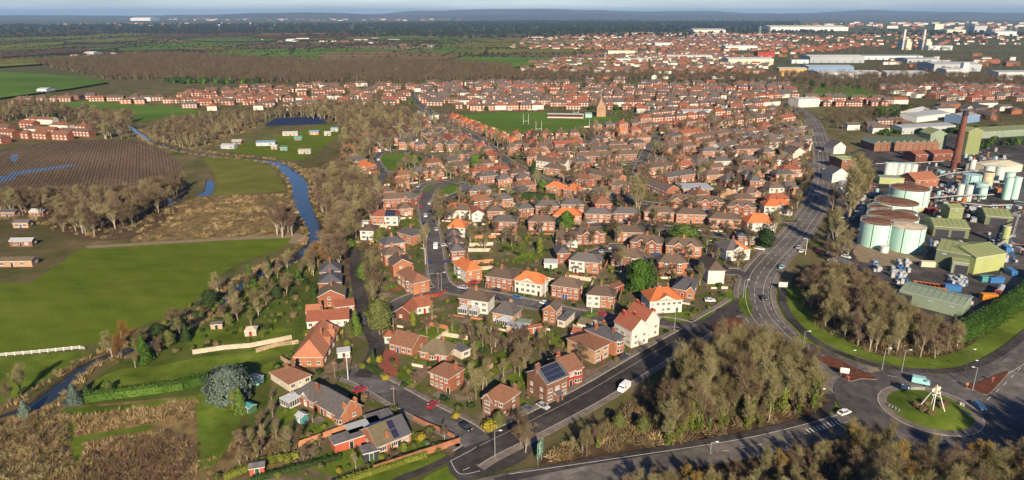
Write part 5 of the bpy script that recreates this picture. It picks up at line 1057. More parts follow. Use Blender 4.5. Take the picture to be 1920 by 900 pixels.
CON = dict(cone_dark=conifer_meshes(201, 9, 2.3, 'leaf_dark', 1800), cone_green=conifer_meshes(202, 9, 2.6, 'leaf_green', 1800), col_lime=conifer_meshes(203, 8, 1.5, 'leaf_lime', 1400, 'column'), round_green=conifer_meshes(204, 9, 3.6, 'leaf_green', 2600, 'round', 0.06, 0.65), round_dark=conifer_meshes(205, 9, 3.6, 'leaf_dark', 2600, 'round', 0.06, 0.65),
  pine=conifer_meshes(206, 12, 4.2, 'leaf_olive', 2600, 'round', 0.22, 0.7), cedar=conifer_meshes(207, 9, 5.4, 'leaf_blue', 3600, 'round', 0.02, 0.75), spruce_blue=conifer_meshes(208, 7, 3.0, 'leaf_blue', 1800, 'cone'), block=conifer_meshes(209, 9, 4.6, 'leaf_green', 4200, 'column', 0.02, 0.6), olive=conifer_meshes(210, 9, 3.2, 'leaf_olive', 2400, 'round', 0.1, 0.6))
BUSH = dict(green=[bush_meshes(401+k, 1.0, 'leaf_green') for k in range(2)], dark=[bush_meshes(411+k, 1.0, 'leaf_dark') for k in range(2)], lime=[bush_meshes(421, 1.0, 'leaf_lime')], yellow=[bush_meshes(431, 1.0, 'leaf_yellow')], olive=[bush_meshes(441, 1.0, 'leaf_olive')], brown=[bush_meshes(451, 1.0, 'bramble')], blue=[bush_meshes(461, 1.0, 'leaf_blue')])

# ------------------------------------------------------------------ placing: trees singly, far woods as mass
GREENS = [wpoly(q) for q in ([(862,212),(1020,209),(1120,212),(1195,230),(1185,245),(1060,254),(940,259),(897,241)], [(712,290),(745,286),(800,294),(785,312),(745,318),(715,318)], [(780,352),(815,345),(866,349),(850,364),(793,373)])]
TREES = []       # (x, y, key, scale, zone)
def tree_at(px, py, key, s, zone): p = G(px, py); TREES.append((p.x, p.y, key, s, zone))
def wood(zone, px_poly, keys, spacing, hs, seed, avoid=True, extra=1.5, keep=1.0):
    rg = random.Random(seed); W = wpoly(px_poly); x0, x1 = min(p.x for p in W), max(p.x for p in W); y0, y1 = min(p.y for p in W), max(p.y for p in W)
    y = y0
    while y < y1:
        x = x0
        while x < x1:
            X, Y = x+rg.uniform(-.48,.48)*spacing, y+rg.uniform(-.48,.48)*spacing
            if rg.random() < keep and inpoly(X, Y, W) and not (avoid and (near_road(X, Y, extra) or blocked(X, Y, 1.5))) and not inpoly(X, Y, RIVER) and not any(inpoly(X, Y, g_) for g_ in GREENS):
                TREES.append((X, Y, rg.choice(keys), rg.uniform(*hs)/10, zone))
            x += spacing
        y += spacing*0.87
br = ['brown%d' % k for k in range(5)]; ol = ['olive%d' % k for k in range(5)]; pu = ['purple%d' % k for k in range(3)]; go = ['gold0','gold1']; ru = ['rust0','rust1']
wood('the old road wood', [(1040,858),(1075,835),(1130,805),(1200,768),(1280,722),(1340,690),(1410,668),(1455,672),(1500,700),(1535,730),(1545,758),(1515,784),(1300,828),(1100,860)], ol+ol+ol+br, 3.9, (6.5,16), 1)
wood('the roundabout thicket', [(1175,918),(1300,892),(1440,872),(1560,856),(1600,900),(1600,1150),(1400,1150),(1175,1050)], ol+ol+go, 3.9, (4,7.5), 2)
wood('the roundabout thicket', [(1575,856),(1640,868),(1700,890),(1760,905),(1860,890),(1910,850),(1990,800),(2150,880),(2000,1100),(1600,1150),(1600,900)], ol+ol+br+go, 4.0, (7,12.5), 20)
wood('the road loop wood', [(1500,530),(1545,505),(1600,520),(1660,545),(1690,595),(1790,625),(1812,655),(1750,676),(1650,668),(1590,645),(1535,610),(1502,565)], ol+ol+ol+br, 4.6, (7,12), 3)
wood('the ploughed field wood', [(-30,385),(60,372),(150,366),(250,362),(345,352),(340,385),(290,410),(240,430),(190,446),(120,440),(60,405),(-30,412)], ol+ol+br+pu, 7.5, (8,13), 4)
wood('the right river bank wood', [(596,345),(640,322),(700,350),(722,390),(690,425),(672,470),(645,520),(605,500),(612,450),(616,425),(600,398),(588,365)], br+pu+br, 6.5, (8,13), 5)
wood('the right river bank wood', [(640,270),(720,262),(760,280),(690,300),(655,330),(640,310)], br+pu, 7, (7,12), 6)
wood('the scrub wood beyond the river', [(270,256),(330,228),(420,222),(500,220),(500,230),(430,258),(360,280),(300,268)], br+ol, 8, (5,9), 7)
wood('the scrub wood beyond the river', [(500,222),(600,206),(700,204),(765,218),(790,255),(760,270),(690,272),(645,262),(640,235),(560,222)], br+pu, 8, (8,13), 8)
wood('the left hamlet trees', [(-40,208),(60,200),(140,212),(230,222),(262,240),(250,262),(175,262),(170,240),(90,222),(-40,232)], ol+br+['olive'], 11, (8,13), 9)
wood('the riverside gardens', [(230,660),(300,615),(380,585),(430,530),(520,490),(590,480),(600,510),(560,560),(540,600),(480,640),(380,610),(300,670)], br+ol+ru, 9.5, (5,9), 10, keep=0.85)
wood('the riverside gardens', [(210,690),(260,660),(310,655),(330,670),(260,690)], br, 8, (4,6), 11)
wood('the bottom left scrub', [(420,830),(480,800),(560,830),(590,860),(500,880),(440,880)], br+ol, 4.5, (3,5.5), 12)
wood('the tree-lined lane', [(640,480),(700,470),(720,560),(735,640),(700,640),(690,580),(660,520)], br+ol, 8, (7,11), 13, extra=0.8)
wood('the middle gardens', [(760,560),(830,600),(900,640),(960,610),(1060,640),(1100,690),(1000,690),(940,740),(880,720),(900,690),(830,640),(720,600)], br+ol+ol, 5.8, (3.2,6.8), 14, keep=0.7)
wood('the middle estate', [(760,380),(830,460),(900,470),(1040,470),(1150,520),(1300,560),(1380,520),(1420,440),(1350,400),(1200,380),(1000,370),(880,370)], br+ol+br+pu, 8.5, (4.0,9.5), 15, keep=0.66, extra=0.5)
wood('the rear estate', [(650,270),(780,215),(860,240),(930,262),(1200,250),(1500,200),(1530,260),(1535,330),(1490,400),(1400,400),(1200,370),(1000,360),(880,350),(740,380),(700,360)], br+ol+pu+br, 9.5, (4.5,10.5), 16, keep=0.62, extra=0.5)
wood('the main road bend', [(1440,420),(1480,380),(1515,345),(1515,370),(1480,420),(1450,450),(1425,470),(1415,450)], ol+br, 9, (6,10), 17, extra=1.0)
wood('the works hedgerow', [(1545,480),(1565,455),(1590,440),(1590,490),(1560,500)], ol+br, 6, (6,9), 18)
for (x, y, k, s) in ((1562,472,'olive1',1.9),(1550,462,'olive3',1.4),(1590,420,'poplar0',2.6),(1597,408,'poplar1',2.7),(1603,396,'poplar0',2.7),(1608,385,'poplar1',2.5),(1560,395,'olive4',1.2)): tree_at(x, y, k, s, 'the works roadside')
for (x, y, k, s) in ((1193,400,'poplar1',1.9),(1198,396,'poplar0',1.7)): tree_at(x, y, k, s, 'the mid estate poplars')
for (x, y, k, s) in ((228,672,'rust0',1.15),(597,505,'rust1',1.2),(585,515,'rust0',1.0),(210,668,'brown2',0.9),(40,740,'olive2',0.9),(20,760,'olive0',0.7),(520,440,'purple0',1.6),(530,445,'purple1',1.5),(540,435,'purple2',1.4),(548,442,'purple0',1.2)): tree_at(x, y, k, s, 'the riverside willows')
for (x, y, k, s) in ((893,748,'olive0',1.0),(905,735,'olive2',0.9),(880,762,'olive3',0.6),(965,700,'brown2',0.8),(985,695,'brown0',0.9),(905,650,'olive4',0.8),(920,640,'olive1',0.9),(955,655,'brown3',0.6),(975,838,'brown1',0.9),(985,850,'brown4',0.8),(990,640,'brown3',0.5)): tree_at(x, y, k, s, 'the corner gardens')
for (x, y, k, s) in ((825,420,'brown0',1.1),(820,405,'brown3',1.2),(828,395,'brown1',1.1),(795,470,'olive0',0.9),(800,455,'brown4',0.9),(820,335,'brown2',0.8)): tree_at(x, y, k, s, 'the estate street')
wood('the lower gardens', [(500,800),(520,700),(600,700),(700,640),(760,700),(850,760),(900,790),(960,790),(1060,720),(1000,700),(900,720),(850,830),(640,900)], br+ol, 9, (2.5,5.0), 19, keep=0.5)
def cap_tops(zone, line):
    for i, t in enumerate(TREES):
        if t[4] != zone: continue
        px = PX((t[0],t[1],0))[0]; k = 0
        while k < len(line)-2 and line[k+1][0] < px: k += 1
        (xa,ya),(xb,yb) = line[k], line[k+1]; f = min(1, max(0, (px-xa)/(xb-xa))); yl = ya+(yb-ya)*f; s = t[3]
        while s > 0.3 and PX((t[0],t[1],s*10.6))[1] < yl: s *= 0.94
        TREES[i] = t[:3]+(s,)+t[4:]
cap_tops('the old road wood', [(1000,848),(1060,824),(1125,796),(1178,764),(1200,712),(1240,678),(1285,648),(1350,615),(1430,618),(1490,648),(1525,690),(1560,740)])
cap_tops('the roundabout thicket', [(1150,890),(1290,868),(1410,884),(1440,838),(1520,812),(1580,796),(1650,780),(1700,800),(1760,818),(1850,822),(1900,795),(2000,760)])
cap_tops('the ploughed field wood', [(-60,356),(100,354),(200,350),(280,340),(350,318)])
cap_tops('the road loop wood', [(1480,520),(1540,492),(1600,500),(1660,535),(1690,575),(1800,612),(1850,640)])
VANGAP = wpoly([(1120,790),(1215,728),(1250,760),(1222,856),(1150,856)])
TREES = [t for t in TREES if not inpoly(t[0], t[1], VANGAP)]
def slot(x, y): return math.hypot(x, y)
TREES.sort(key=lambda t: -t[3]/slot(t[0], t[1]))
vis = [t for t in TREES if -250 < PX((t[0],t[1],5))[0] < 2170 and PX((t[0],t[1],t[3]*10))[1] < 905]
single = vis[:298]; sset = set(id(t) for t in single); rest = [t for t in TREES if id(t) not in sset]
COLW = dict(brown='brown', olive='olive-twigged', gold='golden', rust='russet', purple='purplish', poplar='narrow')
def tier(t):
    px, py = PX((t[0], t[1], 0)); z = [PX((q[0],q[1],0)) for q in single if q[4] == t[4]]
    xs = sorted(a for a, b in z); ys = sorted(b for a, b in z); n = len(z)
    ix = sorted(range(n), key=lambda i: z[i][0]); 
    return px, py, xs, ys
for t in single:
    x, y, key, s, zone = t; key = key if key in BARE else 'olive0'
    e = empty('bare_tree', (x, y, 0), rng.uniform(0, 6.28)); wd_ = s*(rng.uniform(.58,.95) if zone == 'the old road wood' else rng.uniform(.72,1.08)); e.scale = (wd_, wd_, s)
    tm, cm = BARE[key]; obj('trunk', tm, e); obj('crown', cm, e)
    ivy = zone == 'the old road wood' and rng.random() < (0.8 if PX((x,y,0))[1] > 760 and PX((x,y,0))[0] > 1180 else 0.4)
    if ivy: obj('ivy', rng.choice(IVY), e)
    px, py, xs, ys = tier(t); k = ''.join(c for c in key if c.isalpha())
    fx = sum(1 for v in xs if v < px)/max(1, len(xs)-1) if len(xs) > 1 else 0.5; fy = sum(1 for v in ys if v < py)/max(1, len(ys)-1) if len(ys) > 1 else 0.5
    hz = ['far left','left','middle','right','far right'][min(4, int(fx*5))]; vz = ['back','middle','front'][min(2, int(fy*3))]
    tag(e, '%s bare tree%s, %s %s of %s' % (('short','medium','tall')[0 if s < 0.75 else 1 if s < 1.15 else 2]+' '+COLW[k], ' in ivy' if ivy else '', vz, hz, zone), 'tree', 'bare trees in '+zone)
# the remaining trees as woodland mass (geometry nodes, instances of the same trees joined)
LOWT = {}
def low_tree(seed, twig, h=10.0):
    rg = random.Random(seed); b = MB(); b.tube((0,0,0), (0,0,h*0.6), 0.2, 0.1, 4, 0, False)
    for i in range(9):
        a = i*2.4; b.tube((0,0,h*(0.25+0.04*i)), (math.cos(a)*h*0.22, math.sin(a)*h*0.22, h*(0.62+0.03*i)), 0.09, 0.03, 3, 0, False)
    for i in range(230):
        v = rv(rg); rr = rg.random()**0.4; p = Vector((v.x*h*0.28*rr, v.y*h*0.28*rr, h*0.62+v.z*h*0.34*rr)); d = (v*0.6+rv(rg)*0.6+Vector((0,0,0.6))).normalized(); sliver(b, p, d, h*rg.uniform(0.08,0.17), 0.17, rg, 1)
    me = b.mesh('mass_tree', ['bark', twig]); o = bpy.data.objects.new('mass_tree', me); return o
def make_coll(name, objs):
    c = bpy.data.collections.new(name)
    for o in objs: c.objects.link(o)
    return c
def scatter(name, pts, coll, smin, smax, label, cat, seed=0, zsc=1.0):
    me = bpy.data.meshes.new(name); me.from_pydata([(p[0],p[1],p[2] if len(p) > 2 else 0.0) for p in pts], [], []); me.update()
    at = me.attributes.new('sc', 'FLOAT', 'POINT')
    at.data.foreach_set('value', [p[3] if len(p) > 3 else 1.0 for p in pts])
    o = tag(obj(name, me), label, cat, kind='stuff')
    ng = bpy.data.node_groups.new(name, 'GeometryNodeTree'); ng.interface.new_socket('Geometry', in_out='INPUT', socket_type='NodeSocketGeometry'); ng.interface.new_socket('Geometry', in_out='OUTPUT', socket_type='NodeSocketGeometry')
    N = ng.nodes; L = ng.links; gi = N.new('NodeGroupInput'); go_ = N.new('NodeGroupOutput')
    ci = N.new('GeometryNodeCollectionInfo'); ci.inputs['Collection'].default_value = coll; ci.inputs['Separate Children'].default_value = True; ci.inputs['Reset Children'].default_value = True
    ip = N.new('GeometryNodeInstanceOnPoints'); ip.inputs['Pick Instance'].default_value = True
    r1_ = N.new('FunctionNodeRandomValue'); r1_.data_type = 'FLOAT_VECTOR'; r1_.inputs[0].default_value = (0,0,0); r1_.inputs[1].default_value = (0,0,6.283); r1_.inputs['Seed'].default_value = seed
    r2_ = N.new('FunctionNodeRandomValue'); r2_.data_type = 'FLOAT'; r2_.inputs[2].default_value = smin; r2_.inputs[3].default_value = smax; r2_.inputs['Seed'].default_value = seed+5
    na = N.new('GeometryNodeInputNamedAttribute'); na.data_type = 'FLOAT'; na.inputs[0].default_value = 'sc'
    ml = N.new('ShaderNodeMath'); ml.operation = 'MULTIPLY'; L.new(r2_.outputs[1], ml.inputs[0]); L.new(na.outputs[0], ml.inputs[1])
    cx = N.new('ShaderNodeCombineXYZ'); m2 = N.new('ShaderNodeMath'); m2.operation = 'MULTIPLY'; m2.inputs[1].default_value = zsc; L.new(ml.outputs[0], m2.inputs[0])
    L.new(ml.outputs[0], cx.inputs[0]); L.new(ml.outputs[0], cx.inputs[1]); L.new(m2.outputs[0], cx.inputs[2])
    L.new(gi.outputs[0], ip.inputs['Points']); L.new(ci.outputs[0], ip.inputs['Instance']); L.new(r1_.outputs[0], ip.inputs['Rotation']); L.new(cx.outputs[0], ip.inputs['Scale']); L.new(ip.outputs[0], go_.inputs[0])
    md = o.modifiers.new('scatter', 'NODES'); md.node_group = ng
    return o
LT_B = make_coll('mass_brown', [low_tree(500+k, 'twig_far') for k in range(6)])
LT_O = make_coll('mass_olive', [low_tree(520+k, ('twig_olive','twig_brown','twig_olive')[k % 3]) for k in range(6)])
LT_G = make_coll('mass_evergreen', [(lambda m: bpy.data.objects.new('mass_evergreen', m))(bush_meshes(540+k, 5.0, ('leaf_dark','leaf_green')[k], 300, 1.8, 1.0)) for k in range(2)])
def join_me(ms):
    V, F, M_, mats = [], [], [], []
    for me in ms:
        o_ = len(V); V += [tuple(v.co) for v in me.vertices]; mi = len(mats); mats.append(me.materials[0])
        for p_ in me.polygons: F.append([i+o_ for i in p_.vertices]); M_.append(mi)
    me = bpy.data.meshes.new('joined_tree'); me.from_pydata(V, [], F)
    for m_ in mats: me.materials.append(m_)
    me.polygons.foreach_set('material_index', M_); me.update(); return bpy.data.objects.new('joined_tree', me)
LT_F = make_coll('mass_fine', [join_me(BARE[k]) for k in ('brown0','brown2','olive1','olive3','purple1','brown4')])
LT_D = make_coll('mass_painted_shade', [bpy.data.objects.new('mass_painted_shade', bush_meshes(560, 5.0, 'leaf_forest', 160, 2.4, 1.0))])
scatter('woodland_trees', [(t[0],t[1],0,t[3]) for t in rest], LT_F, 0.9, 1.1, 'bare winter trees too many to count between the houses and along the river', 'trees', 1)
def fill(px_poly, spacing, seed, keep=1.0, sc=(0.8,1.2), z=0.0, avoid=False, clump=0.0):
    rg = random.Random(seed); W = wpoly(px_poly); x0, x1 = min(p.x for p in W), max(p.x for p in W); y0, y1 = min(p.y for p in W), max(p.y for p in W); out = []
    n = int((x1-x0)*(y1-y0)/spacing**2)
    for i in range(min(n, 60000)):
        x, y = rg.uniform(x0,x1), rg.uniform(y0,y1)
        if rg.random() > keep or not inpoly(x, y, W): continue
        if clump and mnoise.noise(Vector((x/clump, y/clump, seed))) < -0.05: continue
        if any(inpoly(x, y, g_) for g_ in GREENS): continue
        if avoid and (near_road(x, y, 2.5) or blocked(x, y, 2)): continue
        out.append((x, y, z, rg.uniform(*sc)))
    return out
pts = fill([(60,120),(180,110),(300,104),(480,112),(610,120),(850,118),(960,128),(955,152),(780,154),(480,156),(330,152),(200,150)], 9, 21, sc=(0.9,1.5))
pts += fill([(930,138),(1100,140),(1400,144),(1650,140),(1920,150),(2000,156),(1920,166),(1640,164),(1500,158),(1200,152),(960,152)], 10, 22, sc=(0.9,1.4))
pts += fill([(1640,120),(1800,105),(2000,110),(2000,135),(1800,140),(1640,145)], 20, 23, sc=(0.8,1.3), clump=90)
pts += fill([(1500,165),(1530,160),(1660,160),(1700,170),(1690,190),(1560,186),(1500,178)], 13, 24, 0.6, sc=(0.7,1.1), avoid=True)
pts += fill([(-40,130),(-40,100),(100,104),(300,92),(500,84),(900,90),(1000,84),(1020,100),(860,112),(640,122),(480,104),(300,98),(160,110)], 34, 25, 0.9, sc=(0.8,1.4), clump=160)
pts += fill([(990,95),(1100,78),(1300,70),(1500,74),(1560,84),(1450,110),(1300,98),(1100,120),(960,132)], 30, 26, 0.9, sc=(0.8,1.4), clump=120)
pts += fill([(1450,110),(1600,90),(1900,84),(2000,96),(1900,104),(1700,104),(1560,124)], 32, 27, 0.9, sc=(0.9,1.5), clump=150)
pts += fill([(640,126),(960,126),(1000,138),(760,140),(640,134)], 15, 28, 0.8, sc=(0.8,1.2))
pts += fill([(1540,210),(1600,208),(1720,206),(1740,222),(1690,232),(1600,240),(1548,250)], 11, 29, 0.8, sc=(0.7,1.1), avoid=True)
pts += fill([(780,160),(900,156),(1480,160),(1500,195),(1190,226),(1180,208),(860,206),(785,178)], 13, 81, 0.8, sc=(0.4,0.95), avoid=True) + fill([(300,200),(330,178),(640,160),(775,162),(770,200),(600,205),(390,210)], 13, 82, 0.8, sc=(0.4,0.95), avoid=True) + fill([(1640,165),(1760,158),(2000,170),(2000,195),(1660,190)], 22, 83, 0.7, sc=(0.5,0.9), avoid=True) + fill([(960,134),(1120,98),(1300,94),(1460,120),(1440,140),(1100,140)], 26, 84, 0.9, sc=(0.6,1.1)) + fill([(1760,196),(1920,192),(2000,215),(1920,235),(1800,236)], 14, 85, 0.6, sc=(0.6,1.0), avoid=True) + fill([(1560,205),(1700,208),(1690,250),(1580,262),(1556,240)], 14, 86, 0.5, sc=(0.5,0.9), avoid=True)
scatter('brown_woods', pts, LT_B, 0.9, 1.15, 'far brown winter woods in bands between fields and towns', 'woodland', 2)
pts = fill([(300,152),(480,150),(500,158),(330,158)], 12, 31, 0.6) + fill([(780,160),(1480,160),(1500,200),(1200,225),(860,206)], 34, 32, 0.6, sc=(0.5,1.0), avoid=True) + fill([(330,170),(770,164),(770,204),(470,210)], 36, 33, 0.6, sc=(0.5,1.0)) + fill([(1640,214),(1720,206),(1730,222),(1660,230)], 9, 34, 0.8) + fill([(1640,245),(1800,240),(1920,245),(1920,252),(1780,250),(1650,256)], 7, 35, 0.9, sc=(0.5,0.8)) + fill([(1740,270),(1920,262),(1920,275),(1880,280)], 8, 36, 0.6, sc=(0.4,0.7)) + fill([(-40,214),(130,208),(140,224),(-40,226)], 14, 37, 0.5) + fill([(900,320),(1500,260),(1500,400),(1300,390),(950,380)], 24, 38, 0.5, sc=(0.3,0.55), avoid=True) + fill([(1500,160),(1660,158),(1660,166),(1520,168)], 16, 39, 0.7, sc=(0.6,1.0))
scatter('evergreen_clumps', pts, LT_G, 0.8, 1.2, 'dark evergreen clumps scattered among the far houses', 'evergreens', 3)
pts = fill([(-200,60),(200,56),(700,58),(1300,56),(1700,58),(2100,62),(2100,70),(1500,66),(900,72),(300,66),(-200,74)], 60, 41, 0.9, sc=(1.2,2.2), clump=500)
pts += fill([(-300,50),(600,46),(1000,40),(1500,42),(1500,56),(900,66),(500,60),(-300,58)], 95, 42, 0.9, sc=(2.0,3.4))  # band of dark trees drawn where cloud shadow lies on the plain
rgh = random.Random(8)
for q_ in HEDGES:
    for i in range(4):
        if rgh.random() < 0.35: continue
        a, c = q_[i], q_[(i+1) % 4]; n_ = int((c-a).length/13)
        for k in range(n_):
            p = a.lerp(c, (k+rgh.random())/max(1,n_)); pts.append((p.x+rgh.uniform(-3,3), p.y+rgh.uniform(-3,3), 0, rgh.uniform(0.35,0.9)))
scatter('far_painted_shade_trees', pts, LT_D, 0.9, 1.2, 'far trees and hedgerows below the horizon, coloured dark to stand in for cloud shadow', 'forest', 4)  # dark foliage paints the cloud shadow; field hedgerows share it

# ------------------------------------------------------------------ gardens: lawns, drives, fences, hedges, shrubs
LB, DB = MB(), MB(); FB = MB()
zl = 0.11
def rect(b, cx, cy, yaw, x0, x1, y0, y1, z, m=0):
    ca, sa = math.cos(yaw), math.sin(yaw)
    b.face([(cx+x*ca-y*sa, cy+x*sa+y*ca, z) for x, y in ((x0,y0),(x1,y0),(x1,y1),(x0,y1))], m)
def clear_rect(cx, cy, yaw, x0, x1, y0, y1):
    ca, sa = math.cos(yaw), math.sin(yaw)
    for fx in (0, .5, 1):
        for fy in (0, .5, 1):
            x, y = x0+(x1-x0)*fx, y0+(y1-y0)*fy; X, Y = cx+x*ca-y*sa, cy+x*sa+y*ca
            if near_road(X, Y, 1.8) or blocked(X, Y, 0.2): return False
    return True
hs_all = [(n[0],n[1],n[2],n[3],n[4],n[5],True) for n in NEARH if n[6] in ('house','bungalow','villa')]+[(None,t[0].x,t[0].y,t[1],{'semi':14,'terrace':25,'hip':10,'gabled':14}[t[2]],8.5,False) for t in CAND if t[0].y < 900]
for k, (lab, cx, cy, yaw, w, d, nearh) in enumerate(hs_all):
    rg = random.Random(900+k)
    for half in ((-1, 1) if w > 11 else (0,)):
        xa, xb = (-w/2, w/2) if half == 0 else ((-w/2-1, -0.3) if half < 0 else (0.3, w/2+1))
        y0 = d/2+rg.uniform(1.5,3); y1 = y0+rg.uniform(6,13)
        if rg.random() < 0.8 and clear_rect(cx, cy, yaw, xa, xb, y0, y1): rect(LB, cx, cy, yaw, xa+0.4, xb-0.4, y0, y1, zl+0.002*(k % 7))
        y1 = -d/2-0.3; y0 = y1-rg.uniform(3.5,6)
        if clear_rect(cx, cy, yaw, xa, xb, y0, y1-0.6):
            if rg.random() < 0.5: rect(LB, cx, cy, yaw, xa, (xa+xb)/2, y0, y1-0.8, zl+0.016+0.002*(k % 5))
            rect(DB, cx, cy, yaw, (xa+xb)/2 if rg.random() < 0.7 else xa, xb, y0, y1-0.4, zl+0.03+0.002*(k % 7), rg.choice((0,1,1,2,2)))
    # fences run back from the house
    L = rg.uniform(9,15); xf = w/2+1.4
    if clear_rect(cx, cy, yaw, xf-0.2, xf+0.2, d/2, d/2+L):
        if nearh:
            e = empty('garden_fence', (cx+xf*math.cos(yaw)-(d/2)*math.sin(yaw), cy+xf*math.sin(yaw)+(d/2)*math.cos(yaw), 0), yaw)
            n = max(3, int(L/1.9)); mt = rg.choice(['fence_wood','fence_wood','fence_pale','fence_orange'])
            pm = cached(('panel', mt), lambda: (lambda b: (b.box(-0.03,0.03,0.06,1.84,0.05,1.75,0), b.box(-0.05,0.05,-0.05,0.05,-0.2,1.85,0), b.mesh('panel', [mt]))[2])(MB()))
            for i in range(n): obj('panel', pm, e, (0, i*1.9, 0))
            tag(e, 'wooden fence running back beside the '+lab, 'fence', 'garden fences')
            if len(e['label'].split()) > 16: e['label'] = ' '.join(e['label'].split()[:16])
        else:
            FB.M = Matrix.Translation((cx, cy, 0)) @ Matrix.Rotation(yaw, 4, 'Z'); FB.box(xf-0.04, xf+0.04, d/2, d/2+L, -0.1, 1.75, rg.choice((0,0,1)))
    if not nearh or rg.random() < 0.5:
        y2 = d/2+L; 
        if clear_rect(cx, cy, yaw, -w/2, w/2, y2, y2+0.3):
            FB.M = Matrix.Translation((cx, cy, 0)) @ Matrix.Rotation(yaw, 4, 'Z'); FB.box(-w/2, w/2, y2, y2+0.08, -0.1, 1.7, rg.choice((0,1,1,2)))
    y3 = -d/2-rg.uniform(5.5,6.5)
    if clear_rect(cx, cy, yaw, -w/2, w/2, y3, y3+0.3):
        FB.M = Matrix.Translation((cx, cy, 0)) @ Matrix.Rotation(yaw, 4, 'Z'); FB.box(-w/2, -w*0.1, y3, y3+0.25, -0.1, rg.uniform(0.7,1.1), rg.choice((2,3,4))); FB.box(w*0.1, w/2, y3, y3+0.25, -0.1, rg.uniform(0.7,1.1), rg.choice((2,3,4)))
FB.M = None
tag(obj('garden_lawns', LB.mesh('garden_lawns', ['lawn'])), kind='structure'); tag(obj('house_drives', DB.mesh('house_drives', ['drive_red','drive_brown','pavement'])), kind='structure')
tag(obj('garden_boundaries', FB.mesh('garden_boundaries', ['fence_wood','fence_pale','brick_orange','brick_red','render_cream'])), 'low garden walls and fences dividing the estate plots', 'walls', kind='stuff')
for pp, mt in (([(178,714),(230,692),(300,686),(360,674),(460,661),(548,647),(545,658),(480,681),(400,692),(365,707),(300,714),(200,728)], 'lawn'), ([(345,642),(370,617),(480,620),(520,614),(548,622),(545,640),(450,648),(380,656)], 'lawn'), ([(560,812),(615,783),(645,803),(570,832)], 'lawn'), ([(575,865),(660,842),(705,855),(625,893)], 'lawn'),
  ([(790,618),(850,612),(878,630),(868,655),(822,646),(803,632)], 'lawn'), ([(750,690),(776,682),(782,702),(746,714)], 'lawn'), ([(905,690),(950,655),(985,652),(960,690),(910,706)], 'lawn'), ([(500,620),(545,612),(548,636),(505,636)], 'lawn'), ([(520,770),(552,762),(560,780),(530,795)], 'lawn'), ([(970,745),(1000,760),(1000,768),(975,762)], 'lawn'), ([(1066,756),(1120,728),(1130,734),(1075,762)], 'lawn'), ([(725,830),(770,850),(810,840),(780,810)], 'lawn'),
  ([(875,520),(845,525),(830,510),(842,505)], 'lawn'), ([(757,410),(795,405),(795,425),(760,428)], 'verge'), ([(945,455),(985,452),(985,468),(950,472)], 'lawn'), ([(985,470),(1010,480),(1005,490),(960,490)], 'lawn')):
    patch('lawn', pp, mt, z=0.135+0.001*len(pp), sm=2)
patch('brick_drive', [(716,662),(735,655),(748,672),(744,705),(722,708),(712,690)], 'drive_red', z=0.155, sm=2); patch('forked_drive', [(775,690),(800,683),(860,680),(870,690),(830,695),(800,705),(770,735),(757,728),(770,708)], 'drive_brown', z=0.157, sm=2)
patch('house_drive', [(608,690),(640,665),(660,668),(650,690),(615,700)], 'drive_brown', z=0.158, sm=2); patch('parking_forecourt', [(855,535),(880,532),(895,545),(870,552)], 'drive_red', z=0.159, sm=2); patch('parking_forecourt', [(1075,700),(1120,690),(1180,660),(1230,640),(1240,650),(1180,690),(1110,725)], 'drive_brown', z=0.16, sm=2)
# long fences and walls with single panels
def fence_line(name, label, pts, h, step, mat, cat='fence', th=0.06, rails=False, posts=True):
    P = wpoly(pts); e = empty(name, P[0]); k = 0
    pm = {}
    for i in range(len(P)-1):
        a, c = P[i], P[i+1]; L = (c-a).length; n = max(1, int(round(L/step))); yaw = math.atan2(c.y-a.y, c.x-a.x); st = L/n
        key = round(st, 1)
        b = MB()
        if rails:
            for z in (0.45, 0.85, 1.2): b.box(0, st, -0.03, 0.03, z, z+0.13, 0)
        else: b.box(0.04, st-0.04, -th/2, th/2, -0.1, h, 0)
        me = b.mesh('rails' if rails else 'panel', [mat]); b = MB(); b.box(-0.08, 0.08, -0.08, 0.08, -0.2, h+0.1, 0); me2 = b.mesh('post', [mat])
        for q in range(n):
            p = a.lerp(c, q/n)-P[0]; obj('rail' if rails else 'panel', me, e, (p.x, p.y, 0), yaw)
            if posts: obj('post', me2, e, (p.x, p.y, 0), yaw)
    return tag(e, label, cat)
fence_line('field_fence', 'white post and rail fence across the green field', [(-20,671),(60,664),(120,658),(150,655),(160,657)], 1.4, 2.6, 'steel_white', rails=True)
fence_line('panel_fence', 'long pale panel fence along the riverside lawn', [(362,665),(420,656),(470,652),(530,640),(548,636)], 1.8, 2.2, 'fence_pale')
fence_line('brick_wall', 'orange brick garden wall at the street corner', [(776,788),(800,800),(830,812),(852,824)], 1.5, 2.4, 'brick_orange', 'wall', 0.3)
fence_line('brick_wall', 'long brick boundary wall below the corner bungalow', [(862,832),(800,852),(740,872),(700,885)], 1.9, 2.4, 'brick_orange', 'wall', 0.3)
fence_line('panel_fence', 'orange wooden fence below the gable house garden', [(560,838),(600,824),(650,805)], 1.8, 2.2, 'fence_orange')
fence_line('panel_fence', 'pale fence along the lane beside the riverside houses', [(560,645),(520,650),(480,662)], 1.7, 2.2, 'fence_wood')
fence_line('panel_fence', 'cream forecourt wall with red panels at the street corner', [(800,558),(822,556),(836,548)], 1.4, 2.6, 'brick_scarlet', 'wall', 0.3)
for i, (a, c) in enumerate((((880,462),(925,460)), ((878,472),(920,472)), ((880,496),(925,492)), ((885,508),(925,505)), ((890,448),(930,446)))):
    fence_line('panel_fence', 'pale long back-garden fence, %s from the top of five stacked strips' % ORD[i], [a, c], 1.8, 2.2, ('fence_pale','fence_pale','fence_orange','fence_pale','fence_orange')[i])
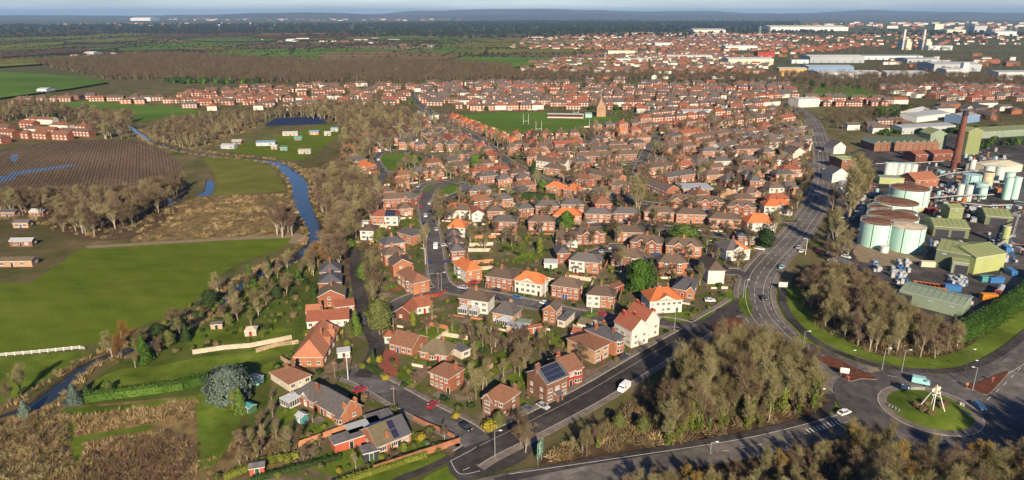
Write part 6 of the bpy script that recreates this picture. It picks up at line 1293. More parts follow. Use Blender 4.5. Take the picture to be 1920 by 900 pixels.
fence_line('guard_fence', 'grey security fence along the works boundary', [(1548,478),(1600,500),(1660,540)], 2.0, 3.0, 'steel', 'fence', 0.03)
def hedge(label, pts, w, h, leaf, dens=26, seed=0, name='hedge'):
    rg = random.Random(seed); P = wpoly(pts); b = MB(); o = P[0]
    for i in range(len(P)-1):
        a, c = P[i]-o, P[i+1]-o; L = (c-a).length; u = (c-a)/L; nv = Vector((-u.y, u.x, 0))
        b.M = Matrix.Translation(a) @ Matrix.Rotation(math.atan2(u.y, u.x), 4, 'Z'); b.box(0, L, -w*0.36, w*0.36, -0.1, h*0.84); b.M = None
        for k in range(int(L*dens)):
            t = rg.random(); f = rg.random(); bulge = 1+0.18*math.sin(t*L*0.9+seed)
            if f < 0.5: y = (-1)*w/2*rg.uniform(0.75,1.05)*bulge; z = rg.uniform(0.05,h)
            elif f < 0.65: y = w/2*rg.uniform(0.75,1.05)*bulge; z = rg.uniform(0.05,h)
            else: y = rg.uniform(-w/2,w/2); z = h*rg.uniform(0.86,1.08)*(0.94+0.06*bulge)
            p = a+u*(t*L)+nv*y; leaf_blob(b, (p.x, p.y, z), 0.08, 1, 0.42, rg)
    return tag(obj(name, b.mesh('hedge', [leaf]), None, o), label, 'hedge')
hedge('tall clipped green hedge across the lower garden', [(162,752),(220,745),(300,735),(345,728)], 3.2, 2.8, 'leaf_green', 40, 1); hedge('rounded green hedge end beside the blue cedar', [(345,728),(392,716)], 3.6, 3.4, 'leaf_green', 40, 2)
hedge('yellow-green clipped hedge along the bottom boundary', [(620,915),(700,888),(760,868),(800,856)], 1.6, 1.7, 'leaf_lime', 36, 3); hedge('low yellow hedge at the bottom left garden', [(420,900),(500,868),(560,858)], 1.4, 1.8, 'leaf_lime', 30, 4)
hedge('dark hedge between the gable house and the corner bungalow', [(655,805),(700,788),(745,770)], 1.6, 2.0, 'leaf_olive', 30, 5); hedge('dense dark evergreen belt along the works road', [(1790,640),(1830,620),(1880,590),(1925,560),(1950,520)], 7.0, 5.0, 'leaf_green', 90, 6)
hedge('green hedge behind the twin-gabled houses', [(1090,436),(1140,434),(1200,428)], 2.0, 2.4, 'leaf_green', 26, 7); hedge('hedge below the estate street near the villas', [(1090,600),(1118,590)], 2.0, 2.0, 'leaf_green', 26, 8); hedge('hedge along the lane lawn', [(690,690),(715,705)], 2.0, 1.6, 'leaf_dark', 26, 9)
hedge('long evergreen hedge above the round evergreen', [(958,372),(1000,376),(1040,380)], 5.0, 6.0, 'leaf_dark', 60, 10); hedge('hedge in front of the white semi by the main road', [(1432,412),(1490,413)], 2.0, 1.4, 'leaf_olive', 26, 11); hedge('dark hedge beside the bottom left allotment', [(470,905),(560,880),(640,860)], 1.2, 1.6, 'leaf_dark', 24, 12)
def evergreen(label, px, py, key, s, sz=None):
    p = G(px, py); e = empty('evergreen_tree', p, rng.uniform(0,6)); e.scale = (s, s, sz or s); t, c = CON[key]; obj('trunk', t, e); obj('crown', c, e); tag(e, label, 'tree', 'evergreen trees'); return e
evergreen('huge blue-grey cedar above the bottom left scrub', 432, 752, 'cedar', 1.25); evergreen('small blue spruce at the river bend', 140, 755, 'spruce_blue', 0.9); evergreen('dark green spruce left of the small blue spruce', 48, 780, 'spruce_blue', 0.75)
evergreen('bright green conifer above the riverside lawn', 272, 678, 'cone_green', 1.1); evergreen('green conifer right of the blue cedar', 452, 772, 'cone_green', 0.9); evergreen('lime conifer against the blue cedar', 440, 768, 'col_lime', 0.8)
evergreen('big dark pine beside the tree-lined lane', 712, 628, 'pine', 1.15); evergreen('round green evergreen at the top of the tree-lined lane', 683, 524, 'round_green', 0.85); evergreen('olive conifer left of the tree-lined lane', 668, 625, 'cone_green', 1.0); evergreen('squat lime conifer below the long low red-tiled house', 655, 630, 'olive', 0.6)
evergreen('evergreen beside the white river-wood house', 712, 460, 'olive', 1.0); evergreen('green conifer in the river wood', 655, 462, 'cone_green', 1.2); evergreen('dark conifer near the river gardens', 470, 535, 'cone_green', 1.1)
evergreen('tall lime conifer in the middle gardens', 1012, 474, 'col_lime', 0.95); evergreen('pointed lime conifer below the crescent', 923, 384, 'col_lime', 1.0); evergreen('shorter lime conifer left of the pointed one', 900, 392, 'col_lime', 0.65); evergreen('big round evergreen in front of the orange roof', 1062, 436, 'round_green', 1.15, 1.3)
evergreen('broad square evergreen above the twin-gabled semis', 1282, 457, 'block', 1.55, 1.05); evergreen('tall green conifer pair, left one behind the white-halved semi', 1198, 545, 'block', 1.05, 1.5); evergreen('tall green conifer pair, right one behind the white-halved semi', 1218, 540, 'cone_dark', 1.5); evergreen('twin round evergreens near the avenue, left one', 892, 318, 'round_green', 1.3); evergreen('twin round evergreens near the avenue, right one', 908, 316, 'round_dark', 1.2)
evergreen('dark evergreen beside the orange-roofed semi by the main road', 1435, 465, 'round_dark', 1.1); evergreen('round evergreen above the middle hedge', 1018, 358, 'round_green', 0.9); evergreen('dark conifer in the rear gardens', 1000, 325, 'cone_dark', 1.2); evergreen('ivy-dark evergreen among the old road wood', 1160, 806, 'olive', 0.6); evergreen('second ivy-dark evergreen at the wood edge', 1205, 812, 'olive', 0.6)
evergreen('dark pointed conifer by the left hamlet', 70, 212, 'cone_dark', 1.6); evergreen('dark conifer beside the riverside garden path', 165, 748, 'cone_dark', 0.6); evergreen('green evergreen near the riverside willows', 350, 640, 'cone_dark', 0.8); evergreen('tall evergreen in the red-tiled bungalow garden', 775, 610, 'col_lime', 0.7); evergreen('blue-green conifer in the corner garden', 700, 682, 'cone_dark', 0.6)
evergreen('evergreen bush tree at the street corner house', 935, 800, 'olive', 0.55)
for q, (x, y, k_, s_) in enumerate(((300,640,'round_dark',0.75),(330,628,'cone_dark',0.85),(318,650,'olive',0.7),(255,655,'olive',0.6),(395,575,'round_dark',0.8),(505,508,'cone_dark',0.8),(520,560,'round_dark',0.6),(430,610,'olive',0.55),(560,530,'cone_green',0.7),(480,560,'olive',0.6),(590,560,'cone_dark',0.6),(205,735,'olive',0.4))):
    evergreen(('dark round evergreen on the left of the riverside gardens','dark pointed conifer behind the riverside lawn','olive evergreen near the pale panel fence end','olive evergreen beside the bright green conifer','dark round evergreen where the river bends','dark pointed conifer at the top of the riverside gardens','dark round evergreen left of the slate-roofed houses','olive evergreen behind the tan summer house','green conifer beside the upper slate-roofed house','olive evergreen amid the riverside gardens','dark conifer left of the red-tiled outbuilding','small olive evergreen by the lower garden hedge')[q], x, y, k_, s_)
def bush(label, px, py, key, r, sq=1.0):
    p = G(px, py); o = obj('shrub', rng.choice(BUSH[key]), None, p, rng.uniform(0,6)); o.scale = (r, r, r*sq); tag(o, label, 'shrub', 'garden shrubs')
pts_green = 0
for a in (('left of two square golden clipped shrubs', 695, 680, 'yellow', 1.5, 1.2), ('right of two square golden clipped shrubs', 710, 679, 'yellow', 1.5, 1.2), ('golden round shrub at the red drive foot', 722, 712, 'yellow', 1.4), ('yellow shrub by the corner hedge', 719, 776, 'yellow', 1.3), ('yellow ball shrub in the corner bungalow garden', 790, 825, 'yellow', 1.5), ('round pale green shrub by the corner wall', 806, 810, 'olive', 1.6), ('bright yellow shrub at the street corner house', 918, 806, 'yellow', 2.4), ('yellow shrub by the side street verge', 855, 784, 'yellow', 1.3),
  ('lime shrub below the golden clipped shrubs', 680, 690, 'lime', 1.4), ('green shrub beside the forked drive', 770, 716, 'lime', 1.0), ('dark shrub at the forked drive corner', 757, 726, 'dark', 1.3), ('lime shrub by the mossy bungalow', 780, 672, 'lime', 1.0), ('pale shrub in the corner bungalow bed', 776, 838, 'olive', 1.1), ('upright lime shrub in the corner bungalow bed', 757, 845, 'lime', 1.1, 1.8), ('grey shrub in the corner bungalow bed', 800, 835, 'blue', 1.0), ('green shrub behind the brick boundary wall', 825, 838, 'green', 1.2), ('olive shrub behind the brick boundary wall', 812, 842, 'olive', 1.2),
  ('lime shrub by the bottom left trellis', 512, 870, 'lime', 1.4), ('second lime shrub by the bottom left trellis', 540, 865, 'lime', 1.5), ('yellow shrub on the lower bungalow lawn', 637, 885, 'yellow', 1.0), ('olive shrub below the garden room', 715, 860, 'lime', 1.2), ('golden shrub by the mid lawn', 640, 625, 'yellow', 1.3), ('golden shrub in the terracotta house garden', 650, 648, 'lime', 1.6), ('second golden shrub in the terracotta house garden', 632, 640, 'lime', 1.3)): bush(*a)
# shrubs nobody could count
BC = make_coll('shrub_mass', [(lambda m: bpy.data.objects.new('shrub_mass', m))(m_) for k_ in ('green','dark','dark','lime','olive','olive','brown','brown') for m_ in BUSH[k_][:1]])
pts = fill(RES[:6]+[(660,470),(690,405),(800,380),(1000,370),(1400,400),(1440,480),(1400,540),(1385,590),(1300,640),(1100,745),(990,805),(890,840),(840,850),(640,905)], 3.6, 51, 0.75, (0.4,1.4), 0, True)
pts += fill([(640,300),(770,220),(1500,200),(1530,300),(1400,400),(1000,370),(800,380),(690,400)], 5.5, 52, 0.8, (0.6,1.6), 0, True)
pts += fill([(300,600),(420,540),(540,500),(600,510),(560,560),(540,640),(380,660),(300,680)], 4.0, 53, 0.75, (0.5,1.7), 0, True)
scatter('garden_shrubs', pts, BC, 0.8, 1.2, 'small green and brown shrubs scattered through the gardens', 'shrubs', 6)
# rough grass tufts, reeds, brambles
def tuft(seed, mat, n=26, h=0.9, spread=0.6):
    rg = random.Random(seed); b = MB()
    for i in range(n):
        a = rg.uniform(0,6.28); r = rg.random()*spread; p = Vector((math.cos(a)*r, math.sin(a)*r, -0.05)); d = (Vector((math.cos(a)*0.5, math.sin(a)*0.5, 1))+rv(rg)*0.35).normalized(); sliver(b, p, d, h*rg.uniform(0.6,1.2), 0.13, rg)
    return bpy.data.objects.new('tuft', b.mesh('tuft', [mat]))
def thicket(seed, mat, n=110, r=1.0):
    rg = random.Random(seed); b = MB()
    for i in range(n):
        v = rv(rg); v.z = abs(v.z); p = v*r*rg.uniform(0.2,0.8); sliver(b, p, (v+rv(rg)*0.7+Vector((0,0,0.3))).normalized(), r*rg.uniform(0.4,0.8), 0.09, rg)
    return bpy.data.objects.new('thicket', b.mesh('thicket', [mat]))
TS = make_coll('tufts_straw', [tuft(600+k, 'straw') for k in range(3)]+[tuft(604, 'bramble')]); TB = make_coll('tufts_bramble', [thicket(610+k, ('bramble','twig_brown','straw','twig_olive')[k]) for k in range(4)]); TH = make_coll('tufts_heather', [thicket(620+k, ('heather','bramble')[k]) for k in range(2)])
pts = fill([(130,785),(365,750),(368,790),(280,795),(150,815)], 1.1, 61, 0.85, (0.9,1.7)) + fill([(160,830),(280,812),(330,815),(350,840),(250,850),(160,880)], 1.2, 62, 0.7, (0.8,1.5)) + fill([(245,450),(275,415),(320,390),(370,372),(460,368),(530,365),(543,400),(566,430),(440,444)], 2.6, 63, 0.9, (1.0,2.0), clump=14) + fill([(300,880),(400,860),(430,905),(330,940)], 1.3, 64, 0.6, (0.7,1.2)) + fill([(-80,830),(60,775),(128,775),(135,860),(150,920),(100,960),(-120,960)], 2.2, 164, 0.9, (0.8,1.5), clump=9) + fill([(150,868),(210,828),(300,812),(372,838),(362,900),(250,930),(150,920)], 2.0, 165, 0.8, (0.8,1.4), clump=8)
scatter('dry_grass', pts, TS, 0.8, 1.3, 'tall pale dry grass in the rough plots and pasture', 'grass', 7)
pts = fill([(-80,830),(60,775),(128,775),(135,860),(150,920),(100,960),(-120,960)], 1.5, 65, 0.9, (0.8,1.8)) + fill([(420,840),(480,805),(545,835),(520,870),(430,890)], 1.7, 66, 0.7, (0.7,1.5)) + fill([(520,300),(600,325),(590,345),(560,325)], 2.2, 67, 0.8) + fill([(1010,872),(1120,795),(1270,705),(1340,660),(1440,640),(1530,710),(1555,752),(1450,806),(1100,866)], 1.7, 68, 0.85, (0.9,2.2), 0, True) + fill([(1490,525),(1560,495),(1690,570),(1800,620),(1800,664),(1650,672),(1530,612)], 2.2, 69, 0.85, (0.9,2.2), 0, True) + fill([(1160,915),(1560,825),(1740,885),(1900,840),(2050,900),(1900,1050),(1200,1050)], 2.6, 70, 0.8, (0.8,1.6), 0, True) + fill([(-40,362),(340,348),(330,400),(200,450),(-40,410)], 4.5, 71, 0.8, (1,2)) + fill([(585,320),(640,300),(725,380),(690,420),(640,555),(600,520),(612,440)], 4, 72, 0.8, (1,2), 0, True) + fill([(270,256),(400,224),(500,232),(400,275),(300,270)], 6, 74, 0.8, (1.2,2.6))
scatter('brambles', pts, TB, 0.8, 1.3, 'brown bramble and scrub undergrowth beneath the trees', 'undergrowth', 8)
scatter('heather', fill([(150,868),(210,828),(300,812),(372,838),(362,900),(250,930),(150,920)], 1.3, 73, 0.9, (0.8,1.5)), TH, 0.8, 1.3, 'reddish brown heath patch at the bottom left', 'undergrowth', 9)
# reeds along both banks
pts = []; rg = random.Random(77)
for i in range(len(RIVER)):
    a, c = RIVER[i], RIVER[(i+1) % len(RIVER)]
    L = (c-a).length; u = (c-a)/max(L, 1e-6); nv = Vector((u.y, -u.x, 0))
    for k in range(int(L*(1.6 if a.y < 330 else 0.8))):
        p = a.lerp(c, rg.random())+nv*rg.uniform(-3.2, 3.2)
        if not inpoly(p.x, p.y, RIVER): pts.append((p.x, p.y, 0, rg.uniform(0.9,1.9)))
scatter('bank_reeds', pts, TS, 0.8, 1.3, 'straw coloured reeds fringing both river banks', 'reeds', 10)

# ------------------------------------------------------------------ vehicles
def m_car(kind, paint):
    def body():
        b = MB(); W = 0.88
        if kind == 'van':
            prof = [(-2.5,0.45),(-2.5,2.15),(-2.35,2.3),(1.2,2.3),(1.75,1.5),(2.45,1.2),(2.5,0.45)]; W = 0.98
        else:
            prof = [(-2.1,0.38),(-2.12,0.78),(-1.95,0.95),(-1.1,0.98),(1.0,0.92),(1.9,0.78),(2.08,0.6),(2.05,0.36)]
        n = len(prof)
        for i in range(n-1): b.face([(prof[i][0],-W,prof[i][1]), (prof[i][0],W,prof[i][1]), (prof[i+1][0],W,prof[i+1][1]), (prof[i+1][0],-W,prof[i+1][1])][::-1])
        b.face([(x,-W,z) for x, z in prof][::-1]); b.face([(x,W,z) for x, z in prof]); b.face([(prof[0][0],-W,prof[0][1]),(prof[-1][0],-W,prof[-1][1]),(prof[-1][0],W,prof[-1][1]),(prof[0][0],W,prof[0][1])])
        if kind != 'van':
            lo = [(-1.75,0.96),(1.05,0.93)]; hi = [(-1.25,1.45),(0.35,1.47)]
            b.face([(hi[0][0],-0.64,hi[0][1]), (hi[1][0],-0.64,hi[1][1]), (hi[1][0],0.64,hi[1][1]), (hi[0][0],0.64,hi[0][1])])
            for s in (-1,1):      # pillars
                for x0, x1 in ((-1.75,-1.25),(1.05,0.35),(-0.4,-0.42)): b.tube((x0,s*0.84,0.94), (x1,s*0.64,1.46), 0.05, 0.05, 4, 0, False)
        return b.mesh('body', [paint])
    def glass():
        b = MB()
        if kind == 'van':
            b.face([(1.215,-0.85,2.24),(1.75,-0.9,1.54),(1.75,0.9,1.54),(1.215,0.85,2.24)]); 
            for s in (-1,1): b.face([(0.5,s*0.985,1.5),(1.55,s*0.985,1.5),(1.15,s*0.985,2.1),(0.5,s*0.985,2.1)])
        else:
            A = [(-1.75,0.84,0.955),(1.05,0.84,0.925),(0.35,0.64,1.46),(-1.25,0.64,1.44)]
            for s in (-1,1): b.face([(x,s*y,z) for x,y,z in A])
            b.face([(1.05,-0.84,0.925),(1.05,0.84,0.925),(0.35,0.64,1.46),(0.35,-0.64,1.46)]); b.face([(-1.75,-0.84,0.955),(-1.75,0.84,0.955),(-1.25,0.64,1.44),(-1.25,-0.64,1.44)])
        return b.mesh('windows', ['glass_dark'])
    return cached(('carb',kind,paint), body), cached(('carg',kind), glass)
def wheel_mesh():
    b = MB(); b.M = Matrix.Rotation(math.pi/2, 4, 'X'); b.lathe([(0.0,-0.1),(0.2,-0.11),(0.33,-0.1),(0.33,0.1),(0.2,0.11),(0.001,0.1)], 12, mats=[1,0,0,0,1]); b.M = None
    return b.mesh('wheel', ['tyre','rim'])
WH = wheel_mesh()
LG = MB(); LG.box(-0.03,0.03,-0.18,0.18,-0.07,0.07); LGm = LG.mesh('headlight', ['light_lens']); LG = MB(); LG.box(-0.03,0.03,-0.15,0.15,-0.1,0.1); TLm = LG.mesh('tail_light', ['tail_lens'])
def car(label, px, py, hx, hy, paint, kind='car', z=None):
    """standing at a pixel, its nose towards the second pixel"""
    p = G(px, py); q = G(hx, hy); yaw = math.atan2(q.y-p.y, q.x-p.x)
    zz = z if z is not None else (ZR+0.002 if near_road(p.x, p.y, -0.5) else 0.18)
    e = empty('van' if kind == 'van' else 'parked_car' if 'parked' in label else 'car', (p.x, p.y, zz), yaw); bm_, gm_ = m_car(kind, 'car_'+paint)
    obj('body', bm_, e); obj('windows', gm_, e); wx = 1.6 if kind == 'van' else 1.3; W = 0.86 if kind == 'van' else 0.8
    for sx in (-1,1):
        for sy in (-1,1): obj('wheel', WH, e, (sx*wx, sy*W, 0.33))
    fx = 2.49 if kind == 'van' else 2.06; 
    for sy in (-1,1): obj('headlight', LGm, e, (fx, sy*0.62, 0.72 if kind != 'van' else 0.95)); obj('tail_light', TLm, e, (-2.13 if kind != 'van' else -2.51, sy*0.68, 0.78 if kind != 'van' else 1.1))
    tag(e, label, 'van' if kind == 'van' else 'car', 'vehicles')
for a in (('white van driving along the old road', 1170,732,1163,738,'white','van'), ('pale teal van rounding the top of the roundabout', 1725,721,1740,724,'teal','van'), ('bright blue car leaving the roundabout on the right', 1834,766,1841,771,'blue'), ('silver car waiting at the link road mouth', 1582,778,1592,774,'white'), ('silver estate car half hidden by the roundabout thicket', 1760,834,1745,836,'silver'),
  ('black car turning on the main road bend', 1431,562,1434,568,'black'), ('pale blue car passing the grey sign board', 1466,503,1472,496,'teal'), ('silver car queuing on the main road', 1497,466,1503,460,'silver'), ('second silver car queuing on the main road', 1503,473,1510,466,'white'), ('white car parked in the estate street', 1022,572,1030,574,'white'), ('blue car parked outside the orange-roofed white semi', 970,561,978,563,'blue'), ('black car parked outside the brick semi', 933,547,938,548,'black'), ('magenta red car parked outside the half-white semi', 1128,592,1135,594,'red'),
  ('silver car parked beside the tall solar house', 1018,765,1026,769,'silver'), ('grey covered car parked by the corner house', 990,770,1000,775,'grey'), ('red car parked outside the upper-band brick house', 812,763,817,759,'red'), ('red car parked on the side street left', 676,734,683,731,'red'), ('black car waiting at the street junction', 873,806,880,811,'black'), ('white car on the estate street, lower one', 817,466,816,474,'white','van'), ('white car on the estate street, upper one', 798,444,798,450,'white'), ('white car parked at the estate street top', 798,407,798,413,'white'),
  ('dark car parked near the crescent, left one', 808,397,813,392,'black'), ('white car parked near the crescent, left one', 807,383,812,379,'white'), ('white car parked near the crescent, right one', 826,378,831,374,'white'), ('dark car parked near the crescent, right one', 814,392,819,387,'navy'), ('navy car parked right of estate street', 840,493,848,492,'navy'), ('silver car parked right of estate street', 834,462,841,461,'silver'), ('red car parked on the red forecourt', 889,532,894,533,'red'), ('white car parked in the cul-de-sac', 1138,468,1144,469,'white'), ('black car parked in the cul-de-sac', 1133,470,1139,472,'black'), ('silver car parked above the half-white semi', 1113,484,1120,484,'silver'),
  ('white car parked by the white corner house', 1425,469,1431,470,'white'), ('red car parked by the works entrance', 1535,472,1541,469,'red'), ('dark car parked in the works car park, upper', 1558,483,1563,484,'black'), ('silver car parked in the works car park, lower', 1560,491,1566,492,'silver'), ('white car parked in the works car park, right', 1586,484,1593,486,'white'), ('black car parked below the tall white house', 1362,503,1362,497,'black'), ('white car parked by the low slate house', 1331,566,1338,566,'white'), ('blue car parked beside the twin-gabled semi', 1233,480,1239,481,'blue'), ('navy car parked near the long fence cars', 1272,428,1277,429,'navy'),
  ('dark car far up the main road', 1531,370,1535,362,'grey'), ('white car far up the main road', 1545,320,1546,312,'white'), ('silver car far up the main road', 1537,285,1537,278,'silver'), ('red car parked in the works yard, left', 1622,352,1628,352,'red'), ('red car parked in the works yard, right', 1636,351,1642,351,'red'), ('white car on the avenue', 905,268,910,271,'white'), ('silver car on the avenue', 880,253,885,256,'silver'), ('dark car in the lane below the pine', 686,606,686,600,'navy'), ('grey car parked by the white villas', 1170,672,1178,668,'navy')): car(*a)
def car_w(label, x, y, yaw, paint, kind='car'):
    e = empty('parked_car', (x, y, ZR+0.002), yaw); bm_, gm_ = m_car(kind, 'car_'+paint); obj('body', bm_, e); obj('windows', gm_, e)
    for sx in (-1,1):
        for sy in (-1,1): obj('wheel', WH, e, (sx*1.3, sy*0.8, 0.33))
    tag(e, label, 'car', 'vehicles')
rgc = random.Random(71)
for ri, nick in ((5,'the long estate street'), (11,'the avenue'), (13,'the cul-de-sac'), (14,'the street above the hedge tree'), (15,'the street below the hall'), (16,'the street by the terraces'), (17,'the street below the sports ground'), (8,'the crescent'), (9,'the round green')):
    r = ROADS[ri]; N = norms(r['P']); acc = 0.0; nxt = rgc.uniform(8,20); k = 0
    for i in range(len(r['P'])-1):
        a, c = r['P'][i], r['P'][i+1]; acc += (c-a).length
        if acc >= nxt and k < 12:
            acc = 0.0; nxt = rgc.uniform(10, 30); sg = rgc.choice((-1,1)); p = a.lerp(c, 0.5)+N[i]*sg*(r['hw']-1.05)
            if any(near_road(p.x, p.y, 0.5, r) for _ in (0,)): continue
            pt_ = rgc.choice(('silver','white','grey','black','red','blue','navy','silver','white')); car_w('%s car parked along %s, %s from its start' % (pt_, nick, ORD[k]), p.x, p.y, math.atan2(c.y-a.y, c.x-a.x)+(math.pi if sg > 0 else 0), pt_); k += 1
def lorry(label, px, py, hx, hy, cab, load):
    p = G(px,py); q = G(hx,hy); yaw = math.atan2(q.y-p.y, q.x-p.x); e = empty('lorry', (p.x,p.y,0.05), yaw)
    b = MB(); b.box(3.1,5.0,-1.2,1.2,0.6,2.9,0); b.face([(5.005,-1.0,1.8),(5.005,1.0,1.8),(5.005,0.95,2.7),(5.005,-0.95,2.7)],1)
    for s in (-1,1): b.face([(3.7,s*1.205,1.8),(4.8,s*1.205,1.8),(4.8,s*1.205,2.6),(3.7,s*1.205,2.6)],1)
    obj('cab', b.mesh('cab', [cab,'glass_dark']), e); b = MB(); b.box(-5,3.0,-1.0,1.0,0.7,1.0); obj('chassis', b.mesh('chassis', ['steel_dark']), e)
    b = MB(); b.tube((-5,0,2.1),(2.8,0,2.1),1.1,1.1,14); obj('tank', b.mesh('tank', [load]), e)
    for x in (4.0,-2.2,-3.3,-4.4):
        for s in (-1,1): o = obj('wheel', WH, e, (x, s*1.05, 0.5)); o.scale = (1.5,1.5,1.5)
    tag(e, label, 'lorry')
lorry('red and white tanker lorry parked by the works road', 1873,552,1868,560,'truck_red','ibc_white'); lorry('second tanker parked among the works drums', 1725,400,1735,396,'truck_red','tank_stain')

# ------------------------------------------------------------------ street furniture
def lamp(label, px, py, ax=1.0, h=8.0, mat='steel', wood=False):
    p = G(px,py); e = empty('telegraph_pole' if wood else 'street_lamp', (p.x,p.y,0)); b = MB(); b.tube((0,0,-0.1),(0,0,h),0.13,0.08,8); obj('pole', b.mesh('pole', [mat]), e)
    if wood:
        b = MB(); b.box(-0.9,0.9,-0.06,0.06,h-0.6,h-0.45); obj('crossarm', b.mesh('crossarm', [mat]), e)
    else:
        b = MB(); b.tube((0,0,h-0.05),(ax*1.2,0,h+0.25),0.05,0.04,6); obj('arm', b.mesh('arm', [mat]), e); b = MB(); b.box(min(0,ax*0.7)+ax*1.1-0.1 if ax < 0 else ax*1.1, (ax*1.1 if ax < 0 else ax*1.1+0.8), -0.16,0.16,h+0.2,h+0.36); obj('lamp_head', b.mesh('lamp_head', ['steel_white']), e)
    tag(e, label, 'pole' if wood else 'lamp', 'telegraph poles' if wood else 'street lamps')
lamp('telegraph pole on the side street bend', 740,768,1,7.5,'wood_pole',True); lamp('telegraph pole by the terracotta house', 629,718,1,7.5,'wood_pole',True); lamp('telegraph pole in the pine garden', 738,618,1,7.5,'wood_pole',True); lamp('telegraph pole by the orange corner house', 822,542,1,7.5,'wood_pole',True)
for i, (x, y, ax, nm, mt) in enumerate(((653,713,-1,'white street lamp beside the golden clipped shrubs','steel_white'), (1504,662,1,'street lamp on the main road verge','steel'), (1564,742,1,'dark street lamp at the wood corner','steel_dark'), (1604,700,-1,'dark street lamp by the red soil island','steel_dark'), (1653,696,1,'street lamp by the cycle path crossing','steel'), (1690,699,1,'street lamp above the roundabout','steel'), (1809,698,1,'street lamp on the far verge','steel_dark'), (1830,720,-1,'dark street lamp by the right island','steel_dark'), (1823,733,-1,'pale street lamp at the right island tip','steel'),
    (1022,556,1,'street lamp by the white parked car','steel_white'), (1109,594,1,'street lamp outside the half-white semi','steel_white'), (1231,618,1,'street lamp near the white villas, left','steel'), (1264,622,1,'street lamp near the white villas, right','steel'), (1393,560,1,'street lamp at the old road end','steel'), (1510,478,-1,'street lamp by the queuing cars','steel_white'), (1324,482,1,'street lamp by the close entrance','steel'), (798,497,-1,'street lamp half way along estate street','steel_white'), (828,545,1,'street lamp at the estate street corner','steel'), (1370,770,1,'lamp post inside the old road wood','steel'), (1528,776,1,'dark lamp on the cycle path bend','steel_dark'), (1332,848,1,'short post beside the link road','steel'), (928,858,1,'street lamp at the junction mouth','steel'))): lamp(nm, x, y, ax, 8.0 if 'short' not in nm else 3.0, mt)
def sign_panel(name, label, px, py, yaw, w, h, z0, face, back, extra=None, posts=2, cat='sign'):
    p = G(px,py); e = empty(name, (p.x,p.y,0.0), R(yaw)); b = MB()
    for i in range(posts): x = 0 if posts == 1 else (-w*0.32 if i == 0 else w*0.32); b.tube((x,0.06,-0.1),(x,0.06,z0+h),0.06,0.06,6)
    obj('post', b.mesh('post', ['steel']), e); b = MB(); b.box(-w/2,w/2,-0.06,0.0,z0,z0+h,1); b.face([(-w/2+0.02,-0.064,z0+0.02),(w/2-0.02,-0.064,z0+0.02),(w/2-0.02,-0.064,z0+h-0.02),(-w/2+0.02,-0.064,z0+h-0.02)],0); obj('panel', b.mesh('panel', [face, back]), e)
    if extra:
        b = MB(); extra(b, w, h, z0); obj('lettering', b.mesh('lettering', ['paint_white']), e)
    tag(e, label, cat, 'road signs')
def border_lines(b, w, h, z0):
    y = -0.07; t = 0.1
    def rc(x0,x1,za,zb): b.face([(x0,y,za),(x1,y,za),(x1,y,zb),(x0,y,zb)])
    rc(-w/2+.08,w/2-.08,z0+.08,z0+.08+t); rc(-w/2+.08,w/2-.08,z0+h-.18,z0+h-.08); rc(-w/2+.08,-w/2+.18,z0+.18,z0+h-.18); rc(w/2-.18,w/2-.08,z0+.18,z0+h-.18)
    for i, (a, c, zz) in enumerate(((-.3,.25,.78),(-.3,.1,.62),(-.1,.3,.42),(-.3,.2,.25))): rc(a*w,c*w,z0+h*zz,z0+h*(zz+.07))
    rc(-0.12*w,-0.04*w,z0+h*.12,z0+h*.58)
sign_panel('road_sign', 'tall green direction sign at the wood corner', 1012, 868, 62, 3.4, 4.6, 2.0, 'sign_green', 'sign_green', border_lines)
sign_panel('road_sign', 'pale grey sign board by the main road bend', 1467, 545, 175, 3.6, 2.2, 1.6, 'sign_grey', 'sign_grey')
sign_panel('road_sign', 'white-backed sign on the left traffic island', 1582, 708, 160, 2.6, 1.8, 1.6, 'sign_grey', 'steel_white')
sign_panel('road_sign', 'white-backed sign at the top of the roundabout island', 1696, 735, 170, 2.2, 1.6, 1.0, 'sign_grey', 'steel_white')
def chevrons(b, w, h, z0):
    n = 4
    for i in range(n):
        x = -w/2+w*(i+0.15)/n; s = w/n*0.3; y = -0.07; zm = z0+h/2
        b.face([(x,y,z0+.05),(x+s,y,z0+.05),(x+2*s,y,zm),(x+s,y,zm)]); b.face([(x+s,y,zm),(x+2*s,y,zm),(x+s,y,z0+h-.05),(x,y,z0+h-.05)])
sign_panel('chevron_sign', 'black and white chevron board facing the top approach', 1720, 734, 175, 4.2, 0.9, 0.6, 'steel_dark', 'steel', chevrons); sign_panel('chevron_sign', 'chevron board on the left rim of the roundabout', 1676, 770, -62, 4.0, 0.9, 0.6, 'steel_dark', 'steel', chevrons)
sign_panel('chevron_sign', 'chevron board on the right rim of the roundabout', 1810, 780, 110, 3.4, 0.9, 0.6, 'steel_dark', 'steel', chevrons); sign_panel('chevron_sign', 'pale small board above the right rim chevrons', 1802, 764, 120, 1.4, 1.0, 0.6, 'steel_white', 'steel_white')
for i, (x, y, nm) in enumerate(((1590,716,'white and red keep-left sign at the left island'), (1860,718,'red and white keep-left sign at the right island'), (1812,729,'amber bollard at the right island'), (1526,700,'red-topped sign by the wood corner'))): sign_panel('keep_left_sign', nm, x, y, 170, 0.7, 0.8, 1.3, 'steel_white' if i != 2 else 'plant_orange', 'truck_red' if i != 2 else 'plant_orange', None, 1)
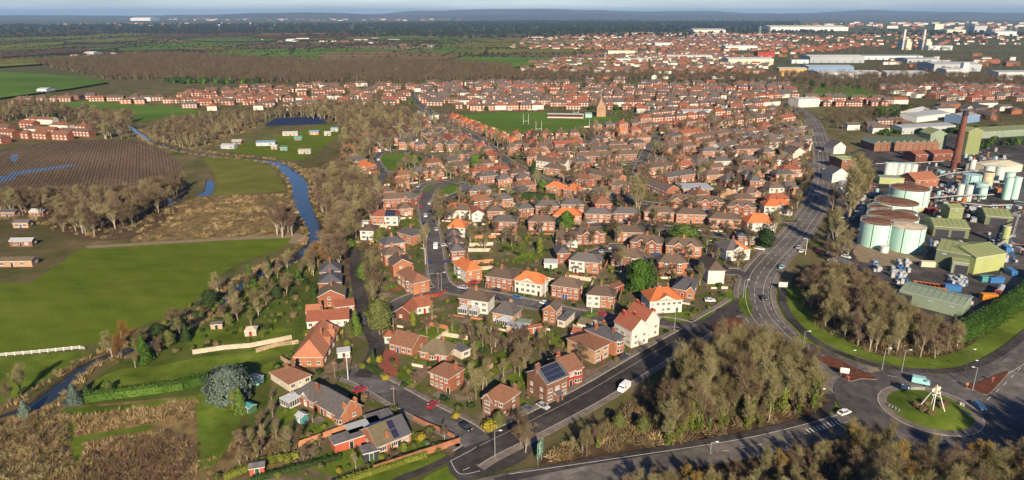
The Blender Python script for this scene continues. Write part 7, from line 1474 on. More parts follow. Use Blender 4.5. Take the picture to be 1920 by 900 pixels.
# pit-head monument on the island
p = G(1746, 774); zt_ = ZR+0.9; e = empty('headgear_monument', (p.x,p.y,zt_), R(20)); ap = 7.6
for i, (x, y) in enumerate(((-2.6,-2.2),(2.6,-2.2),(-2.6,2.4),(2.6,2.4))):
    b = MB(); b.tube((x,y,-0.6),(x*0.16,y*0.16,ap-1.0),0.13,0.11,8); obj('leg', b.mesh('leg', ['steel_white']), e)
b = MB(); b.box(-1.3,1.3,-0.12,0.12,ap-2.7,ap-2.5); b.box(-0.12,0.12,-1.3,1.3,ap-2.9,ap-2.72); obj('brace', b.mesh('brace', ['steel_white']), e)
b = MB(); A = (0,0,ap+0.6); q = [(-0.95,-0.95,ap-2.0),(0.95,-0.95,ap-2.0),(0.95,0.95,ap-2.0),(-0.95,0.95,ap-2.0)]
for i in range(4): b.face([q[i],q[(i+1)%4],A])
b.face(q[::-1]); obj('pyramid_head', b.mesh('pyramid_head', ['render_cream']), e)
for s in (-1,1):
    b = MB(); b.tube((s*1.15,-0.05,ap-1.0),(s*1.15,0.05,ap-1.0),0.62,0.62,18); b.tube((0,0,ap-1.0),(s*1.15,0,ap-1.0),0.06,0.06,6); obj('winding_wheel', b.mesh('winding_wheel', ['clad_cream']), e)
b = MB(); b.tube((0,-0.985,ap-1.35),(0,-0.8,ap-1.35),0.35,0.35,12); obj('emblem', b.mesh('emblem', ['clad_blue']), e)
tag(e, 'white pit-head frame monument with pyramid top on the roundabout', 'monument')
for i, (x, y) in enumerate(((1718,768),(1728,776),(1742,782),(1762,770),(1770,766),(1735,764))):
    q = G(x,y); o = obj('shrub', BUSH['brown'][0], None, (q.x,q.y,ZR+0.75), i); o.scale = (1.5,1.5,1.2); tag(o, 'dark low shrub, %s of the ring around the roundabout monument' % ORD[i], 'shrub', 'shrubs under the monument')
# two walkers on the main road verge
def person(label, px, py, yaw, cloth):
    p = G(px,py); me = bpy.data.meshes.new('person')
    V = [(0,0,0.95),(0,0,1.2),(0,0,1.42),(0,0,1.52),(0,0.02,1.66), (-0.09,0,0.9),(-0.1,-0.14,0.5),(-0.1,-0.02,0.06),(-0.1,-0.2,0.03), (0.09,0,0.9),(0.1,0.12,0.5),(0.1,0.3,0.1),(0.1,0.16,0.03), (-0.19,0,1.4),(-0.26,0.1,1.12),(-0.24,-0.06,0.88), (0.19,0,1.4),(0.26,-0.08,1.12),(0.24,-0.22,0.92)]
    E = [(0,1),(1,2),(2,3),(3,4),(0,5),(5,6),(6,7),(7,8),(0,9),(9,10),(10,11),(11,12),(2,13),(13,14),(14,15),(2,16),(16,17),(17,18)]
    me.from_pydata(V, E, []); me.materials.append(MAT[cloth]); o = bpy.data.objects.new('person', me); C.objects.link(o)
    sk = o.modifiers.new('skin', 'SKIN'); rad = [.15,.16,.13,.06,.105,.09,.065,.05,.04,.09,.065,.05,.04,.07,.05,.04,.07,.05,.04]
    for i, v in enumerate(me.skin_vertices[0].data): v.radius = (rad[i], rad[i]); v.use_root = (i == 0)
    ss = o.modifiers.new('sub', 'SUBSURF'); ss.levels = 1; ss.render_levels = 1
    o.location = (p.x,p.y,ZR+0.13); o.rotation_euler = (0,0,R(yaw)); hd = MB(); hd.lathe([(0.05,1.56),(0.095,1.62),(0.105,1.7),(0.085,1.78),(0.01,1.81)], 10); obj('head', hd.mesh('head', ['skin']), o); hr = MB(); hr.lathe([(0.108,1.71),(0.1,1.78),(0.07,1.82),(0.01,1.835)], 10, 0, 0.015); obj('hair', hr.mesh('hair', ['cloth_dark']), o)
    tag(o, label, 'person')
person('person in dark clothes walking on the main road path', 1494, 636, 160, 'cloth_dark'); person('person in a blue coat walking on the estate pavement', 1388, 590, 40, 'cloth_blue')

# ------------------------------------------------------------------ the works
def tank(label, cx, base_y, dia, h, shell='tank_mint', roofm='tank_rust', n=40, rail=True, z=0.0):
    p = G(cx, base_y); e = empty('storage_tank', (p.x,p.y,z)); r = dia/2; b = MB(); b.lathe([(r,-0.2),(r,h)], n); b.f.pop(); b.m.pop(); obj('shell', b.mesh('shell', [shell]), e)
    b = MB(); b.lathe([(r-0.12,h-0.05),(r-0.12,h+0.02),(r*0.5,h+r*0.06),(0.01,h+r*0.09)], n); obj('roof', b.mesh('roof', [roofm]), e)
    b = MB(); b.lathe([(r+0.02,h-0.25),(r+0.12,h-0.22),(r+0.12,h+0.05),(r-0.12,h+0.06)], n); b.f.pop(); b.m.pop(); obj('rim', b.mesh('rim', ['tank_white']), e)
    if dia > 8:
        for a in (-75, -130):      # drain pipes down the shell
            ca, sa = math.cos(R(a)), math.sin(R(a)); b = MB(); b.tube((ca*(r+.12),sa*(r+.12),0),(ca*(r+.12),sa*(r+.12),h+0.4),0.13,0.13,6); obj('pipe', b.mesh('pipe', ['steel_dark']), e)
    if rail and dia > 8:
        b = MB()
        for i in range(n): a0, a1 = 2*math.pi*i/n, 2*math.pi*(i+1)/n; b.tube((r*math.cos(a0),r*math.sin(a0),h+1.0),(r*math.cos(a1),r*math.sin(a1),h+1.0),0.035,0.035,3,0,False); b.tube((r*math.cos(a0),r*math.sin(a0),h),(r*math.cos(a0),r*math.sin(a0),h+1.0),0.03,0.03,3,0,False)
        obj('guard_rail', b.mesh('guard_rail', ['tank_white']), e)
    foot(p.x,p.y,0,dia,dia); tag(e, label, 'tank', 'storage tanks of the works')
tank('front left tall mint tank with brown top', 1639,458,15.8,12); tank('front right tall mint tank with mossy top', 1695,467,15.6,12, roofm='tank_stain'); tank('widest low tank behind the two front tanks', 1667,443,24,11); tank('small tank left of the middle pair', 1644,425,12.3,10.8); tank('small tank right of the middle pair', 1692,431,11.4,10); tank('wide brown-topped tank behind the small pair', 1675,414,22,11); tank('rearmost largest mint tank', 1699,390,21.5,12.5)
tank('tiny white tank at the foot of the front tanks', 1657,473,4,3.2,'tank_white','tank_white',20)
for i, (x, y) in enumerate(((1662,334),(1673,334),(1685,335),(1697,336),(1709,337))): tank('upright white tank, %s from the left on the green tank house' % ORD[i], x, y, 5.0, 11, 'tank_white','tank_mint',18,False)
for nm, x, y, d, h, s in (('broad teal tank beside the red chimney yard',1817,358,11,11,'tank_teal'), ('pale teal tank in front of the broad teal one',1836,366,8,8,'tank_teal'), ('rust-stained tank right of the teal tanks',1848,350,7,10,'tank_stain'), ('white tank behind the teal tanks',1851,335,6.5,9,'tank_white'), ('white tank right of the white rear tank',1872,336,6,9,'tank_white'), ('slim white silo, left of the pair',1797,375,4,10,'tank_white'), ('slim white silo, right of the pair',1813,377,4,10,'tank_white'), ('tall mint silo, left by the works road',1885,374,4.6,14,'tank_mint'), ('tall mint silo, right by the works road',1900,373,4.6,14,'tank_mint'), ('mint tank behind the tall silos',1890,345,6,8,'tank_mint'), ('narrow white silo near the chimney',1820,325,4,10,'tank_white'), ('small mint tank right of the rust-stained one',1840,372,5,7,'tank_mint'), ('yellow-stained column by the right sheds',1881,460,3.5,10,'clad_yellowgreen')): tank(nm, x, y, d, h, s, s if s != 'tank_stain' else 'tank_rust', 20, False)
def shed(label, p0, p1, d, h, rh, wall, roofm, gable_wall=None, opening=None, ribs=True, name='industrial_shed', monor=False, cat='shed', ridge='x'):
    a, c = G(*p0), G(*p1); w = (c-a).length; yaw = math.atan2(c.y-a.y, c.x-a.x); nv = Vector((-math.sin(yaw), math.cos(yaw), 0)); ctr = (a+c)/2+nv*d/2
    if ridge == 'y': yaw += math.pi/2; w, d = d, w
    e = empty(name, (ctr.x,ctr.y,0), yaw); foot(ctr.x,ctr.y,yaw,w,d)
    obj('wall', m_wall(w, d, h, rh, 'gable', wall), e); rf = obj('roof', m_roof(w, d, h, rh, 'gable', roofm, 0.3), e)
    if ribs:
        n = max(3, int(w/2.2)); L = math.hypot(d/2+0.3, rh); a_ = math.atan2(rh, d/2+0.3); b = MB(); b.box(-0.05,0.05,-L/2,L/2,0,0.09); me = b.mesh('roof_rib', [roofm])
        for i in range(n+1):
            x = -w/2+w*i/n
            for s in (-1,1): o = obj('roof_rib', me, rf, (x, s*(d/4+0.15), h+rh/2+0.10)); o.rotation_euler = (-s*a_, 0, 0)
    if opening:
        for (x, ow, oh) in opening: b = MB(); b.box(-ow/2,ow/2,-0.06,0.05,0.0,oh,0); b.box(-ow/2-0.2,-ow/2-0.002,-0.12,0.05,0,oh+0.2,1); b.box(ow/2+0.002,ow/2+0.2,-0.12,0.05,0,oh+0.2,1); obj('loading_door', b.mesh('loading_door', ['cloth_dark',wall]), e, (x*w/2,-d/2-0.006,0))
    n = max(1, int(w/6)); b = MB(); b.box(-0.9,0.9,-0.05,0.03,0,0.7,0); wm = b.mesh('window', ['glass_pale'])
    for i in range(n):
        x = -w/2+w*(i+0.5)/n
        if not opening or all(abs(x-o_[0]*w/2) > o_[1]/2+1 for o_ in opening): obj('window', wm, e, (x,-d/2-0.005,h-1.6))
    return tag(e, label, cat, 'buildings of the works')
shed('large shed with yellow-green front wall in the lower works', (1824,515), (1880,506), 17, 8, 2.6, 'clad_yellowgreen', 'clad_olive'); shed('dark green shed joined left of the yellow-fronted shed', (1750,499), (1812,511), 20, 8, 2.4, 'clad_green_dark', 'clad_olive', opening=[(0.45,6,5.5)]); shed('low lean-to shed with wide dark opening at the yard', (1782,512), (1812,516), 6, 5.5, 1.0, 'clad_sage', 'clad_olive', opening=[(0.2,5,4.2)], ribs=False)
shed('wide olive-roofed open shed right of the front tanks', (1748,443), (1815,448), 17, 5.5, 2.2, 'clad_green_dark', 'clad_olive', opening=[(-0.5,6,4),(0.4,6,4)]); shed('small olive tower block behind the wide open shed', (1776,418), (1802,418), 8, 8.5, 1.4, 'clad_olive', 'clad_olive'); shed('olive-roofed shed by the works road', (1845,421), (1896,425), 17, 5.0, 2.4, 'clad_green_dark', 'clad_olive', opening=[(0,8,4)]); shed('long sage-roofed shed behind the loop wood', (1683,566), (1802,597), 13, 5.0, 1.2, 'clad_sage', 'clad_sage', opening=[(-0.8,5,4)])
for i in range(10): shed('sawtooth roof bay, %s from the left of the north range' % ORD[i], (1638+i*12.2,284-i*0.2), (1649.5+i*12.2,284-i*0.2), 24, 6, 3.0, 'brick_brown', 'clad_olive' if i % 3 else 'clad_sage', ribs=False, ridge='y')
shed('green gabled mill block right of the sawtooth range', (1740,281), (1771,281), 16, 13, 4, 'clad_sage', 'clad_olive', ridge='y'); shed('tall narrow green tower house right of the chimney', (1808,291), (1834,289), 9, 19, 3, 'clad_olive', 'clad_olive', ridge='y'); shed('terracotta pitched store between the tanks and the chimney', (1714,353), (1758,350), 15, 5, 4.0, 'brick_red', 'tile_terracotta'); shed('green tank house with brick base under the white tanks', (1648,345), (1722,348), 9, 4.5, 0.6, 'clad_yellowgreen', 'clad_sage')
shed('brick office with green flat-pitched roof by the main road', (1576,320), (1604,319), 16, 8, 0.8, 'brick_brown', 'clad_yellowgreen'); shed('white gabled cottage by the works gate', (1559,343), (1588,342), 12, 6, 4, 'render_white', 'tile_slate', ridge='y'); shed('white gabled house above the brick office', (1562,289), (1584,288), 12, 6, 4, 'render_white', 'tile_slate', ridge='y'); shed('long olive warehouse at the far right of the works', (1838,260), (2000,250), 24, 6, 2.0, 'clad_sage', 'clad_olive'); shed('low brown brick range below the sawtooth roofs', (1715,305), (1790,302), 14, 6, 2, 'brick_dark', 'tile_red')
shed('cream roofless store on the right yard', (1862,330), (1915,322), 20, 5, 1.6, 'clad_cream', 'clad_cream'); shed('pale long shed beyond the evergreen belt', (1690,252), (1790,247), 20, 6, 1.6, 'clad_grey', 'clad_grey'); shed('white trade units north of the works', (1718,230), (1780,222), 26, 6, 2, 'clad_pale', 'clad_grey'); shed('cream trade building left of the trade units', (1712,224), (1740,216), 14, 7, 2, 'clad_cream', 'clad_pale'); shed('blue-roofed depot beyond the chimney', (1806,232), (1836,228), 20, 7, 2, 'clad_blue', 'clad_grey')
shed('cream-gabled shop left of the main road, front', (1486,298), (1508,296), 12, 5, 3.6, 'render_cream', 'tile_slate', ridge='y', name='shop_building', cat='building'); shed('cream-gabled shop left of the main road, behind', (1504,285), (1520,283), 12, 5, 3.6, 'render_cream', 'tile_slate', ridge='y', name='shop_building', cat='building'); shed('white public building at the top of the main road', (1496,202), (1535,200), 18, 10, 1.2, 'render_white', 'clad_pale', name='public_building', cat='building')
for i, (a, c, w_, r_) in enumerate((((1280,220),(1330,219),'render_white','clad_grey'), ((1175,197),(1205,197),'brick_red','tile_red'))): shed(('white flat hall near the church','red-roofed school behind the sports ground')[i], a, c, 16, 6, 1.5, w_, r_, name='public_building', cat='building')
p = G(1789, 317); e = empty('factory_chimney', (p.x,p.y,0)); H = 43
b = MB(); b.lathe([(3.0,-0.3),(2.9,5),(3.3,5.4),(3.3,6.0),(2.75,6.4),(1.75,H-3.5)], 24); b.f.pop(); b.m.pop(); obj('shaft', b.mesh('shaft', ['brick_dark']), e)
b = MB(); b.lathe([(1.75,H-3.5),(2.1,H-3.1),(2.1,H-2.4),(1.85,H-2.0),(1.8,H-0.4),(2.0,H)], 24); obj('cap', b.mesh('cap', ['cloth_dark']), e)
for z in (12,20,28,35):
    b = MB(); r = 2.75+(1.75-2.75)*(z-6.4)/(H-9.9)+0.05; b.lathe([(r,z),(r+0.05,z+0.1),(r,z+0.25)], 24); obj('iron_band', b.mesh('iron_band', ['steel_dark']), e)
tag(e, 'tall red brick factory chimney with dark cap', 'chimney'); foot(p.x,p.y,0,7,7)
def pipe_rack(label, pts, h, n=3):
    P = wpoly(pts); o0 = P[0]; e = empty('pipe_rack', o0); 
    for k in range(n):
        b = MB()
        for i in range(len(P)-1):
            a, c = P[i]-o0, P[i+1]-o0; u = (c-a).normalized(); nv = Vector((-u.y,u.x,0))*(k-(n-1)/2)*0.55; b.tube(a+nv+Vector((0,0,h)), c+nv+Vector((0,0,h)), 0.16, 0.16, 6)
        obj('pipe', b.mesh('pipe', [('steel','tank_white','tank_rust')[k % 3]]), e)
    for i in range(len(P)-1):
        a, c = P[i]-o0, P[i+1]-o0; m_ = max(1, int((c-a).length/7))
        for q in range(m_+1):
            p = a.lerp(c, q/m_); b = MB(); b.box(-1.0,-0.85,-0.08,0.08,-0.1,h-0.2); b.box(0.85,1.0,-0.08,0.08,-0.1,h-0.2); b.box(-1.0,1.0,-0.08,0.08,h-0.32,h-0.18); obj('trestle', b.mesh('trestle', ['steel_dark']), e, p, math.atan2((c-a).y,(c-a).x)+math.pi/2)
    tag(e, label, 'pipes', 'pipe racks of the works')
pipe_rack('raised pipe run behind the rear mint tank', [(1735,385),(1790,380),(1860,378)], 4.5); pipe_rack('pipe run from the silos to the works road', [(1800,392),(1850,398),(1895,396)], 4.0, 4); pipe_rack('pipe run below the tall chimney', [(1725,352),(1780,338),(1850,330)], 5.0); pipe_rack('low pipe run left of the tanks', [(1612,430),(1625,400),(1650,372)], 2.5); pipe_rack('pipe run across the right yard', [(1860,480),(1895,455),(1905,420)], 4.0); pipe_rack('pipe run in front of the brick range', [(1640,318),(1720,316),(1780,312)], 4.5)
# yard goods
def ibc_mesh():
    b = MB(); b.box(-.5,.5,-.6,.6,.15,1.1,0); b.box(-.52,.52,-.62,.62,0,.14,1)
    for x in (-.51,.51):
        for y in (-.61,.61): b.box(x-.03,x+.03,y-.03,y+.03,.14,1.15,1)
    b.lathe([(.12,1.1),(.12,1.18)],8); return b.mesh('container', ['ibc_white','steel'])
IB = ibc_mesh(); b = MB(); b.lathe([(.3,0),(.31,.3),(.29,.31),(.31,.32),(.31,.6),(.29,.61),(.31,.62),(.3,.9)],10); DR = b.mesh('drum', ['drum_blue'])
rg = random.Random(5)
for nm, poly, n in (('in the yard strip behind the loop wood', [(1670,495),(1708,490),(1705,530),(1672,535)], 30), ('beside the wide shed opening', [(1778,520),(1815,525),(1815,540),(1780,535)], 26), ('along the end of the long sage shed', [(1806,560),(1822,555),(1818,580),(1806,590)], 20), ('under the wide olive-roofed shed', [(1740,452),(1800,456),(1798,468),(1740,462)], 22), ('along the works road edge', [(1850,440),(1900,440),(1905,500),(1885,500),(1860,460)], 30), ('near the trees at the yard edge', [(1635,490),(1652,490),(1650,510),(1636,512)], 10)):
    W = wpoly(poly); k = 0; t_ = 0
    x0, x1 = min(p.x for p in W), max(p.x for p in W); y0, y1 = min(p.y for p in W), max(p.y for p in W)
    while k < n and t_ < 900:
        t_ += 1; x, y = x0+round((rg.uniform(x0,x1)-x0)/1.7)*1.7, y0+round((rg.uniform(y0,y1)-y0)/1.9)*1.9
        if not inpoly(x,y,W) or blocked(x,y,0.9): continue
        foot(x,y,0,1.2,1.2); drum = rg.random() < 0.42
        o = obj('drum' if drum else 'bulk_container', DR if drum else IB, None, (x,y,0.03), rg.uniform(-.1,.1)); s = rg.uniform(1.1,1.5); o.scale = (s,s,s*rg.choice((1,1,1.6)))
        tag(o, ('blue drum standing ' if drum else 'white plastic bulk container standing ')+nm, 'drum' if drum else 'container', 'works goods '+nm); k += 1
for i in range(7):
    p = G(1719+i*8.2, 536+i*1.2); e = MB(); e.face([(-1,-1.6,0),(1,-1.6,0),(1.2,-2.1,1.5),(-1.2,-2.1,1.5)][::1]); e.face([(1,1.6,0),(-1,1.6,0),(-1.2,2.1,1.5),(1.2,2.1,1.5)]); e.face([(-1,1.6,0),(-1,-1.6,0),(-1.2,-2.1,1.5),(-1.2,2.1,1.5)]); e.face([(1,-1.6,0),(1,1.6,0),(1.2,2.1,1.5),(1.2,-2.1,1.5)]); e.face([(-1.15,-2,1.2),(1.15,-2,1.2),(1.15,2,1.2),(-1.15,2,1.2)]); e.face([(-1,-1.6,0),(-1,1.6,0),(1,1.6,0),(1,-1.6,0)])
    o = obj('skip', e.mesh('skip', ['skip_rust']), None, (p.x,p.y,0.04), R(-20)); tag(o, 'rusty orange skip, %s from the left above the long sage shed' % ORD[i], 'skip', 'row of skips')
for i, (x, y, mt, nm, yw) in enumerate(((1885,470,'drum_blue','blue shipping container by the works road, upper',80), (1895,515,'drum_blue','blue shipping container by the works road, lower',80), (1785,545,'drum_blue','blue container beside the rusty skips',-20), (1850,528,'shed_teal','teal container below the yellow-fronted shed',0), (1866,530,'drum_blue','blue container right of the teal one',0), (1640,390,'steel_dark','dark container left of the tanks',60), (1738,500,'clad_cream','cream site cabin in the yard',-10), (1600,372,'steel_dark','dark store beside the poplars',70), (1728,437,'plant_orange','orange machine beside the front tanks',20), (1745,398,'truck_red','red plant unit behind the rear tank',30), (1853,562,'plant_orange','orange gantry frame by the tanker',-5))):
    p = G(x,y); b = MB(); b.box(-3,3,-1.2,1.2,0.15,2.6); 
    for q in range(9): b.box(-2.9+q*0.7,-2.7+q*0.7,-1.27,-1.202,0.3,2.5); b.box(-2.9+q*0.7,-2.7+q*0.7,1.202,1.27,0.3,2.5)
    for q in (-2.8,2.8): b.box(q-0.15,q+0.15,-1.1,1.1,-0.05,0.148)
    o = obj('container', b.mesh('container', [mt]), None, (p.x,p.y,0.06), R(yw)); tag(o, nm, 'container', 'works containers')
# pipes, pumps and plant too many to count
b = MB(); rg = random.Random(9)
for i in range(520):
    x, y = rg.choice(((1790,345),(1850,355),(1760,375),(1820,395),(1880,400),(1640,372),(1715,372),(1850,310),(1890,470),(1780,410),(1610,350),(1750,330),(1840,300),(1600,400))); q = G(x+rg.gauss(0,22), y+rg.gauss(0,9))
    if blocked(q.x,q.y,1.2) or near_road(q.x,q.y,1): continue
    s = rg.uniform(0.6,2.2); b.M = Matrix.Translation((q.x,q.y,0)) @ Matrix.Rotation(rg.uniform(0,3),4,'Z'); m_ = rg.choice((0,0,1,2,3,4,5,6,6))
    if rg.random() < 0.4: b.lathe([(s*0.6,0),(s*0.6,s*1.4),(s*0.3,s*1.6)], 8, m=m_)
    elif rg.random() < 0.7: b.box(-s,s,-s*0.6,s*0.6,0,s*rg.uniform(0.7,1.4),m_)
    else: b.tube((-s*3,0,s),(s*3,0,s),0.15,0.15,6,m_); b.box(-s*2.5,-s*2.5+.2,-.1,.1,0,s,m_); b.box(s*2.5,s*2.5+.2,-.1,.1,0,s,m_)
b.M = None
tag(obj('plant_clutter', b.mesh('plant_clutter', ['steel','concrete','steel_dark','tank_teal','tank_rust','skip_rust','ibc_white'])), 'pipes, pumps and small plant spread over the works yard', 'plant', kind='stuff')

# ------------------------------------------------------------------ sports ground, solar field, allotments, far landmarks, hills, haze
for i, (x, y, nm) in enumerate(((986,233,'white rugby posts at the left of the sports ground'), (1010,248,'rugby posts at the near edge of the sports ground'), (1110,244,'rugby posts at the right of the sports ground'), (1080,216,'white goal posts before the spectator stand'))):
    p = G(x,y); e = empty('rugby_posts', (p.x,p.y,0.1), R(12)); H = 11
    for s in (-1,1): b = MB(); b.tube((s*2.8,0,-0.2),(s*2.8,0,H),0.14,0.1,6); obj('upright', b.mesh('upright', ['steel_white']), e)
    b = MB(); b.tube((-2.8,0,3.2),(2.8,0,3.2),0.11,0.11,6); obj('crossbar', b.mesh('crossbar', ['steel_white']), e); tag(e, nm, 'posts', 'rugby posts')
p0, p1 = G(1026,221), G(1094,222); e = empty('spectator_stand', ((p0.x+p1.x)/2,(p0.y+p1.y)/2,0.05), math.atan2(p1.y-p0.y,p1.x-p0.x)); w = (p1-p0).length
b = MB()
for i in range(4): b.box(-w/2,w/2,i*0.9,(i+1)*0.9,0,0.45*(i+1),0)
obj('terrace', b.mesh('terrace', ['brick_scarlet']), e); b = MB(); b.box(-w/2,w/2,-0.35,-0.2,0,1.1); obj('front_wall', b.mesh('front_wall', ['render_white']), e); b = MB(); b.box(-w/2,w/2,3.62,3.9,0,4.5); obj('back_wall', b.mesh('back_wall', ['render_cream']), e); b = MB(); b.face([(-w/2,-0.8,4.0),(w/2,-0.8,4.0),(w/2,4.2,4.7),(-w/2,4.2,4.7)]); b.face([(-w/2,-0.8,3.85),(-w/2,4.2,4.55),(w/2,4.2,4.55),(w/2,-0.8,3.85)]); obj('roof', b.mesh('roof', ['clad_pale']), e)
tag(e, 'long low spectator stand with white front by the sports ground', 'stand')
p = G(1126,218); e = empty('church_tower', (p.x,p.y,0)); foot(p.x,p.y,0,10,10); b = MB(); b.box(-5,5,-5,5,-0.2,9,0,bottom=False); obj('tower', b.mesh('tower', ['brick_buff']), e); b = MB()
q = [(-5.4,-5.4,9.01),(5.4,-5.4,9.01),(5.4,5.4,9.01),(-5.4,5.4,9.01)]
for i in range(4): b.face([q[i],q[(i+1)%4],(0,0,20)])
obj('pyramid_roof', b.mesh('pyramid_roof', ['brick_buff']), e); b = MB(); b.tube((0,0,19.5),(0,0,27),0.3,0.05,6); obj('spire', b.mesh('spire', ['render_cream']), e); tag(e, 'tan church tower with pyramid roof and thin spire', 'church')
b = MB(); b.box(-3.6,3.6,-2.4,2.4,-0.1,4,0,bottom=False); p = G(1103,220); e = empty('green_pavilion', (p.x,p.y,0)); obj('wall', b.mesh('wall', ['tank_teal']), e); b = MB(); b.face([(-4,-2.8,4.01),(4,-2.8,4.01),(4,0,5.4),(-4,0,5.4)]); b.face([(4,2.8,4.01),(-4,2.8,4.01),(-4,0,5.4),(4,0,5.4)]); obj('roof', b.mesh('roof', ['clad_sage']), e); tag(e, 'small teal pavilion between the stand and the church', 'pavilion')
# solar field rows
for i in range(7):
    a, c = G(498+i*3, 237-i*1.9), G(612-i*1.0, 233-i*1.7); yaw = math.atan2(c.y-a.y,c.x-a.x); L = (c-a).length; e = empty('solar_row', (a.x,a.y,0.0), yaw); n = max(4, int(L/7)); st = L/n
    b = MB(); b.M = Matrix.Translation((st/2,0,1.5)) @ Matrix.Rotation(R(24),4,'X'); b.box(-st*0.48,st*0.48,-2.2,2.2,-0.05,0.05,1,top=0); b.M = None; b.box(st/2-0.06,st/2+0.06,-0.06,0.06,-0.2,1.45,1); me = b.mesh('solar_table', ['solar_panel','steel'])
    for k in range(n): obj('solar_table', me, e, (k*st,0,0))
    tag(e, 'row of dark blue solar panels, %s from the front of the solar field' % ORD[i], 'solar panels', 'rows of the solar field')
for i, (x, y, yw, w, d, wl_, rf_, nm) in enumerate(((500,272,8,16,8,'clad_grey','clad_blue','grey-blue farm shed by the allotments'), (430,278,-5,12,6,'clad_grey','clad_grey','grey barn left of the allotments'), (445,270,10,8,5,'brick_brown','clad_grey','brown shed behind the grey barn'), (590,252,5,9,6,'brick_orange','clad_blue','orange brick house among the allotments'), (560,263,0,7,4,'shed_green','shed_teal','green shed on the allotment field'), (533,282,5,6,3,'shed_teal','shed_green','teal cabin on the allotment field'), (545,254,5,14,4,'fence_pale','clad_grey','long pale shed above the allotments'), (572,288,5,10,4,'concrete','concrete','pale concrete slab building at the river field'), (615,254,0,6,4,'fence_pale','clad_grey','white cabin right of the allotments'), (515,280,0,5,3,'fence_wood','clad_grey','small timber shed on the allotment field'), (628,246,0,7,4,'clad_grey','clad_blue','blue shed at the allotment edge'), (20,405,0,9,5,'brick_brown','tile_grey','grey shed in the far left garden'), (75,404,0,8,6,'brick_orange','clad_pale','orange shed in the left wood'), (30,497,2,18,5,'brick_buff','tile_olive','long low stable at the meadow corner'), (45,460,2,11,4,'brick_brown','glass_pale','pale glasshouse in the far left garden'), (45,425,3,8,5,'brick_buff','tile_grey','buff garage in the far left garden'))):
    c = G(x,y); house('field_building', nm, c.x, c.y, R(yw), w, d, 2.8, 'gable', 1.2, wl_, rf_, cat='shed', chim=[], cols=2, ov=0.2, group='sheds of allotments and gardens')
# far works and warehouses
def far_block(label, x0, x1, yb, h, d, wall, roofm, name='warehouse'):
    a, c = G(x0,yb), G(x1,yb); w = (c-a).length; e = empty(name, ((a.x+c.x)/2,(a.y+c.y)/2+d/2,0)); b = MB(); b.box(-w/2,w/2,-d/2,d/2,-0.3,h,0,bottom=False); obj('wall', b.mesh('wall', [wall]), e)
    b = MB(); rh = max(1.2,d*0.05); b.face([(-w/2-.4,-d/2-.4,h+.02),(w/2+.4,-d/2-.4,h+.02),(w/2+.4,0,h+rh),(-w/2-.4,0,h+rh)]); b.face([(w/2+.4,d/2+.4,h+.02),(-w/2-.4,d/2+.4,h+.02),(-w/2-.4,0,h+rh),(w/2+.4,0,h+rh)]); b.face([(-w/2,-d/2,h),(-w/2,0,h+rh),(-w/2,d/2,h)]); b.face([(w/2,-d/2,h),(w/2,d/2,h),(w/2,0,h+rh)]); obj('roof', b.mesh('roof', [roofm]), e)
    n = min(12, max(2, int(w/18))); b = MB(); b.box(-2.2,2.2,-0.1,0.05,0,min(5,h*0.6)); me = b.mesh('loading_door', ['clad_blue' if wall != 'clad_blue' else 'clad_grey'])
    for i in range(n): obj('loading_door', me, e, (-w/2+w*(i+0.5)/n,-d/2-0.02,0))
    tag(e, label, 'warehouse' if name == 'warehouse' else 'building', 'far warehouses')
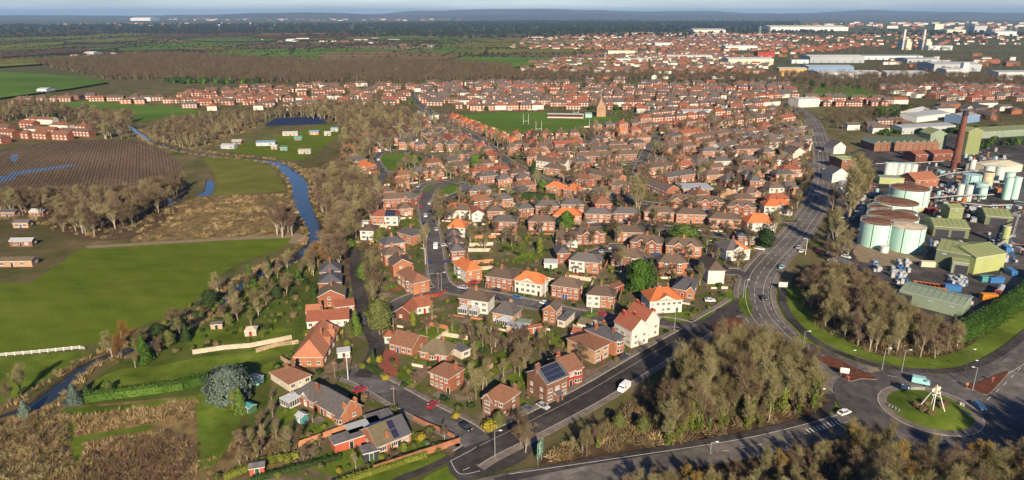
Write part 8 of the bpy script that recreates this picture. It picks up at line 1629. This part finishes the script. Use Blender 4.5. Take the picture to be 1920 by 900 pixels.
for a in (('pale warehouse with cream front beyond the town trees',1365,1450,121,12,50,'clad_cream','clad_pale'), ('amber and white office block by the railway trees',1460,1512,143,14,30,'clad_amber','clad_pale'), ('blue-roofed long warehouse right of the amber office',1515,1600,136,11,45,'clad_blue','clad_grey'), ('long white warehouse in front of the blue one',1535,1652,147,10,50,'clad_pale','clad_pale'), ('grey long warehouse behind the white one',1518,1620,118,14,60,'clad_grey','clad_pale'), ('small white unit left of the grey warehouse',1484,1516,119,8,20,'clad_pale','clad_grey'), ('low glasshouse-like unit right of the white warehouse',1662,1740,146,9,45,'clad_grey','clad_pale'), ('pale concrete works right of the glasshouse unit',1772,1815,143,12,30,'clad_pale','clad_pale'), ('wide grey-roofed depot on the right',1750,1838,134,14,60,'clad_grey','clad_grey'), ('curved dark depot behind the wide one',1700,1760,121,12,50,'clad_grey','clad_grey'), ('pale far right factory',1870,1960,150,13,40,'clad_pale','clad_grey'), ('long container depot below the power station',1595,1730,112,9,40,'clad_pale','clad_grey'), ('red-roofed factory left of the grey warehouse',1420,1452,108,14,30,'brick_scarlet','tile_red'), ('yellow school block in the far town',1140,1190,105,13,30,'clad_cream','clad_cream'), ('long white terrace factory in the far town',1155,1215,117,8,20,'clad_pale','clad_pale'), ('white shed row in the middle town',1250,1335,111,9,30,'clad_pale','clad_pale'), ('second white shed row in the middle town',1360,1420,94,12,50,'clad_pale','clad_pale'), ('white superstore in the far town',1228,1256,88,12,60,'clad_pale','clad_pale'), ('far long white factory on the plain',1445,1590,58,24,200,'clad_pale','clad_cream'), ('far long pale factory left of the plain one',1300,1360,62,18,150,'clad_cream','clad_grey'), ('long low turbine hall of the power station',1740,1785,94,13,30,'clad_pale','clad_grey'), ('far hospital blocks on the right skyline',1752,1768,57,40,60,'clad_cream','clad_cream'), ('far pale terminal on the right skyline',1775,1810,63,20,90,'clad_cream','clad_pale'), ('far office slab on the right skyline',1826,1848,60,36,60,'clad_grey','clad_grey'), ('far white building on the right edge',1865,1905,67,20,90,'clad_pale','clad_pale'), ('white barn in the left far fields',70,88,175,6,20,'clad_pale','clad_pale'), ('white farm buildings in the far left fields',158,176,104,8,40,'clad_pale','clad_pale'), ('far white warehouse on the left horizon',245,282,39,40,300,'clad_pale','clad_pale'), ('white farm glasshouse in the middle fields',536,552,78,8,60,'clad_pale','clad_pale')): far_block(*a)
for i, x in enumerate((1696, 1733)):
    p = G(x,93); e = empty('power_station_unit', (p.x,p.y,0)); b = MB(); b.lathe([(4.0,0),(3.6,40),(3.4,62)],16); obj('stack', b.mesh('stack', ['clad_pale']), e, (-8,0,0))
    for k, (x0,x1,h) in enumerate(((-16,-11,30),(-3,9,32),(9,14,24))): b = MB(); b.box(x0,x1,-12,12,-0.2,h); obj('boiler_house', b.mesh('boiler_house', ['clad_cream' if k != 0 else 'clad_grey']), e)
    tag(e, ('left','right')[i]+' white power station stack and boiler house on the skyline', 'power station', 'power station units')
p = G(1805,142); e = empty('batching_tower', (p.x,p.y,0)); b = MB(); b.box(-5,5,-5,5,0,24); obj('tower', b.mesh('tower', ['clad_pale']), e); b = MB(); b.box(-9,-5.01,-4,4,0,14); obj('hopper', b.mesh('hopper', ['clad_grey']), e); tag(e, 'pale tall batching tower beside the concrete works', 'tower')
for i, x in enumerate((1424,1443,1870,1882,1893,1904)):
    p = G(x, 66); e = MB(); 
    for sx in (-1,1):
        for sy in (-1,1): e.tube((sx*5,sy*5,0),(sx*0.6,sy*0.6,46),0.5,0.3,4)
    for z in (28,35,42): e.tube((-9,0,z),(9,0,z),0.35,0.35,4)
    o = obj('pylon', e.mesh('pylon', ['steel']), None, (p.x,p.y,0)); tag(o, 'far electricity pylon, %s from the left on the skyline' % ORD[i], 'pylon', 'far pylons')
# hills along the horizon
def hills(name, dist, x0, x1, prof, depth):
    b = MB(); N = 90; rowsp = []
    for j in range(5):
        r = []
        for i in range(N+1):
            px = x0+(x1-x0)*i/N; ang = (px-960)/FPX; t = i/N*(len(prof)-1); k = min(len(prof)-2, int(t)); f = t-k; f = f*f*(3-2*f); h = prof[k]*(1-f)+prof[k+1]*f
            h *= (0, 0.55, 1.0, 0.8, 0.0)[j]; h += 14*mnoise.noise(Vector((px*0.02, j*1.7, dist*0.001)))*(1 if 0 < j < 4 else 0)
            y = dist+depth*(j-1)*0.5; r.append((ang*dist*1.0*(y/dist), y, max(-5, h)-2))
        rowsp.append(r)
    for j in range(4):
        for i in range(N): b.face([rowsp[j][i], rowsp[j][i+1], rowsp[j+1][i+1], rowsp[j+1][i]])
    tag(obj(name, b.mesh(name, ['hill'])), kind='structure')
hills('hills', 16000, -200, 2120, [60,70,80,70,60,70,120,130,80,70,90,110,80,90,100,70,80,130,110,90,60], 3000)
hills('moor', 22000, 500, 1600, [10,60,90,190,250,260,220,170,200,120,60,10], 4000)
hills('moor', 20000, 1350, 2200, [10,120,210,170,140,110,90,60], 3500)
# air
b = MB(); b.box(-46000,46000,-4000,46000,-3.5,330); hz = obj('haze', b.mesh('haze', ['water'])); hz.data.materials.clear()
m = bpy.data.materials.new('haze_air'); m.use_nodes = True; nt = m.node_tree; nt.nodes.remove(nt.nodes['Principled BSDF'])
v = nt.nodes.new('ShaderNodeVolumePrincipled'); v.inputs['Color'].default_value = (0.40,0.65,1.0,1); v.inputs['Density'].default_value = 4.4e-5; v.inputs['Anisotropy'].default_value = 0.1
nt.links.new(v.outputs[0], nt.nodes['Material Output'].inputs['Volume']); hz.data.materials.append(m); tag(hz, 'pale blue haze thickening towards the horizon', 'haze', kind='stuff')
